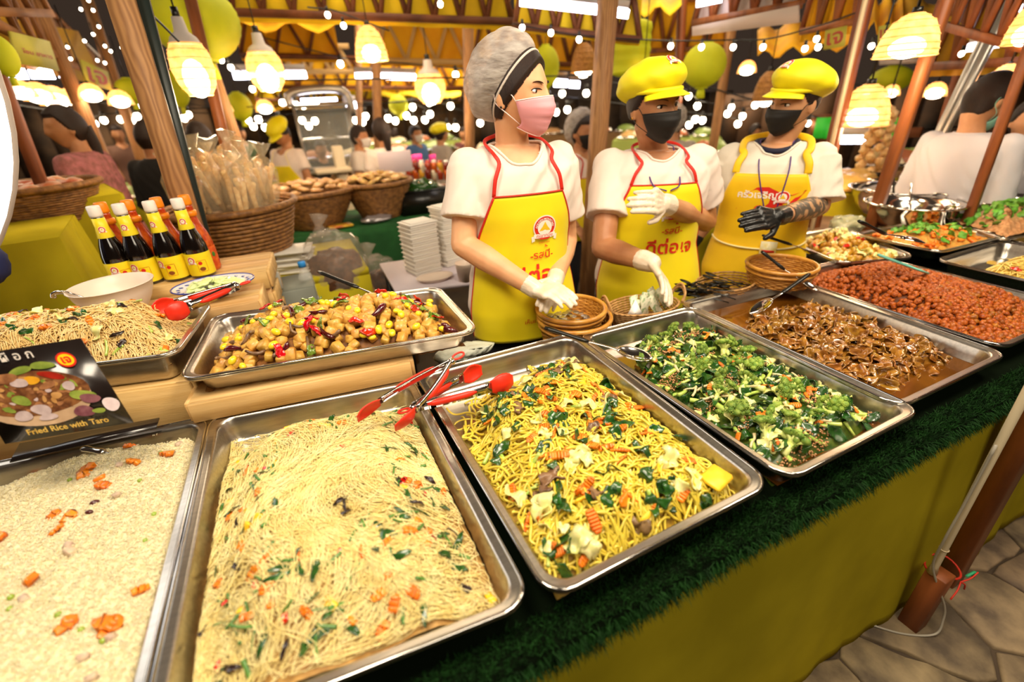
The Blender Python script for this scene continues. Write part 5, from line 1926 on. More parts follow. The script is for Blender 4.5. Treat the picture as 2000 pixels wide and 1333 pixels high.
def bottle(x, y, kind, label, rz, group):
    t = thing('sauce_bottle', (x, y, _zb), label, 'bottle', group)
    o = V(x, y, _zb)
    B = (1.16, 1.16, 1.13)
    Rz = rot('Z', rz)
    prof = [(0, .001), (.028, 0), (.033, .004), (.0335, .012), (.0335, .085), (.0325, .098), (.027, .125), (.0185, .150), (.0145, .172), (.0135, .200), (.0135, .208), (0, .209)]
    part('glass_body', mv(lathe(prof, 28), o, s=B), M_SOY if kind == 'soy' else M_CHIL, t)
    part('cap', mv(lathe([(0, .236), (.0135, .236), (.0155, .233), (.0158, .212), (.0150, .206), (0, .206)], 24), o, s=B), M_WCAP if kind == 'soy' else M_OCAP, t)
    if kind != 'soy':
        part('neck_ring', mv(lathe([(.0140, .190), (.0185, .189), (.0190, .181), (.0185, .174), (.0145, .172)], 24), o, s=B), M_OCAP, t)
    lab = part('label', mv(lathe([(.0338, .010), (.0342, .012), (.0342, .076), (.0338, .078)], 28), o, s=B), M_YLAB if kind == 'soy' else mat('orange_label', '#E0701C', .4, col2='#C8401C', scale=60), t)
    if kind == 'soy':
        part('neck_label', mv(lathe([(.0200, .148), (.0204, .149), (.0158, .176), (.0152, .203), (.0146, .203)], 28), o, s=B), M_YLAB, t)

        def wrap(v, lift, r=.0344, h=.05):
            r, h, v = r * 1.16, h * 1.13, v * 1.13
            a = -PI / 2 - .35 + v[:, 0] / r + rz
            return np.stack([x + (r + lift * .35) * np.cos(a), y + (r + lift * .35) * np.sin(a), _zb + h + v[:, 1]], -1)
        emblem(lambda v, lift: wrap(v + (-.012, 0) if v.shape[1] == 2 else v + (-.012, 0, 0), lift, h=.058), .0105, lab, words=False)
        fr = np.array([(-.004, -.02), (.020, -.02), (.020, .014), (-.004, .014)])
        pts = np.concatenate([np.linspace(fr[i], fr[(i + 1) % 4], 6)[:-1] for i in range(4)])
        part('label_frame', tube(wrap(np.c_[pts + (.006, -.002)], .001, h=.044), .0005, 4, closed=True), M_PRINT, lab)
        a = np.linspace(0, 2 * PI, 14, endpoint=False)
        v_, p_ = fan(flat2(np.stack([.010 + .0055 * np.cos(a), .004 + .0055 * np.sin(a)], -1)))
        part('label_print', (wrap(v_, .001, h=.044), p_), M_PRINT, lab, smooth=False)
        v_, p_ = fan(flat2(np.stack([.012 + .008 * np.cos(a), -.014 + .006 * np.sin(a)], -1)))
        part('label_print', (wrap(v_, .001, h=.044), p_), mat('brown_print', '#8A4A1C', .5), lab, smooth=False)
        emblem(lambda v, lift: wrap(v, lift * .5, .0176, .172), .0085, lab, words=False)
    else:
        a = np.linspace(0, 2 * PI, 12, endpoint=False)
        for k in range(5):
            aa_ = -PI / 2 + rz + (k - 2) * .5
            c = V(x + .0400 * math.cos(aa_), y + .0400 * math.sin(aa_), _zb + .03 + .03 * (k % 2))
            part('label_print', mv(ball((.007, .001, .009), n=10, m=6), c, R=rot('Z', aa_ + PI / 2)), M_GRN if k % 2 else M_RED, lab)
    return t


bx = [atz(x, y, _zb) for x, y in ((222, 556), (275, 556), (332, 549), (395, 546))]
by = 1.90
pos_ = (('leftmost', ), )
for k, (px_, py_) in enumerate(((183, 410), (236, 410), (296, 404), (351, 398))):
    p = at(px_, py_, by)
    bottle(float(p[0]), by - .01 * k, 'soy', 'white-capped dark soy sauce bottle, ' + ('at the end beyond the cream bowl', 'second from the cream bowl end', 'third from the cream bowl end, beside the last one', 'last of the row, beside the timber post')[k], (.5, .15, -.1, .25)[k], 'dark sauce bottles on the crate')
for k, (px_, py_) in enumerate(((195, 398), (250, 396), (307, 390), (362, 384))):
    p = at(px_, py_, by + .075)
    bottle(float(p[0]), by + .072 - .01 * k, 'chilli', 'orange-capped chilli sauce bottle ' + ('behind the dark bottle at the cream bowl end', 'behind the second dark bottle', 'behind the third dark bottle', 'behind the last dark bottle')[k], .4, 'chilli sauce bottles on the crate')

# ---- blue-rimmed plate with cucumber
pc = V(-.30, 1.69, _zl + .022)
t = thing('serving_plate', pc, 'oval white plate with a blue painted rim holding cucumber slices', 'plate')
pl = lathe([(0, .002), (.06, .002), (.075, .006), (.11, .020), (.125, .026), (.127, .029), (.122, .029), (.108, .024), (.074, .010), (0, .006)], 40)
part('plate', mv(pl, pc, s=(.95, .7, 1)), mat('white_porcelain', '#E9E4E4', .15, coat=.6), t)
M_BLUE = mat('blue_glaze', '#2A3A9A', .2, coat=.6)
a = np.linspace(0, 2 * PI, 48, endpoint=False)
part('blue_rim', mv(tube(np.stack([.125 * np.cos(a), .125 * np.sin(a), np.full(48, .0288)], -1), .0028, 6, closed=True), pc, s=(.95, .7, 1)), M_BLUE, t)
for k in range(20):
    aa_ = k * 2 * PI / 20
    part('blue_motif', mv(ball((.009, .005, .0012), n=8, m=5), pc + V(.95 * .108 * math.cos(aa_), .7 * .108 * math.sin(aa_), .0245), R=rot('Z', aa_ + .6)), M_BLUE, t)
cuc = share('cucumber_slice', [merge(lathe([(0, .003), (.014, .003), (.016, .0025), (.016, -.0025), (.014, -.003), (0, -.003)], 16))], mat('cucumber', '#CFE08A', .3, col2='#E2EDB0', scale=90, vary=.1, coat=.4))
for k in range(46):
    r_, a_ = .085 * math.sqrt(random.random()), random.uniform(0, 6.28)
    o = put('cucumber_slice', cuc[0], None, pc + V(.9 * r_ * math.cos(a_), .66 * r_ * math.sin(a_), .016 + .024 * (1 - r_ / .09) + random.uniform(0, .006)), rot('Z', a_) @ rot('X', random.uniform(-.7, .7)))
    tag(o, 'pale green cucumber slice on the blue-rimmed plate', 'cucumber', 'cucumber slices on the plate')


# ---- tongs
def tongs(hinge, tipa, tipb, label, w=.025, gripf=(.12, .58), head=.075, hl=.5):
    hinge, tipa, tipb = (np.asarray(p, float) for p in (hinge, tipa, tipb))
    t = thing('serving_tongs', hinge, label, 'tongs', 'red silicone tongs')
    L = np.linalg.norm(tipa - hinge)
    mid = unit((tipa + tipb) / 2 - hinge)
    sp = tipa - tipb
    nrm = unit(np.cross(mid, sp))
    for tip in (tipa, tipb):
        d = tip - hinge
        out = unit(tip - (tipa + tipb) / 2)
        c = [hinge + d * f + out * L * .035 * math.sin(PI * f) for f in np.linspace(0, .74, 12)]
        # channel-section steel arm
        P = np.array(c)
        A_ = np.stack([P - nrm * w * .42 * (1 - .0 * 1) - out * .004, P - nrm * w * .5 + out * .002, P + nrm * w * .5 + out * .002, P + nrm * w * .42 - out * .004], 1)
        arm = part('arm', sheet(A_, .0012), STEEL2, t)
        i0, i1 = gripf
        gp = [hinge + d * f + out * (L * .035 * math.sin(PI * f) + .003) for f in np.linspace(i0, i1, 10)]
        rr = np.array([.3, .8, 1, 1, 1, 1, 1, 1, .8, .3]) * w * .34
        part('grip', tube(gp, rr, 10, flat=None), M_REDS, arm)
        # scalloped spoon-like head
        U, W = np.meshgrid(np.linspace(0, 1, 14), np.linspace(-1, 1, 11), indexing='ij')
        wd = w * (.55 + 1.05 * np.sin(PI * np.clip(U * .86 + .08, 0, 1)) ** .8) * (1 + .05 * np.sin(U * 40) * np.abs(W))
        base_ = hinge + d * .74
        tipd = d * .26 / 1.0
        Q = base_ + U[..., None] * tipd + (W * wd * .62)[..., None] * nrm + (out * .010) * (1 - np.abs(W[..., None]) ** 2) * np.sin(PI * U)[..., None] + out * .004
        Q = Q - out * (.010 * U ** 2)[..., None]
        part('head', sheet(Q, .0026), M_REDS, t)
    hl_ = hinge - mid * .028
    part('hinge', mv(ball((.009, .011, .009), n=14, m=9), hinge), STEEL2, t)
    a = np.linspace(0, 2 * PI, 16, endpoint=False)
    part('pull_ring', tube(hinge - mid * .022 + .014 * np.cos(a)[:, None] * mid + .009 * np.sin(a)[:, None] * unit(sp), .0026, 7, closed=True), M_REDS, t)
    return t


tongs(at(882, 706, .90), at(692, 818, .845), at(776, 838, .80), 'red-headed steel tongs standing in the vermicelli, heads pointing at the noodles')
tongs(atz(806, 796, HP + .035), atz(938, 722, HP + .008), atz(1004, 742, HP + .028), 'red-headed steel tongs lying across the rims toward the yellow noodles')
tongs(at(464, 558, 1.50), at(298, 606, 1.46), at(326, 616, 1.37), 'red-headed steel tongs resting on the brown fried noodles')


# ---- spoons and ladles
def spoon(h0, h1, b0, label, grip=True, hand_=M_BLKP, bw=.030, bl_=.042, name='serving_spoon', cat='spoon', flip=1):
    """h0 handle end, h1 neck, b0 bowl centre"""
    h0, h1, b0 = (np.asarray(p, float) for p in (h0, h1, b0))
    t = thing(name, b0, label, cat, 'serving spoons')
    d = unit(b0 - h1)
    nk = h1 * .35 + h0 * .65 if False else h1
    part('handle', tube(spline([h0, h0 * .7 + h1 * .3, h0 * .35 + h1 * .65, h1], 10), [.006, .0085, .0085, .008, .0075, .007, .0075, .0085, .0085, .006], 10, flat=.7), hand_, t)
    part('shank', tube(spline([h1 - unit(h1 - h0) * .01, h1, (h1 + b0) / 2 + V(0, 0, .002), b0 - d * bl_ * .8], 12), [.004] * 6 + [.0045, .005, .0055, .006, .007, .008], 8, flat=.5), STEEL2, t)
    U, W = np.meshgrid(np.linspace(0.02, 1, 9), np.linspace(0, 2 * PI, 25), indexing='ij')
    s_ = unit(np.cross(d, V(0, 0, 1)))
    n_ = unit(np.cross(s_, d))
    Q = b0 + (U * np.cos(W) * bl_)[..., None] * d + (U * np.sin(W) * bw)[..., None] * s_ + (flip * .012 * (U ** 2 - .6))[..., None] * n_
    part('bowl', sheet(Q, .0012), STEEL2, t)
    return t


spoon(atz(1064, 640, .905), atz(1150, 668, .875), atz(1238, 693, .858), 'black-handled steel spoon lying over the corner of the broccoli pan', bl_=.050, bw=.034)
spoon(atz(1581, 535, .93), atz(1527, 573, .89), atz(1487, 600, .842), 'black-handled steel spoon dipping into the braised gluten pan')
spoon(atz(1487, 491, .99), atz(1532, 527, .93), atz(1576, 556, .885), 'black-handled steel ladle reaching into the soy nuggets from behind')
spoon(atz(1490, 460, 1.0), atz(1545, 478, .95), atz(1580, 492, .90), 'black-handled spoon in the yellow vegetable curry')
spoon(atz(1678, 432, 1.12), atz(1730, 458, 1.06), atz(1778, 466, 1.03), 'black-handled ladle in the carrot shred pan', bl_=.05, bw=.045, flip=-1)
spoon(at(622, 531, 1.54), at(700, 562, 1.43), at(760, 590, 1.33), 'black-handled spoon sunk in the tofu cubes')
spoon(atz(160, 876, .862), atz(205, 884, .85), atz(250, 900, .832), 'steel spoon half buried in the fried rice', hand_=STEEL2, bw=.022, bl_=.034)
t = thing('spatula', atz(1750, 510, .94), 'pale turquoise plastic handle leaning on the bamboo shoot pan', 'spatula')
part('handle', tube([atz(1716, 498, .97), atz(1750, 511, .945), atz(1790, 526, .925), atz(1812, 534, .90)], [.008, .008, .007, .006], 8, flat=.6), mat('turquoise_plastic', '#7CD0BE', .35), t)

# ---- dish card
c_bl, c_br = at(10, 868, 1.0), at(260, 826, .98)
c_tr, c_tl = at(157, 661, 1.045), at(-95, 700, 1.065)
M_CARD = mat('black_card', '#17110F', .22, col2='#241A17', scale=9, coat=.5)
crd = thing('dish_card', (c_bl + c_br) / 2, 'glossy black dish card reading Fried Rice with Taro, leaning on the crate', 'sign')


def cardp(u, v, lift=0.0):
    u, v = np.broadcast_arrays(np.asarray(u, float), v)
    n_ = unit(np.cross(c_br - c_bl, c_tl - c_bl))
    U_, V_ = u[..., None], v[..., None]
    return c_bl * (1 - U_) * (1 - V_) + c_br * U_ * (1 - V_) + c_tl * (1 - U_) * V_ + c_tr * U_ * V_ + n_ * lift


n_ = unit(np.cross(c_br - c_bl, c_tl - c_bl))
uu = np.linspace(0, 1, 3)
part('board', sheet(cardp(*np.meshgrid(uu, uu, indexing='ij')), -.003), M_CARD, crd, smooth=False)


def cprint(pts, m, lift, nm='card_print'):
    v, ps = fan(flat2(np.asarray(pts)))
    part(nm, (cardp(v[:, 0], v[:, 1], lift), ps), m, crd, smooth=False)


def cblob(cx, cy, rx, ry, m, lift, seed, ro=0.0, n=18, irr=.18):
    r = np.random.default_rng(seed)
    a = np.linspace(0, 2 * PI, n, endpoint=False)
    q = 1 + irr * (np.sin(a * 2 + r.uniform(0, 6)) * .6 + np.sin(a * 3 + r.uniform(0, 6)) * .5)
    x, y = rx * q * np.cos(a), ry * q * np.sin(a)
    cprint(np.stack([cx + x * math.cos(ro) - y * math.sin(ro), cy + x * math.sin(ro) + y * math.cos(ro)], -1), m, lift)


pr = {k: mat('print_' + k, c, .3, col2=c2, scale=s, coat=.4) for k, c, c2, s in (
    ('rice', '#8A5A34', '#5A3420', 90), ('taro', '#C8B4B4', '#B09C9C', 70), ('mush', '#7A4E32', '#A8744C', 60), ('red', '#B8301C', '#8A1E14', 40), ('leaf', '#9AA84A', '#6A7E30', 40),
    ('yolk', '#E0A82C', '#D09020', 30), ('nut', '#C89860', '#B08048', 50), ('root', '#6A3A44', '#8A5A60', 60), ('cut', '#E6D6D8', '#D8C4C8', 90), ('gold', '#D8B45A', '#C8A048', 50), ('bowl', '#C8A888', '#A88868', 20))}
cprint(arcpts(.40, .47, .44, .34, PI, 2 * PI, 20), pr['bowl'], .0006)
cblob(.40, .50, .42, .26, pr['rice'], .0010, 2, .0, 30, .06)
rr_ = random.Random(9)
for k in range(90):
    a_ = rr_.uniform(0, 6.28)
    q_ = math.sqrt(rr_.random())
    m_ = pr[rr_.choice(['taro', 'mush', 'mush', 'nut', 'rice', 'rice', 'leaf', 'nut', 'rice'])]
    cblob(.40 + .38 * q_ * math.cos(a_), .50 + .22 * q_ * math.sin(a_), rr_.uniform(.018, .045), rr_.uniform(.012, .030), m_, .0012 + k * .00001, k, rr_.uniform(0, 3), 10)
for k, (x, y, rx, ry, m_, ro) in enumerate(((.62, .66, .11, .035, 'red', -.5), (.60, .78, .10, .04, 'leaf', -.15), (.42, .76, .09, .04, 'leaf', .2), (.46, .64, .055, .05, 'yolk', 0), (.36, .63, .07, .045, 'taro', -.1), (.27, .70, .11, .05, 'mush', .1), (.70, .52, .05, .05, 'taro', .4),
                                          (.30, .44, .075, .05, 'leaf', -.6), (.25, .27, .07, .055, 'taro', .1), (.40, .31, .075, .06, 'taro', -.2), (.42, .22, .075, .035, 'taro', 0), (.57, .44, .04, .04, 'nut', 0), (.55, .56, .07, .035, 'mush', .3), (.76, .40, .10, .055, 'leaf', -.3),
                                          (.80, .35, .085, .05, 'root', -.2), (.70, .22, .085, .06, 'root', 0), (.81, .20, .05, .03, 'leaf', -.1), (.93, .25, .07, .075, 'cut', 0))):
    cblob(x, y, rx, ry, pr[m_], .0022 + .00003 * k, 100 + k, ro, 22, .10)
W_, H_ = np.linalg.norm(c_br - c_bl), np.linalg.norm(c_tl - c_bl)
a = np.linspace(0, 2 * PI, 36, endpoint=False)
bu, bv, br_ = .80, .80, .0125
cprint(np.stack([bu + (br_ + .002) / W_ * np.cos(a) * 1.05, bv + (br_ + .002) / H_ * np.sin(a)], -1), M_PRINT, .0028, 'badge_ring')
cprint(np.stack([bu + br_ / W_ * np.cos(a), bv + (br_ - .0015) / H_ * np.sin(a)], -1), mat('badge_yellow', '#F2C81C', .35), .0030, 'badge_disc')


def ctext(s, size, cu, cv, m, lift=.0032, bold=0, rot_=0):
    v, ps = text_geo(s, size, bold=bold)
    part('lettering', (cardp(cu + v[:, 0] / W_, cv + v[:, 1] / H_, lift), ps), m, crd, smooth=False)


ctext('เจ', .020, bu, bv, M_PRINT, bold=.0008)
ctext('Fried Rice with Taro', .0150, .52, .085, pr['gold'], bold=.0003)
M_OFF = mat('offwhite_print', '#DDD4CC', .4)
ctext('ผื อ ก', .022, .46, .915, M_OFF, bold=.0002)
ctext('ข้าวผัดเ', .022, .12, .915, M_OFF, bold=.0002)
# second, dark card lying behind the rice pan
t = thing('dark_card', atz(200, 850, .87), 'dark glossy card edge lying behind the fried rice pan', 'sign')
q0, q1, q2, q3 = atz(20, 905, .868), atz(305, 838, .868), atz(312, 818, .875), atz(40, 868, .875)
part('board', sheet(np.array([[q0, q3], [q1, q2]]), .003), M_CARD, t, smooth=False)


# ---- round bamboo baskets with coins
def rbasket(c, r, h, m, label, group=None, rim_m=None, ell=1.0, ang=0.0, weave=10):
    t = thing('bamboo_basket', c, label, 'basket', group)
    Rz = rot('Z', ang)
    rows = 9
    for k in range(rows):
        f = k / (rows - 1)
        a = np.linspace(0, 2 * PI, 64, endpoint=False)
        rr = r * (.86 + .12 * f) + .0016 * np.sin(a * 16 + k * PI)
        P = np.stack([rr * np.cos(a), rr * ell * np.sin(a), np.full(64, .006 + f * (h - .012))], -1)
        part('woven_strand', mv(tube(P, h / rows * .55, 5, closed=True), c, R=Rz), m, t)
    for k in range(24):
        a = k * 2 * PI / 24
        part('stake', mv(tube([(r * .86 * math.cos(a), r * .86 * ell * math.sin(a), 0), (r * .98 * math.cos(a), r * .98 * ell * math.sin(a), h)], .0028, 5), c, R=Rz), m, t)
    part('base', mv(disc(r * .86, .004), c, s=(1, ell, 1), R=Rz), m, t)
    a = np.linspace(0, 2 * PI, 48, endpoint=False)
    rm = rim_m or m
    part('rim', mv(tube(np.stack([r * np.cos(a), r * ell * np.sin(a), np.full(48, h)], -1), .0075, 8, closed=True, flat=None), c, R=Rz), rm, t)
    part('rim', mv(tube(np.stack([r * .985 * np.cos(a), r * .985 * ell * np.sin(a), np.full(48, h * .72)], -1), .005, 8, closed=True), c, R=Rz), rm, t)
    return t


M_RIM = mat('bamboo_rim', '#D49A40', .35, col2='#B0742A', scale=20, coat=.3)
b1c = (atz(1045, 612, .875) + atz(1200, 608, .875)) / 2
b1c = V(b1c[0], b1c[1], TZ + .010)
rbasket(b1c, .120, .075, M_BAMB, 'lower bamboo basket of the stack behind the broccoli pan', 'stacked coin baskets', M_RIM)
b2c = b1c + V(-.010, .006, .052)
rbasket(b2c, .112, .055, M_BAMB, 'upper bamboo basket of the stack, holding coins', 'stacked coin baskets', M_RIM)
coin = new_mesh('coin', merge(lathe([(0, .001), (.011, .001), (.012, .0006), (.012, -.0006), (.011, -.001), (0, -.001)], 18)), True, [mat('nickel_coin', '#B0A898', .3, .9, vary=.2)])
for k in range(34):
    a, r_ = random.uniform(0, 6.28), .07 * math.sqrt(random.random())
    o = put('coin', coin, None, b2c + V(r_ * math.cos(a) - .01, r_ * math.sin(a), .012 + random.uniform(0, .010)), rot('Z', a) @ rot('X', random.uniform(-.25, .25)))
    tag(o, 'silver coin in the upper bamboo basket', 'coin', 'coins in the bamboo basket')
b3 = (atz(1457, 512, .93) + atz(1600, 508, .93)) / 2
rbasket(V(b3[0], b3[1], TZ + .075), .118, .07, M_BAMB, 'empty golden bamboo basket between the gluten pan and the curry', None, M_RIM)


# ---- oval wicker basket with packets
def wicker(c, rx, ry, h, label, ang, handles=True):
    t = thing('wicker_basket', c, label, 'basket')
    Rz = rot('Z', ang)
    for k in range(8):
        f = k / 7
        a = np.linspace(0, 2 * PI, 72, endpoint=False)
        for ph in (0, PI):
            q = (.78 + .22 * f)
            rr = 1 + .018 * np.sin(a * 18 + ph)
            P = np.stack([rx * q * rr * np.cos(a), ry * q * rr * np.sin(a), np.full(72, f * h + .004) + .0015 * np.cos(a * 18 + ph)], -1)
            part('woven_strand', mv(tube(P, .0032, 5, closed=True), c, R=Rz), M_WICK, t)
    part('base', mv(disc(1, .003), c, s=(rx * .8, ry * .8, 1), R=Rz), M_WICK, t)
    if handles:
        for sg in (-1, 1):
            for dz in (0, .006):
                P = spline([(sg * rx, -.035, h), (sg * (rx + .012), -.030, h + .03), (sg * (rx + .016), 0, h + .048 + dz), (sg * (rx + .012), .030, h + .03), (sg * rx, .035, h)], 22)
                part('handle', mv(tube(P + V(0, 0, dz), .0045, 7), c, R=Rz), M_WICK, t)
    return t


wc = (atz(1180, 585, .86) + atz(1335, 598, .86)) / 2
wc = V(wc[0] + .01, wc[1] + .01, TZ + .010)
wicker(wc, .135, .085, .060, 'small oval wicker basket with loop handles holding paper packets', -.15)
pk = [new_mesh('paper_packet', box(.030, .004, .075, b=.0015), True, [mat('packet_paper', '#E4E2C8', .5, col2='#8AA878', scale=55, lo=.5, hi=.62, vary=.05)])]
for k in range(11):
    R_ = rot('Z', -.15 + random.uniform(-.3, .3)) @ rot('Y', -.5 + random.uniform(-.15, .15) if k > 5 else random.uniform(-.2, .3)) @ rot('X', random.uniform(-.35, .1))
    o = put('paper_packet', pk[0], None, wc + V(-.05 + .014 * k, -.02 + .02 * (k % 3), .062 + (.012 if k > 6 else 0)), R_)
    tag(o, 'white and green paper packet standing in the wicker basket', 'packet', 'packets in the wicker basket')
t = thing('folded_napkin', wc + V(-.07, -.03, .05), 'white folded paper triangle at the near end of the wicker basket', 'napkin')
part('napkin', mv(merge(np.array([[-.03, 0, 0], [.035, 0, 0], [.002, .006, .075], [0, .014, 0]], float) if False else (np.array([[-.032, 0, 0], [.036, 0, 0], [.002, .004, .07], [0, .02, .0]], float), [np.array([[0, 1, 2], [1, 3, 2], [3, 0, 2], [0, 3, 1]])])), wc + V(-.065, -.035, .04), R=rot('Z', -.3)), mat('napkin_paper', '#F0EAE2', .7), t, smooth=False)
# wicker tray with black plastic spoons
w2c = (atz(1370, 560, .86) + atz(1490, 545, .86)) / 2
w2c = V(w2c[0], w2c[1] + .03, TZ + .01)
wicker(w2c, .13, .09, .07, 'oval wicker basket piled with black plastic spoons beside the gluten pan', .1, False)
bs = new_mesh('black_spoon', merge(tube([(-.06, 0, 0), (0, 0, .004), (.04, 0, 0)], [.004, .0035, .003], 6, flat=.5), mv(ball((.024, .014, .004), n=12, m=7), (.058, 0, 0))), True, [M_BLKP])
for k in range(26):
    R_ = rot('Z', 2.6 + random.uniform(-.5, .5)) @ rot('Y', random.uniform(-.35, .2))
    o = put('plastic_spoon', bs, None, w2c + V(-.11 + random.uniform(-.08, .13), random.uniform(-.07, .05), .055 + random.uniform(0, .03)), R_)
    tag(o, 'black plastic spoon in the heap beside the gluten pan', 'spoon', 'black plastic spoons')


# ---- steel basins on the far counter
def basin(c, r, h, label, handle=True):
    t = thing('steel_basin', c, label, 'basin', 'steel basins')
    prof = [(0, .002), (r * .45, 0), (r * .62, h * .12), (r * .82, h * .42), (r * .93, h * .75), (r * .96, h * .96), (r * 1.06, h), (r * 1.08, h - .004), (r * 1.06, h + .003), (r * .95, h * .985), (r * .915, h * .75), (r * .80, h * .44), (r * .6, h * .16), (r * .4, .008), (0, .008)]
    part('bowl', mv(lathe(prof, 48), c), STEEL2, t)
    if handle:
        for sg in (-1, 1):
            part('handle', mv(tube(spline([(sg * r * 1.0, -.03, h - .01), (sg * (r * 1.1 + .02), -.03, h + .01), (sg * (r * 1.1 + .02), .03, h + .01), (sg * r * 1.0, .03, h - .01)], 14), .005, 7), c), STEEL2, t)
    return t


k1 = (ad(1660, 366, 3.5) + ad(1850, 366, 3.5)) / 2
basin(V(k1[0], k1[1], k1[2] - .16), .215, .16, 'wide steel basin behind the other basins, ladle sticking out')
k2 = (ad(1690, 392, 3.1) + ad(1890, 398, 3.1)) / 2
basin(V(k2[0], k2[1], k2[2] - .15), .195, .15, 'wide shiny steel basin nearest the carrot shred pan')
k3 = ad(1985, 392, 3.4)
basin(V(k3[0], k3[1], k3[2] - .13), .21, .13, 'steel basin of mixed food at the far end of the counter')
for kk, dd_, lb in ((k2, .08, 'steel ladle standing in the nearest steel basin'), (k1, .10, 'black ladle handle leaning in the rear steel basin')):
    t = thing('ladle', kk, lb, 'ladle')
    part('handle', tube([kk + V(.02, 0, -.08), kk + V(-.02, .03, .09)], [.006, .006], 8), M_BLKP if dd_ > .09 else STEEL2, t)
t = thing('plastic_bag', ad(1655, 440, 2.9), 'crumpled clear plastic bag of greens beside the steel basins', 'bag')
g = ball((.10, .07, .05), (0, 0, 0), 28, 18)
g = jit(g, .012, 60, 4)
part('bag_film', mv(g, ad(1655, 440, 2.9)), mat('bag_film', '#B8B890', .2, alpha=.6, bump=.8, bscale=60, coat=.5), t)

# ---- bottle of water, socket box, things behind the tofu pan
wb_ = V(-.035, 2.12, .70)
t = thing('water_bottle', wb_, 'clear water bottle with a bright blue cap behind the tofu pan', 'bottle')
part('bottle', mv(lathe([(0, 0), (.030, 0), (.032, .01), (.032, .10), (.031, .115), (.033, .13), (.028, .17), (.016, .195), (.0135, .205), (.0135, .215)], 28), wb_), M_CLEAR, t)
part('water', mv(lathe([(0, .002), (.0295, .002), (.0305, .01), (.0305, .09), (0, .09)], 24), wb_), mat('water', '#DDEAE6', .02, trans=1, ior=1.33), t)
part('cap', mv(lathe([(0, .236), (.0145, .236), (.0160, .233), (.0160, .213), (0, .213)], 24), wb_), mat('blue_cap', '#2E8AD8', .4), t)
part('label', mv(lathe([(.0325, .03), (.033, .032), (.033, .07), (.0325, .072)], 24), wb_), mat('blue_label', '#3A5A9A', .4, col2='#DDE4EA', scale=30), t)
# grey utility box with a plugged cable
ub = at(545, 560, 1.98)
t = thing('utility_box', (ub[0], 2.0, 0), 'grey metal box with a plugged socket behind the pine crate', 'box')
part('casing', box(.26, .22, .86, (ub[0], 2.1, .43), b=.006), mat('grey_metal', '#6E7268', .5, .3), t, smooth=False)
sk = at(532, 560, 1.985)
part('socket', box(.075, .012, .075, (sk[0], 1.985, sk[2] + .02), b=.004), mat('grey_plastic', '#A8A69A', .5), t)
part('plug', mv(lathe([(0, .0), (.020, .0), (.022, .02), (.012, .05), (0, .052)], 18), (sk[0], 1.98, sk[2] + .015), R=rot('X', PI / 2)), M_WCAP, t)
part('cable', tube(spline([(sk[0], 1.94, sk[2] + .01), (sk[0] + .01, 1.92, sk[2] - .03), (sk[0] + .03, 1.93, sk[2] - .10), (sk[0] + .05, 1.95, sk[2] - .22)], 14), .011, 9), M_BLKP, t)

# white side table with foam boxes
M_WT = mat('white_laminate', '#D8CCD4', .4)
tz = .735
ta, tb_, tc, td = (atz(*p, tz) for p in ((741, 515), (772, 568), (935, 562), (915, 492)))
t = thing('side_table', ((ta + tc) / 2) * (1, 1, 0), 'white side table behind the woman with the hairnet', 'table')
part('tabletop', sheet(np.array([[tb_, ta], [tc + V(.35, .0, 0), td + V(.35, 0, 0)]]), -.02), M_WT, t, smooth=False)
for p in (ta, tb_, tc + V(.3, 0, 0), td + V(.3, 0, 0)):
    q = (p - (ta + tc) / 2) * .85 + (ta + tc) / 2
    part('leg', box(.03, .03, tz - .02, (q[0], q[1], (tz - .02) / 2)), M_DARK, t)
M_FOAM = mat('foam_box', '#E2DCD2', .6)
fb = new_mesh('foam_box', merge(box(.15, .12, .016, (0, 0, .008), b=.004), box(.16, .13, .005, (0, 0, .018), b=.002), box(.13, .10, .006, (0, 0, .0235), b=.002)), False, [M_FOAM])
for j, (x, y, n_) in enumerate(((827, 538, 12), (885, 520, 14))):
    c = atz(x, y, tz)
    for k in range(n_):
        o = put('foam_box', fb, None, c + V(.02 + random.uniform(-.004, .004), .06 + random.uniform(-.004, .004), .001 + k * .022), rot('Z', .25 + random.uniform(-.05, .05)))
        tag(o, ('white foam box in the shorter stack on the white side table', 'white foam box in the taller stack, nearer the woman in the hairnet')[j], 'food box', ('shorter foam box stack', 'taller foam box stack')[j])
c = atz(850, 548, tz)
t = thing('paper_plate', c, 'oval cream paper plate on the white side table', 'plate')
part('plate', mv(lathe([(0, .004), (.06, .004), (.075, .018), (.085, .022), (.084, .024), (.073, .020), (.058, .007), (0, .007)], 32), c + V(0, 0, 0), s=(1.1, .75, 1)), M_CREAM, t)
c = atz(910, 548, tz)
t = thing('paper_cup', c, 'stack of white paper cups beside the oval paper plate', 'cup')
part('cup', mv(lathe([(0, .001), (.035, 0), (.045, .09), (.047, .092), (.045, .088), (.034, .004), (0, .004)], 28), c), M_CREAM, t)
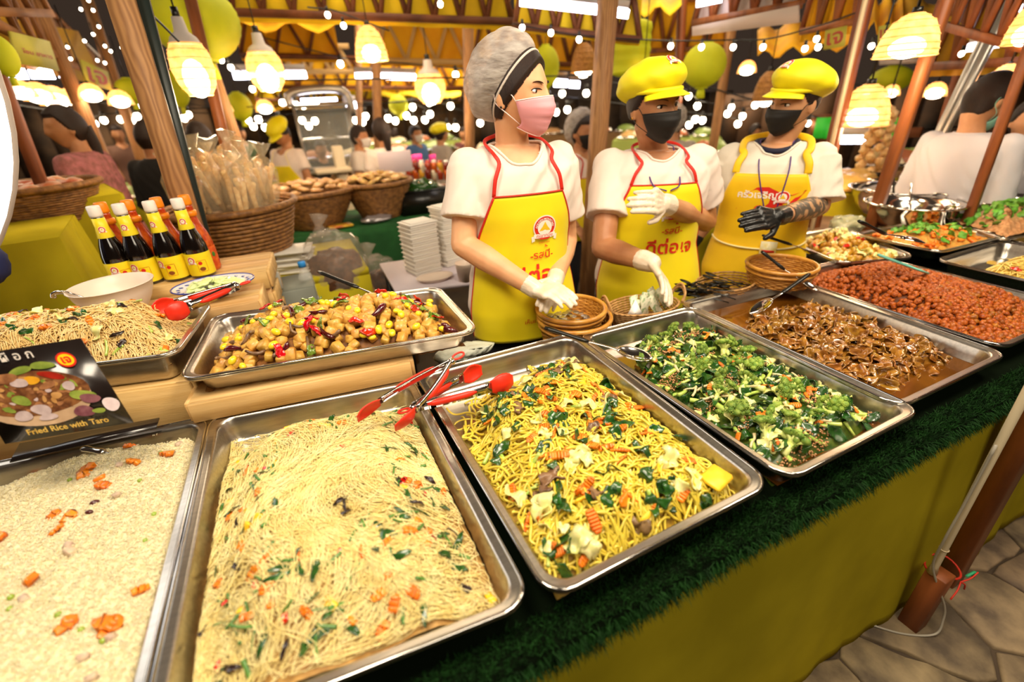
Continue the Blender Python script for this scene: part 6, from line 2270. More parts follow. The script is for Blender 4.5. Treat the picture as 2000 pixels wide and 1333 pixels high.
# brown bags of goods under the green counter
M_BAG = mat('clear_bag', '#C8B8A8', .15, alpha=.22, bump=1, bscale=40, coat=.6)
M_BRN = mat('brown_goods', '#6A4224', .6, col2='#3E2414', scale=40, bump=.6, bscale=60)
for (x, y, D, sx, sy, sz, lb) in ((655, 520, 2.5, .15, .12, .17, 'large clear plastic bag of brown snacks under the green-draped counter'), (740, 545, 2.75, .13, .1, .12, 'smaller clear bag of brown snacks beside the white side table')):
    c = ad(x, y, D)
    t = thing('snack_bag', (c[0], c[1], 0), lb, 'bag')
    part('snacks', mv(jit(ball((sx, sy, sz * .85), n=28, m=18), .012, 50, 3), c + V(0, 0, -.05)), M_BRN, t)
    part('bag_film', mv(jit(ball((sx * 1.1, sy * 1.1, sz * 1.15), n=36, m=24), .014, 45, 8), c + V(0, 0, 0)), M_BAG, t)
    part('knot', mv(jit(tube([(0, 0, 0), (0, 0, .05), (.01, 0, .10)], [.05, .018, .045], 14), .006, 90, 2), c + V(-.03, 0, sz * 1.0)), M_BAG, t)
    part('carton', box(sx * 2.2, sy * 2, c[2] - sz * .8, (c[0], c[1] + .02, (c[2] - sz * .8) / 2)), mat('cardboard', '#A07848', .8, col2='#8A6438', scale=8), t, smooth=False)


# ---- big woven basket of bagged snacks
def conebasket(c, r0, r1, h, label, m=M_BAMBD, n=18, ell=1.0, group=None):
    t = thing('woven_basket', c, label, 'basket', group)
    for k in range(n):
        f = (k + .5) / n
        a = np.linspace(0, 2 * PI, 60, endpoint=False)
        r = r0 + (r1 - r0) * f ** .8
        rr = r * (1 + .008 * np.sin(a * 15 + k * PI))
        part('woven_band', mv(tube(np.stack([rr * np.cos(a), rr * ell * np.sin(a), np.full(60, f * h)], -1), h / n * .56, 5, closed=True), c), m, t)
    a = np.linspace(0, 2 * PI, 48, endpoint=False)
    part('rim', mv(tube(np.stack([r1 * 1.03 * np.cos(a), r1 * 1.03 * ell * np.sin(a), np.full(48, h)], -1), .016, 8, closed=True), c), m, t)
    part('base', mv(disc(r0, .004), c, s=(1, ell, 1)), m, t)
    return t


cb = at(455, 512, 2.75)
cb[2] = max(cb[2], .72)
zb2 = float(at(450, 408, 2.6)[2])
cc = V(float(at(452, 410, 2.7)[0]), 2.7, zb2 - .34)
conebasket(cc, .18, .29, .34, 'large conical woven basket filled with bagged snacks beside the timber post')
M_SNK = mat('golden_snack', '#F2CE90', .6, col2='#D8A45C', scale=40, bump=.4, bscale=80)
M_FILM = mat('snack_film', '#E8D4AC', .12, alpha=.26, bump=1, bscale=45, coat=.8)
for k in range(11):
    a = k * 2.4
    r_ = .20 * math.sqrt((k + .3) / 11)
    h0 = cc + V(r_ * math.cos(a), r_ * math.sin(a), .40 + .10 * (1 - r_ / .2))
    t = thing('snack_packet', h0, 'clear packet of golden puffed snacks in the large woven basket', 'snack packet', 'snack packets in the large woven basket')
    ax = unit(V(.25 * math.cos(a), .25 * math.sin(a), 1))
    Fr = frame(ax)
    stk = [mv(box(.022, .022, .16, b=.005), (random.uniform(-.05, .05), random.uniform(-.035, .035), random.uniform(-.04, .05)), R=rot('X', random.uniform(-.3, .3)) @ rot('Y', random.uniform(-.3, .3))) for _ in range(9)]
    part('snacks', mv(merge(*stk), h0, R=Fr), M_SNK, t, smooth=False)
    body_ = tube([(0, 0, -.12), (0, 0, -.10), (0, 0, 0), (0, 0, .08), (0, 0, .13), (0, 0, .145), (0, 0, .20)], [.02, .075, .085, .07, .03, .010, .045], 18)
    part('wrapper', mv(jit(body_, .006, 60, k), h0, R=Fr), M_FILM, t)
tb2 = thing('snack_table', (cc[0], cc[1], 0), 'table draped in lime cloth under the large woven basket', 'table')
part('tabletop', box(1.0, .7, .03, (cc[0] + .06, cc[1] + .05, cc[2] - .017)), M_LIME, tb2, smooth=False)
part('cloth', box(1.0, .02, cc[2] - .04, (cc[0] + .06, cc[1] - .30, (cc[2] - .03) / 2)), M_LIME, tb2, smooth=False)
for k in range(3):
    part('leg', box(.04, .04, cc[2] - .03, (cc[0] - .35 + .4 * k, cc[1] + .3, (cc[2] - .03) / 2)), M_DARK, tb2)
# stack of plastic carrier sleeves
sl = new_mesh('plastic_sleeve', jit(box(.26, .20, .012, b=.003), .004, 30, 2), False, [mat('white_polythene', '#D0CABE', .4, bump=.5, bscale=50)])
c = V(float(at(548, 480, 2.62)[0]), 2.6, cc[2])
for k in range(9):
    o = put('plastic_sleeve', sl, None, c + V(random.uniform(-.02, .02), random.uniform(-.02, .02), .008 + k * .013), rot('Z', -.2 + random.uniform(-.15, .15)))
    tag(o, 'white polythene bag in the flat stack beside the large woven basket', 'plastic bag', 'polythene bag stack')

# ---- the stall's second counter, green grass mat hanging in front
M_TURF = mat('green_turf_cloth', '#1F5A26', .9, col2='#123C18', scale=5, bump=.6, bscale=200)
gz = .80
g0, g1 = atz(535, 440, gz), atz(905, 425, gz)
g0[1] = g1[1] = (g0[1] + g1[1]) / 2 - .15
tg_ = thing('rear_counter', (float(g0[0] + g1[0]) / 2, float(g0[1]) + .3, 0), 'rear counter draped with dark green artificial turf', 'counter')
xm, xw = float(g0[0] + g1[0]) / 2 + .25, float(g1[0] - g0[0]) + .9
part('tabletop', box(xw, .7, .03, (xm, float(g0[1]) + .35, gz - .02)), M_TURF, tg_, smooth=False)
X, Z = np.meshgrid(np.linspace(xm - xw / 2, xm + xw / 2, 50), np.linspace(gz - .01, .32, 10), indexing='ij')
part('turf_drape', sheet(np.stack([X, float(g0[1]) - .01 + .012 * wob(X, Z, 9, 2), Z + .05 * sm01((X - xm) / .3) * (Z < .4)], -1), .006), M_TURF, tg_)
for x in (xm - xw / 2 + .05, xm + xw / 2 - .05):
    for y in (float(g0[1]) + .08, float(g0[1]) + .6):
        part('leg', box(.05, .05, gz - .04, (x, y, (gz - .04) / 2)), M_DARK, tg_)
yb_ = float(g0[1]) + .28
for (px_, py_, r1, h, lb, cr) in ((600, 372, .31, .22, 'shallow flared woven basket of brown crackers on the rear counter', '#C89A5A'), (735, 355, .24, .22, 'flared woven basket of pale golden crisps on the rear counter', '#E0BC6A')):
    p = at(px_, py_, yb_)
    c = V(p[0], yb_, gz)
    conebasket(c, r1 * .55, r1, float(p[2]) - gz, lb)
    m_ = mat('crackers_' + cr[1:], cr, .5, col2='#A87438', scale=30, bump=.8, bscale=40, coat=.3, vary=.1)
    ck = share('cracker', [jit(ball((.045, .038, .012), n=10, m=6), .006, 60, k) for k in range(3)], m_)
    for k in range(30):
        a, r_ = k * 2.4, r1 * .85 * math.sqrt((k + .5) / 30)
        o = put('cracker', ck[k % 3], None, V(p[0] + r_ * math.cos(a), yb_ + r_ * math.sin(a), float(p[2]) + .055 * (1 - (r_ / r1) ** 2)), rot('Z', a) @ rot('X', random.uniform(-.6, .6)))
        tag(o, ('brown cracker in the shallow flared basket' if r1 > .3 else 'golden crisp in the flared basket nearer the hairnet'), 'snack', ('brown crackers' if r1 > .3 else 'golden crisps'))
p = at(822, 385, yb_)
t = thing('plastic_crate', (p[0], yb_, gz), 'black plastic crate of dark greens on the rear counter', 'crate')
part('tub', merge(box(.36, .02, .16, (p[0], yb_ - .13, gz + .08)), box(.36, .02, .16, (p[0], yb_ + .13, gz + .08)), box(.02, .26, .16, (p[0] - .17, yb_, gz + .08)), box(.02, .26, .16, (p[0] + .17, yb_, gz + .08)), box(.36, .26, .01, (p[0], yb_, gz + .01))), M_BLKP, t, smooth=False)
part('greens', mv(jit(ball((.16, .11, .07), n=24, m=14), .02, 50, 4), (p[0], yb_, gz + .15)), M_GREEN, t)
part('rim', box(.38, .28, .012, (p[0], yb_, gz + .158)), M_BLKP, t, smooth=False)
p = atz(655, 428, gz)
t = thing('snack_pack', p, 'small yellow snack pack lying on the green turf', 'packet')
part('pack', mv(jit(box(.16, .10, .02, b=.008), .003, 40, 3), (p[0], float(g0[1]) + .07, gz + .012), R=rot('Z', .1)), mat('yellow_pack', '#E0C030', .3, col2='#C8502C', scale=18), t)
p = atz(715, 422, gz)
t = thing('foil_pack', p, 'crumpled silver plastic pack beside the yellow snack pack', 'packet')
part('pack', mv(jit(ball((.11, .06, .022), n=26, m=14), .008, 70, 3), (p[0] + .03, float(g0[1]) + .08, gz + .022)), mat('silver_film', '#B8B0B0', .2, .6, bump=1, bscale=40), t)
# crumpled white bag behind the yellow-noodle pan
p = atz(905, 688, TZ + .02)
t = thing('plastic_bag', p, 'crumpled white plastic bag tucked behind the yellow noodle pan', 'bag')
part('bag_film', mv(jit(ball((.10, .035, .018), n=30, m=16), .008, 60, 6), p), mat('white_bag', '#D8DCCB', .4, bump=.8, bscale=60), t)
# white signboard on a stand
p = ad(772, 316, 4.3)
t = thing('price_board', (p[0], p[1], gz), 'blank pinkish-white board on a thin stand beyond the rear counter', 'sign')
part('board', mv(box(.28, .012, .17, b=.003), p, R=rot('Z', -.15)), mat('pale_board', '#E4D0D4', .4), t, smooth=False)
part('stand', box(.03, .02, p[2] - gz, (p[0], p[1] + .01, (p[2] + gz) / 2 - .03)), M_BLKP, t, smooth=False)
# ================================================================== the market behind
M_YFAB = mat('yellow_canopy', '#F0B80C', .8, col2='#E09A08', scale=2, emit=0, bump=.1, bscale=10)
M_YFAB2 = mat('bright_canopy', '#F2D018', .8, col2='#E8BC10', scale=2)
M_BEAM = mat('beam_timber', '#7A4420', .6, col2='#562C12', scale=5, bump=.1, bscale=30)
M_POST = mat('post_timber', '#C08E5A', .6, col2='#7E5230', scale=14, stretch=(2, 2, .5), bump=.2, bscale=40, wave=(9, 9, 'X'), lo=.12, hi=.95)
M_LANT = mat('lime_lantern', '#C2C414', .7, col2='#B0B40E', scale=4, emit=.10)
M_TUBE = mat('tube_glow', '#EDEBFF', .5, emit=14)
M_BULB = mat('bulb_glow', '#FFE9C8', .5, emit=22)
M_WOVE = mat('woven_shade', '#F2C47C', .6, col2='#E0A050', scale=25, emit=.75, bump=.3, bscale=100, alpha=.72)
M_WOVD = mat('dim_woven_shade', '#B07A38', .6, col2='#8A5A24', scale=60, emit=.12)
M_WHT = mat('white_lamp_top', '#CFC4BC', .6)
M_GREY = mat('galvanised_pipe', '#B8B2A8', .35, .7)


def bar(p0, p1, w, d=None, up=(0, 0, 1)):
    p0, p1 = np.asarray(p0, float), np.asarray(p1, float)
    ax = unit(p1 - p0)
    u_ = np.asarray(up, float)
    if abs(ax @ u_) > .95:
        u_ = V(1, 0, 0)
    y = unit(np.cross(ax, u_))
    x = np.cross(y, ax)
    L = np.linalg.norm(p1 - p0)
    return mv(box(w, d or w, L, b=.0), (p0 + p1) / 2, R=np.stack([x, y, ax], 1))


def post(pa, pb, w, label, m=None, name='timber_post', D=None, group=None, ztop=None):
    """pa, pb points (world); carried down to the floor and up"""
    pa, pb = np.asarray(pa, float), np.asarray(pb, float)
    d = (pa - pb) / (pa[2] - pb[2])
    foot, topp = pb - d * pb[2], pb + d * ((ztop or 2.7) - pb[2])
    t = thing(name, foot, label, 'post', group)
    part('post', bar(foot, topp, w, w * .9), m or M_POST, t, smooth=False)
    return t


post(at(256, 60, 2.13), at(368, 420, 2.13), .074, 'knotty pine post beside the sauce bottles')
t = thing('metal_upright', (at(392, 430, 2.16) * (1, 1, 0)), 'slim dark metal upright next to the knotty pine post', 'post')
_a, _b = at(283, 10, 2.16), at(398, 450, 2.16)
_d = (_a - _b) / (_a[2] - _b[2])
part('upright', bar(_b - _d * _b[2], _a + _d * .6, .034, .03), mat('green_black_paint', '#1A2420', .4), t, smooth=False)
post(ad(1186, 20, 3.3), ad(1168, 270, 3.3), .09, 'thick timber post between the hairnet woman and the woman in the yellow cap')
post(ad(914, 40, 5.3), ad(916, 200, 5.3), .085, 'timber post rising behind the hairnet')
post(ad(733, 60, 6), ad(737, 220, 6), .085, 'timber post behind the round-bottomed pendant lamps')
post(ad(700, 100, 9), ad(702, 230, 9), .09, 'slender timber post near the glass showcase')
post(ad(1690, 10, 3.2), ad(1636, 240, 3.2), .052, 'reddish timber post behind the man in the yellow cap', M_WOODR)
post(ad(1662, 120, 3.1), ad(1592, 420, 3.1), .018, 'narrow white-edged batten beside the reddish timber post', mat('pale_batten', '#D0B890', .6), 'timber_batten')
post(ad(1838, 30, 3.0), ad(1738, 330, 3.0), .048, 'reddish timber post near the man in the white shirt', M_WOODR)
post(ad(1990, 150, 3.1), ad(1922, 340, 3.1), .036, 'timber post in front of the man in the white shirt', M_WOODR)
post(ad(1890, 100, 5.5), ad(1850, 230, 5.5), .08, 'timber post far behind the man in the white shirt', M_WOODR)
post(ad(1330, 60, 6), ad(1322, 230, 6), .07, 'timber post behind the woman in the yellow cap', M_WOODR)
post(ad(1425, 80, 5), ad(1395, 270, 5), .06, 'timber post beside the ribbed lime lantern')
post(ad(425, 170, 4.2), ad(470, 300, 4.2), .08, 'timber post behind the large snack basket')
post(ad(375, 10, 3.6), ad(430, 240, 3.6), .06, 'reddish timber post in front of the big lime lantern', M_WOODR)
post(ad(155, 200, 5.5), ad(185, 270, 5.5), .09, 'timber post beyond the woman in the pink dress')
post(ad(240, 205, 7), ad(262, 270, 7), .09, 'timber post beyond the person in black')
post(ad(0, 150, 3.3), ad(95, 395, 3.3), .045, 'timber post in front of the basket table near the glowing lamp', M_WOODR)
for k, (xa, ya, xb, yb) in enumerate(((1978, 0, 1868, 215), (1958, 0, 1850, 225))):
    t = thing('metal_pole', ad(xb, yb, 3.8) * (1, 1, 0), ('galvanised steel pole nearest the man in the white shirt', 'second galvanised steel pole of the pair')[k], 'pole')
    a_, b_ = ad(xa, ya, 3.8), ad(xb, yb, 3.8)
    d_ = (a_ - b_) / (a_[2] - b_[2])
    part('pole', tube([b_ - d_ * b_[2], a_ + d_ * .5], [.022, .022], 12), M_GREY, t)


def truss(p0, p1, hgt, n, w, label, m=None, fabric=None, name='roof_truss', fab_h=1.0, back=.05):
    """lower chord p0->p1, upper chord hgt above"""
    p0, p1 = np.asarray(p0, float), np.asarray(p1, float)
    t = thing(name, (p0 + p1) / 2, label, 'truss', 'roof trusses')
    m = m or M_BEAM
    up = V(0, 0, hgt)
    part('chord', bar(p0, p1, w), m, t, smooth=False)
    part('chord', bar(p0 + up, p1 + up, w), m, t, smooth=False)
    for k in range(n):
        a, b = p0 + (p1 - p0) * k / n, p0 + (p1 - p0) * (k + 1) / n
        mid = (a + b) / 2 + up
        part('strut', bar(a, mid, w * .7), m, t, smooth=False)
        part('strut', bar(mid, b, w * .7), m, t, smooth=False)
    if fabric:
        away = unit(np.append(((p0 + p1) / 2)[:2], 0)) * back
        u_ = np.linspace(0, 1, 24)
        z_ = np.linspace(-.12, fab_h, 6)
        U, Z = np.meshgrid(u_, z_, indexing='ij')
        P = p0 + U[..., None] * (p1 - p0) + Z[..., None] * up + away + (.02 * np.sin(U * 30) * (1 - Z))[..., None] * away / back
        fo = thing('canopy_valance', (p0 + p1) / 2 + away, 'fabric valance hung ' + ' '.join(label.replace('roof truss', 'behind the truss').split()[:9]), 'canopy', 'canopy fabrics')
        part('fabric', sheet(P, .003), fabric, fo)
    return t


truss(ad(455, 24, 4.6), ad(1000, 42, 4.6), .42, 10, .05, 'timber roof truss over the pendant lamps nearest the stall', fabric=M_YFAB2, fab_h=1.1)
truss(ad(470, 108, 6.5), ad(665, 112, 6.5), .40, 3, .05, 'timber roof truss with yellow triangles behind the round pendant lamp', fabric=M_YFAB)
truss(ad(735, 118, 7), ad(910, 122, 7), .45, 3, .06, 'timber roof truss between the two tall posts', mat('pale_truss', '#C8A060', .6), fabric=M_YFAB)
truss(ad(925, 118, 6.5), ad(1160, 128, 6.5), .5, 5, .05, 'timber roof truss behind the hairnet woman', fabric=M_YFAB)
truss(ad(1005, 50, 4.2), ad(1250, 78, 4.2), .30, 6, .045, 'timber roof truss carrying the long tube lamp', fabric=M_YFAB2, fab_h=1.0)
truss(ad(560, 140, 9), ad(690, 140, 9), .35, 3, .07, 'pale timber roof truss near the showcase', mat('pale_truss', '#C8A060', .6))
truss(ad(490, 170, 11), ad(920, 172, 11), .5, 10, .07, 'far timber roof truss above the row of bulbs', fabric=M_YFAB)
truss(ad(500, 195, 15), ad(900, 197, 15), .45, 10, .08, 'farthest timber roof truss with yellow cloth', fabric=M_YFAB2)
truss(ad(1355, 45, 4.4), ad(1565, 8, 4.0), .34, 5, .045, 'timber roof truss with a pale board below', M_WOODR, fabric=mat('pale_awning', '#D8C4B4', .7), fab_h=1.0)
t = thing('pale_board', ad(1460, 48, 4.1), 'long pale board hung under the roof truss above the woman in the yellow cap', 'board')
_p = [ad(1356, 70, 4.3), ad(1356, 52, 4.3), ad(1562, 10, 3.95), ad(1562, 44, 3.95)]
part('board', sheet(np.array([[_p[0], _p[1]], [_p[3], _p[2]]]), .03), mat('pale_awning', '#D8C4B4', .7), t, smooth=False)
truss(ad(1565, 62, 4.6), ad(1668, 42, 4.3), .55, 3, .04, 'timber roof truss with orange cloth above the man in the yellow cap', M_WOODR, fabric=M_YFAB, fab_h=1.0)
truss(ad(1260, 100, 7), ad(1420, 92, 7), .5, 4, .05, 'timber roof truss above the ribbed lime lantern', M_WOODR, fabric=M_YFAB)
truss(ad(1835, 48, 3.6), ad(2060, 110, 3.2), .32, 7, .035, 'reddish roof truss above the man in the white shirt', M_WOODR)
truss(ad(1720, 122, 6), ad(1850, 116, 5.8), .3, 6, .04, 'pale purlin truss beyond the big woven lamp', mat('pale_truss2', '#B8A8A0', .6))
truss(ad(1815, 130, 4.6), ad(2030, 118, 4.2), .5, 4, .05, 'roof truss behind the galvanised poles', M_WOODR, fabric=mat('dull_canopy', '#C09018', .8))
# receding trusses of the stall across the aisle, upper left
truss(ad(-60, 20, 3.2), ad(232, 172, 15), .40, 24, .042, 'long timber roof truss running back along the dark sky', mat('tan_timber', '#A06C3C', .6, col2='#7A4C26', scale=5))
truss(ad(-30, 22, 3.6), ad(98, 26, 4.4), .35, 3, .04, 'timber roof truss crossing at the top corner', mat('tan_timber', '#A06C3C', .6))
t = thing('canopy_roof', ad(30, 60, 5), 'yellow fabric roof behind the long receding truss', 'canopy', 'canopy fabrics')
_p = [ad(-60, 20, 4.2), ad(-60, 110, 4.6), ad(205, 168, 9.5), ad(150, 60, 7)]
part('fabric', sheet(np.array([[_p[0], _p[3]], [_p[1], _p[2]]]), .01), mat('dull_canopy', '#C09018', .8), t, smooth=False)


# roofs: sloped yellow canopies over the rows of stalls
def canopy(p, label, m=M_YFAB):
    t = thing('canopy_roof', np.mean(p, 0), label, 'canopy', 'canopy fabrics')
    A = [np.asarray(q) for q in p]
    U, W = np.meshgrid(np.linspace(0, 1, 16), np.linspace(0, 1, 6), indexing='ij')
    P = A[0] * ((1 - U) * (1 - W))[..., None] + A[1] * (U * (1 - W))[..., None] + A[2] * (U * W)[..., None] + A[3] * ((1 - U) * W)[..., None]
    P = P + V(0, 0, 1) * (.04 * np.sin(U * 20))[..., None]
    part('fabric', sheet(P, .004), m, t)


canopy([ad(330, 52, 5), ad(660, 56, 5), ad(660, 22, 6.5), ad(330, 10, 6.5)], 'orange-yellow canopy roof sloping above the round pendant lamp')
canopy([ad(1180, 30, 5.2), ad(1330, 20, 5.2), ad(1330, -10, 6.5), ad(1180, -10, 6.5)], 'yellow canopy roof above the woman in the yellow cap', M_YFAB2)
canopy([ad(1480, 110, 5.4), ad(1665, 88, 5.0), ad(1665, 20, 6.2), ad(1480, 60, 6.6)], 'orange-yellow canopy roof above the man in the yellow cap')
canopy([ad(1670, 60, 4.4), ad(1760, 50, 4.2), ad(1760, 0, 5), ad(1670, 0, 5)], 'orange-yellow canopy roof beside the big woven lamp')
canopy([ad(1760, 40, 4.6), ad(2040, 90, 4.2), ad(2040, 30, 5), ad(1760, -10, 5)], 'golden canopy roof above the galvanised poles', mat('dull_canopy', '#C09018', .8))
canopy([ad(730, 190, 14), ad(900, 190, 14), ad(900, 165, 16), ad(730, 165, 16)], 'distant yellow canopy roof between the posts', M_YFAB2)
canopy([ad(480, 215, 17), ad(700, 213, 17), ad(700, 180, 19), ad(480, 180, 19)], 'distant yellow canopy roof above the showcase')
# hanging signs
for (q, lb, tx) in (([(14, 60), (92, 80), (112, 139), (30, 123)], 'lime hanging sign with red lettering near the corner truss', 'โซน อาหาร'), ([(155, 116), (208, 140), (216, 176), (166, 165)], 'smaller lime hanging sign further along the receding truss', 'เจ'),
                    ([(1612, 60), (1655, 50), (1650, 90), (1608, 98)], 'yellow pennant with red lettering above the man in the yellow cap', 'เจ'), ([(1716, 52), (1746, 46), (1740, 88), (1714, 90)], 'pale lime banner with pink lettering beside the big woven lamp', 'เจ')):
    D_ = (3.7 if q[0][0] < 100 else 5.5) if q[0][0] < 1000 else 4.0
    P = [ad(x, y, D_ + (.5 if q[1][0] <= x + 25 and x < 1000 else 0)) for x, y in q]
    t = thing('hanging_sign', np.mean(P, 0), lb, 'sign', 'lime hanging signs')
    part('panel', sheet(np.array([[P[3], P[0]], [P[2], P[1]]]), .012), mat('lime_sign', '#B0A838', .6, col2='#C0B848', scale=4), t, smooth=False)
    v, ps = text_geo(tx, 1.0, bold=.02)
    v = (v - v.mean(0)) / (np.ptp(v[:, 0]) + 1e-6)
    uu_, vv_ = .5 + v[:, 0] * .75, .45 + v[:, 1] * .75
    Q = P[3] * ((1 - uu_) * (1 - vv_))[:, None] + P[2] * (uu_ * (1 - vv_))[:, None] + P[0] * ((1 - uu_) * vv_)[:, None] + P[1] * (uu_ * vv_)[:, None]
    nn_ = unit(np.cross(P[2] - P[3], P[0] - P[3]))
    nn_ = nn_ * (-1 if nn_ @ (P[0] - CAMP) > 0 else 1)
    part('lettering', (Q + nn_ * .015, ps), mat('dull_red_print', '#A8402C', .6), t, smooth=False)


# ---- lanterns
def lantern(px, py, w, hpx, D, label, cyl=False):
    c = ad(px, py, D)
    dz = float((c - CAMP) @ _fw)
    r, h = w / FPX * dz / 2, hpx / FPX * dz / 2
    t = thing('paper_lantern', c, label, 'lantern', 'lime paper lanterns')
    n = 15
    a = np.linspace(-PI / 2 * .92, PI / 2 * .92, n * 2)
    if cyl:
        prof = [(r * .6, -h)] + [(r * (.93 + .03 * math.sin(k * 1.5)), -h * .9 + 1.8 * h * k / 20) for k in range(21)] + [(r * .6, h)]
    else:
        prof = [(r * math.cos(x) * (1 + .018 * (k % 2)), h * math.sin(x)) for k, x in enumerate(a)]
    part('shade', mv(lathe(prof, 28), c), M_LANT, t)
    part('collar', mv(lathe([(r * .30, h * .9), (r * .30, h * 1.02), (r * .24, h * 1.02)], 20), c), M_LANT, t)
    part('collar', mv(lathe([(r * .30, -h * .9), (r * .30, -h * 1.02), (r * .24, -h * 1.02)], 20), c), M_LANT, t)
    part('cord', tube([c + V(0, 0, h), c + V(0, 0, h + .35)], [.004, .004], 5), M_BLKP, t)
    if not cyl:
        part('tassel', mv(lathe([(.0, -h * 1.0), (r * .18, -h * 1.05), (r * .22, -h * 1.45), (0, -h * 1.46)], 12), c), M_LANT, t)


for a_ in ((380, 42, 158, 135, 3.9, 'biggest lime lantern, behind the knotty pine post'), (2, 108, 50, 72, 3.2, 'ribbed lime lantern cut by the frame edge above the glowing lamp'), (255, 178, 50, 45, 6.5, 'lime lantern beyond the person in black'),
           (468, 208, 44, 50, 7, 'lime lantern beside the narrow post'), (1066, 130, 52, 72, 5.2, 'lime lantern just behind the hairnet woman\'s forehead'), (1375, 128, 80, 78, 4.6, 'ribbed lime lantern between the two yellow caps'),
           (778, 205, 36, 36, 9, 'small lime lantern under the far canopies'), (345, 175, 40, 60, 6, 'lime lantern behind the slim metal upright'), (1740, 155, 70, 46, 6, 'lime lantern under the pale purlins'), (1010, 185, 30, 40, 9, 'small lime lantern over the hairnet woman\'s shoulder')):
    lantern(*a_)
lantern(1233, 96, 78, 92, 4.8, 'cylindrical lime lantern above the woman in the yellow cap', True)


# ---- pendant lamps
def pendant(px, py, w, hpx, D, kind, label, bright=True, power=0, group='woven pendant lamps', tilt=0):
    c = ad(px, py, D)
    dz = float((c - CAMP) @ _fw)
    r, h = w / FPX * dz / 2, hpx / FPX * dz
    t = thing('pendant_lamp', c, label, 'lamp', group)
    mm = M_WOVE if bright else M_WOVD
    if kind == 'bottle':
        prof = [(.55 * r, -h * .5), (.85 * r, -h * .36), (1.0 * r, -h * .15), (.92 * r, h * .05), (.72 * r, h * .17)]
        part('woven_shade', mv(lathe(prof, 36), c), mm, t)
        part('shade_top', mv(lathe([(.72 * r, h * .17), (.60 * r, h * .25), (.32 * r, h * .32), (.25 * r, h * .5), (0, h * .51)], 24), c), M_WHT, t)
        for k in range(7):
            rr = np.interp(k / 6, np.linspace(0, 1, 5), [p[0] for p in prof])
            zz = np.interp(k / 6, np.linspace(0, 1, 5), [p[1] for p in prof])
            a = np.linspace(0, 2 * PI, 30, endpoint=False)
            part('weave_ring', mv(tube(np.stack([rr * 1.01 * np.cos(a), rr * 1.01 * np.sin(a), np.full(30, zz)], -1), .0035, 4, closed=True), c), mm, t)
        bz = -h * .28
    else:
        prof = [(r, -h * .5), (.97 * r, -h * .30), (.86 * r, 0), (.66 * r, h * .28), (.35 * r, h * .45), (.10 * r, h * .5)]
        part('woven_shade', mv(lathe(prof, 36), c), mm, t)
        for k in range(9):
            f = k / 8
            rr = np.interp(f, np.linspace(0, 1, 6), [p[0] for p in prof])
            zz = np.interp(f, np.linspace(0, 1, 6), [p[1] for p in prof])
            a = np.linspace(0, 2 * PI, 36, endpoint=False)
            part('weave_ring', mv(tube(np.stack([rr * 1.01 * np.cos(a), rr * 1.01 * np.sin(a), np.full(36, zz)], -1), .005 if r > .12 else .0035, 4, closed=True), c), mm, t)
        bz = -h * .30
    part('light_bulb', mv(ball((r * (.58 if w > 55 else .78), r * (.58 if w > 55 else .78), h * (.26 if w > 55 else .4)), n=16, m=10), c + V(0, 0, bz)), M_BULB, t)
    part('socket', mv(lathe([(0, h * .62), (r * .16, h * .62), (r * .18, h * .46), (0, h * .46)], 12), c), M_BLKP, t)
    part('cord', tube([c + V(0, 0, h * .6), c + V(0, 0, h * .6 + .5)], [.004, .004], 5), M_BLKP, t)
    if power:
        l = bpy.data.lights.new('pendant_glow', 'POINT')
        l.energy = power
        l.color = (1, .78, .5)
        l.shadow_soft_size = .06
        lo = bpy.data.objects.new('pendant_glow', l)
        COL.objects.link(lo)
        lo.parent = t
        lo.location = (0, 0, -h * .62)


pendant(370, 112, 76, 130, 3.0, 'bottle', 'bottle-shaped woven pendant lamp beside the slim metal upright', power=14)
pendant(515, 122, 68, 96, 3.9, 'bottle', 'bottle-shaped woven pendant lamp in front of the far tube lamp', power=14)
pendant(722, 84, 62, 58, 4.4, 'dome', 'dome-shaped woven pendant lamp on a black socket', power=12)
pendant(839, 160, 60, 74, 5.0, 'bottle', 'onion-shaped woven pendant lamp beside the hairnet', power=12)
pendant(1140, 112, 50, 50, 5.0, 'dome', 'dim cage-like pendant lamp above the hairnet woman', False)
pendant(1500, 168, 50, 52, 5.0, 'dome', 'dim box-like woven lamp between the woman and the man in yellow caps', False)
pendant(1778, 68, 104, 72, 2.8, 'dome', 'largest woven dome lamp, above the steel basins', power=6)
pendant(1690, 205, 92, 72, 3.3, 'dome', 'woven dome lamp hanging low beside the man in the yellow cap', power=5)
pendant(2010, 45, 60, 70, 3.2, 'dome', 'woven dome lamp cut by the frame edge')
for k, (x, y, w_, D, lb) in enumerate(((38, 172, 46, 5, 'nearest the glowing disc'), (72, 178, 50, 5.6, 'second from the glowing disc'), (104, 186, 52, 6.2, 'third from the glowing disc, over the pink dress'), (140, 186, 42, 6.8, 'above the woman in the pink dress'),
                                     (176, 178, 44, 5.4, 'first of the warm pair over the aisle'), (232, 190, 42, 6, 'second of the warm pair over the aisle'), (437, 208, 30, 6.5, 'beside the reddish post'), (516, 206, 34, 6.8, 'above the kitchen helper in the yellow cap'),
                                     (1742, 176, 30, 5.5, 'under the pale purlins'), (1828, 174, 40, 4.6, 'near the man in the white shirt'), (1967, 142, 48, 3.9, 'directly over the man in the white shirt'), (1695, 172, 26, 6, 'beside the low woven dome'),
                                     (1460, 130, 34, 6.5, 'between the dim woven lamp and the ribbed lantern'), (1372, 138, 22, 5.8, 'in front of the ribbed lantern'), (1258, 140, 34, 4.6, 'glowing behind the peak of the yellow cap'))):
    pendant(x, y, w_, w_ * .62, D, 'dome', 'small glowing dome lamp ' + lb, group='small glowing dome lamps')
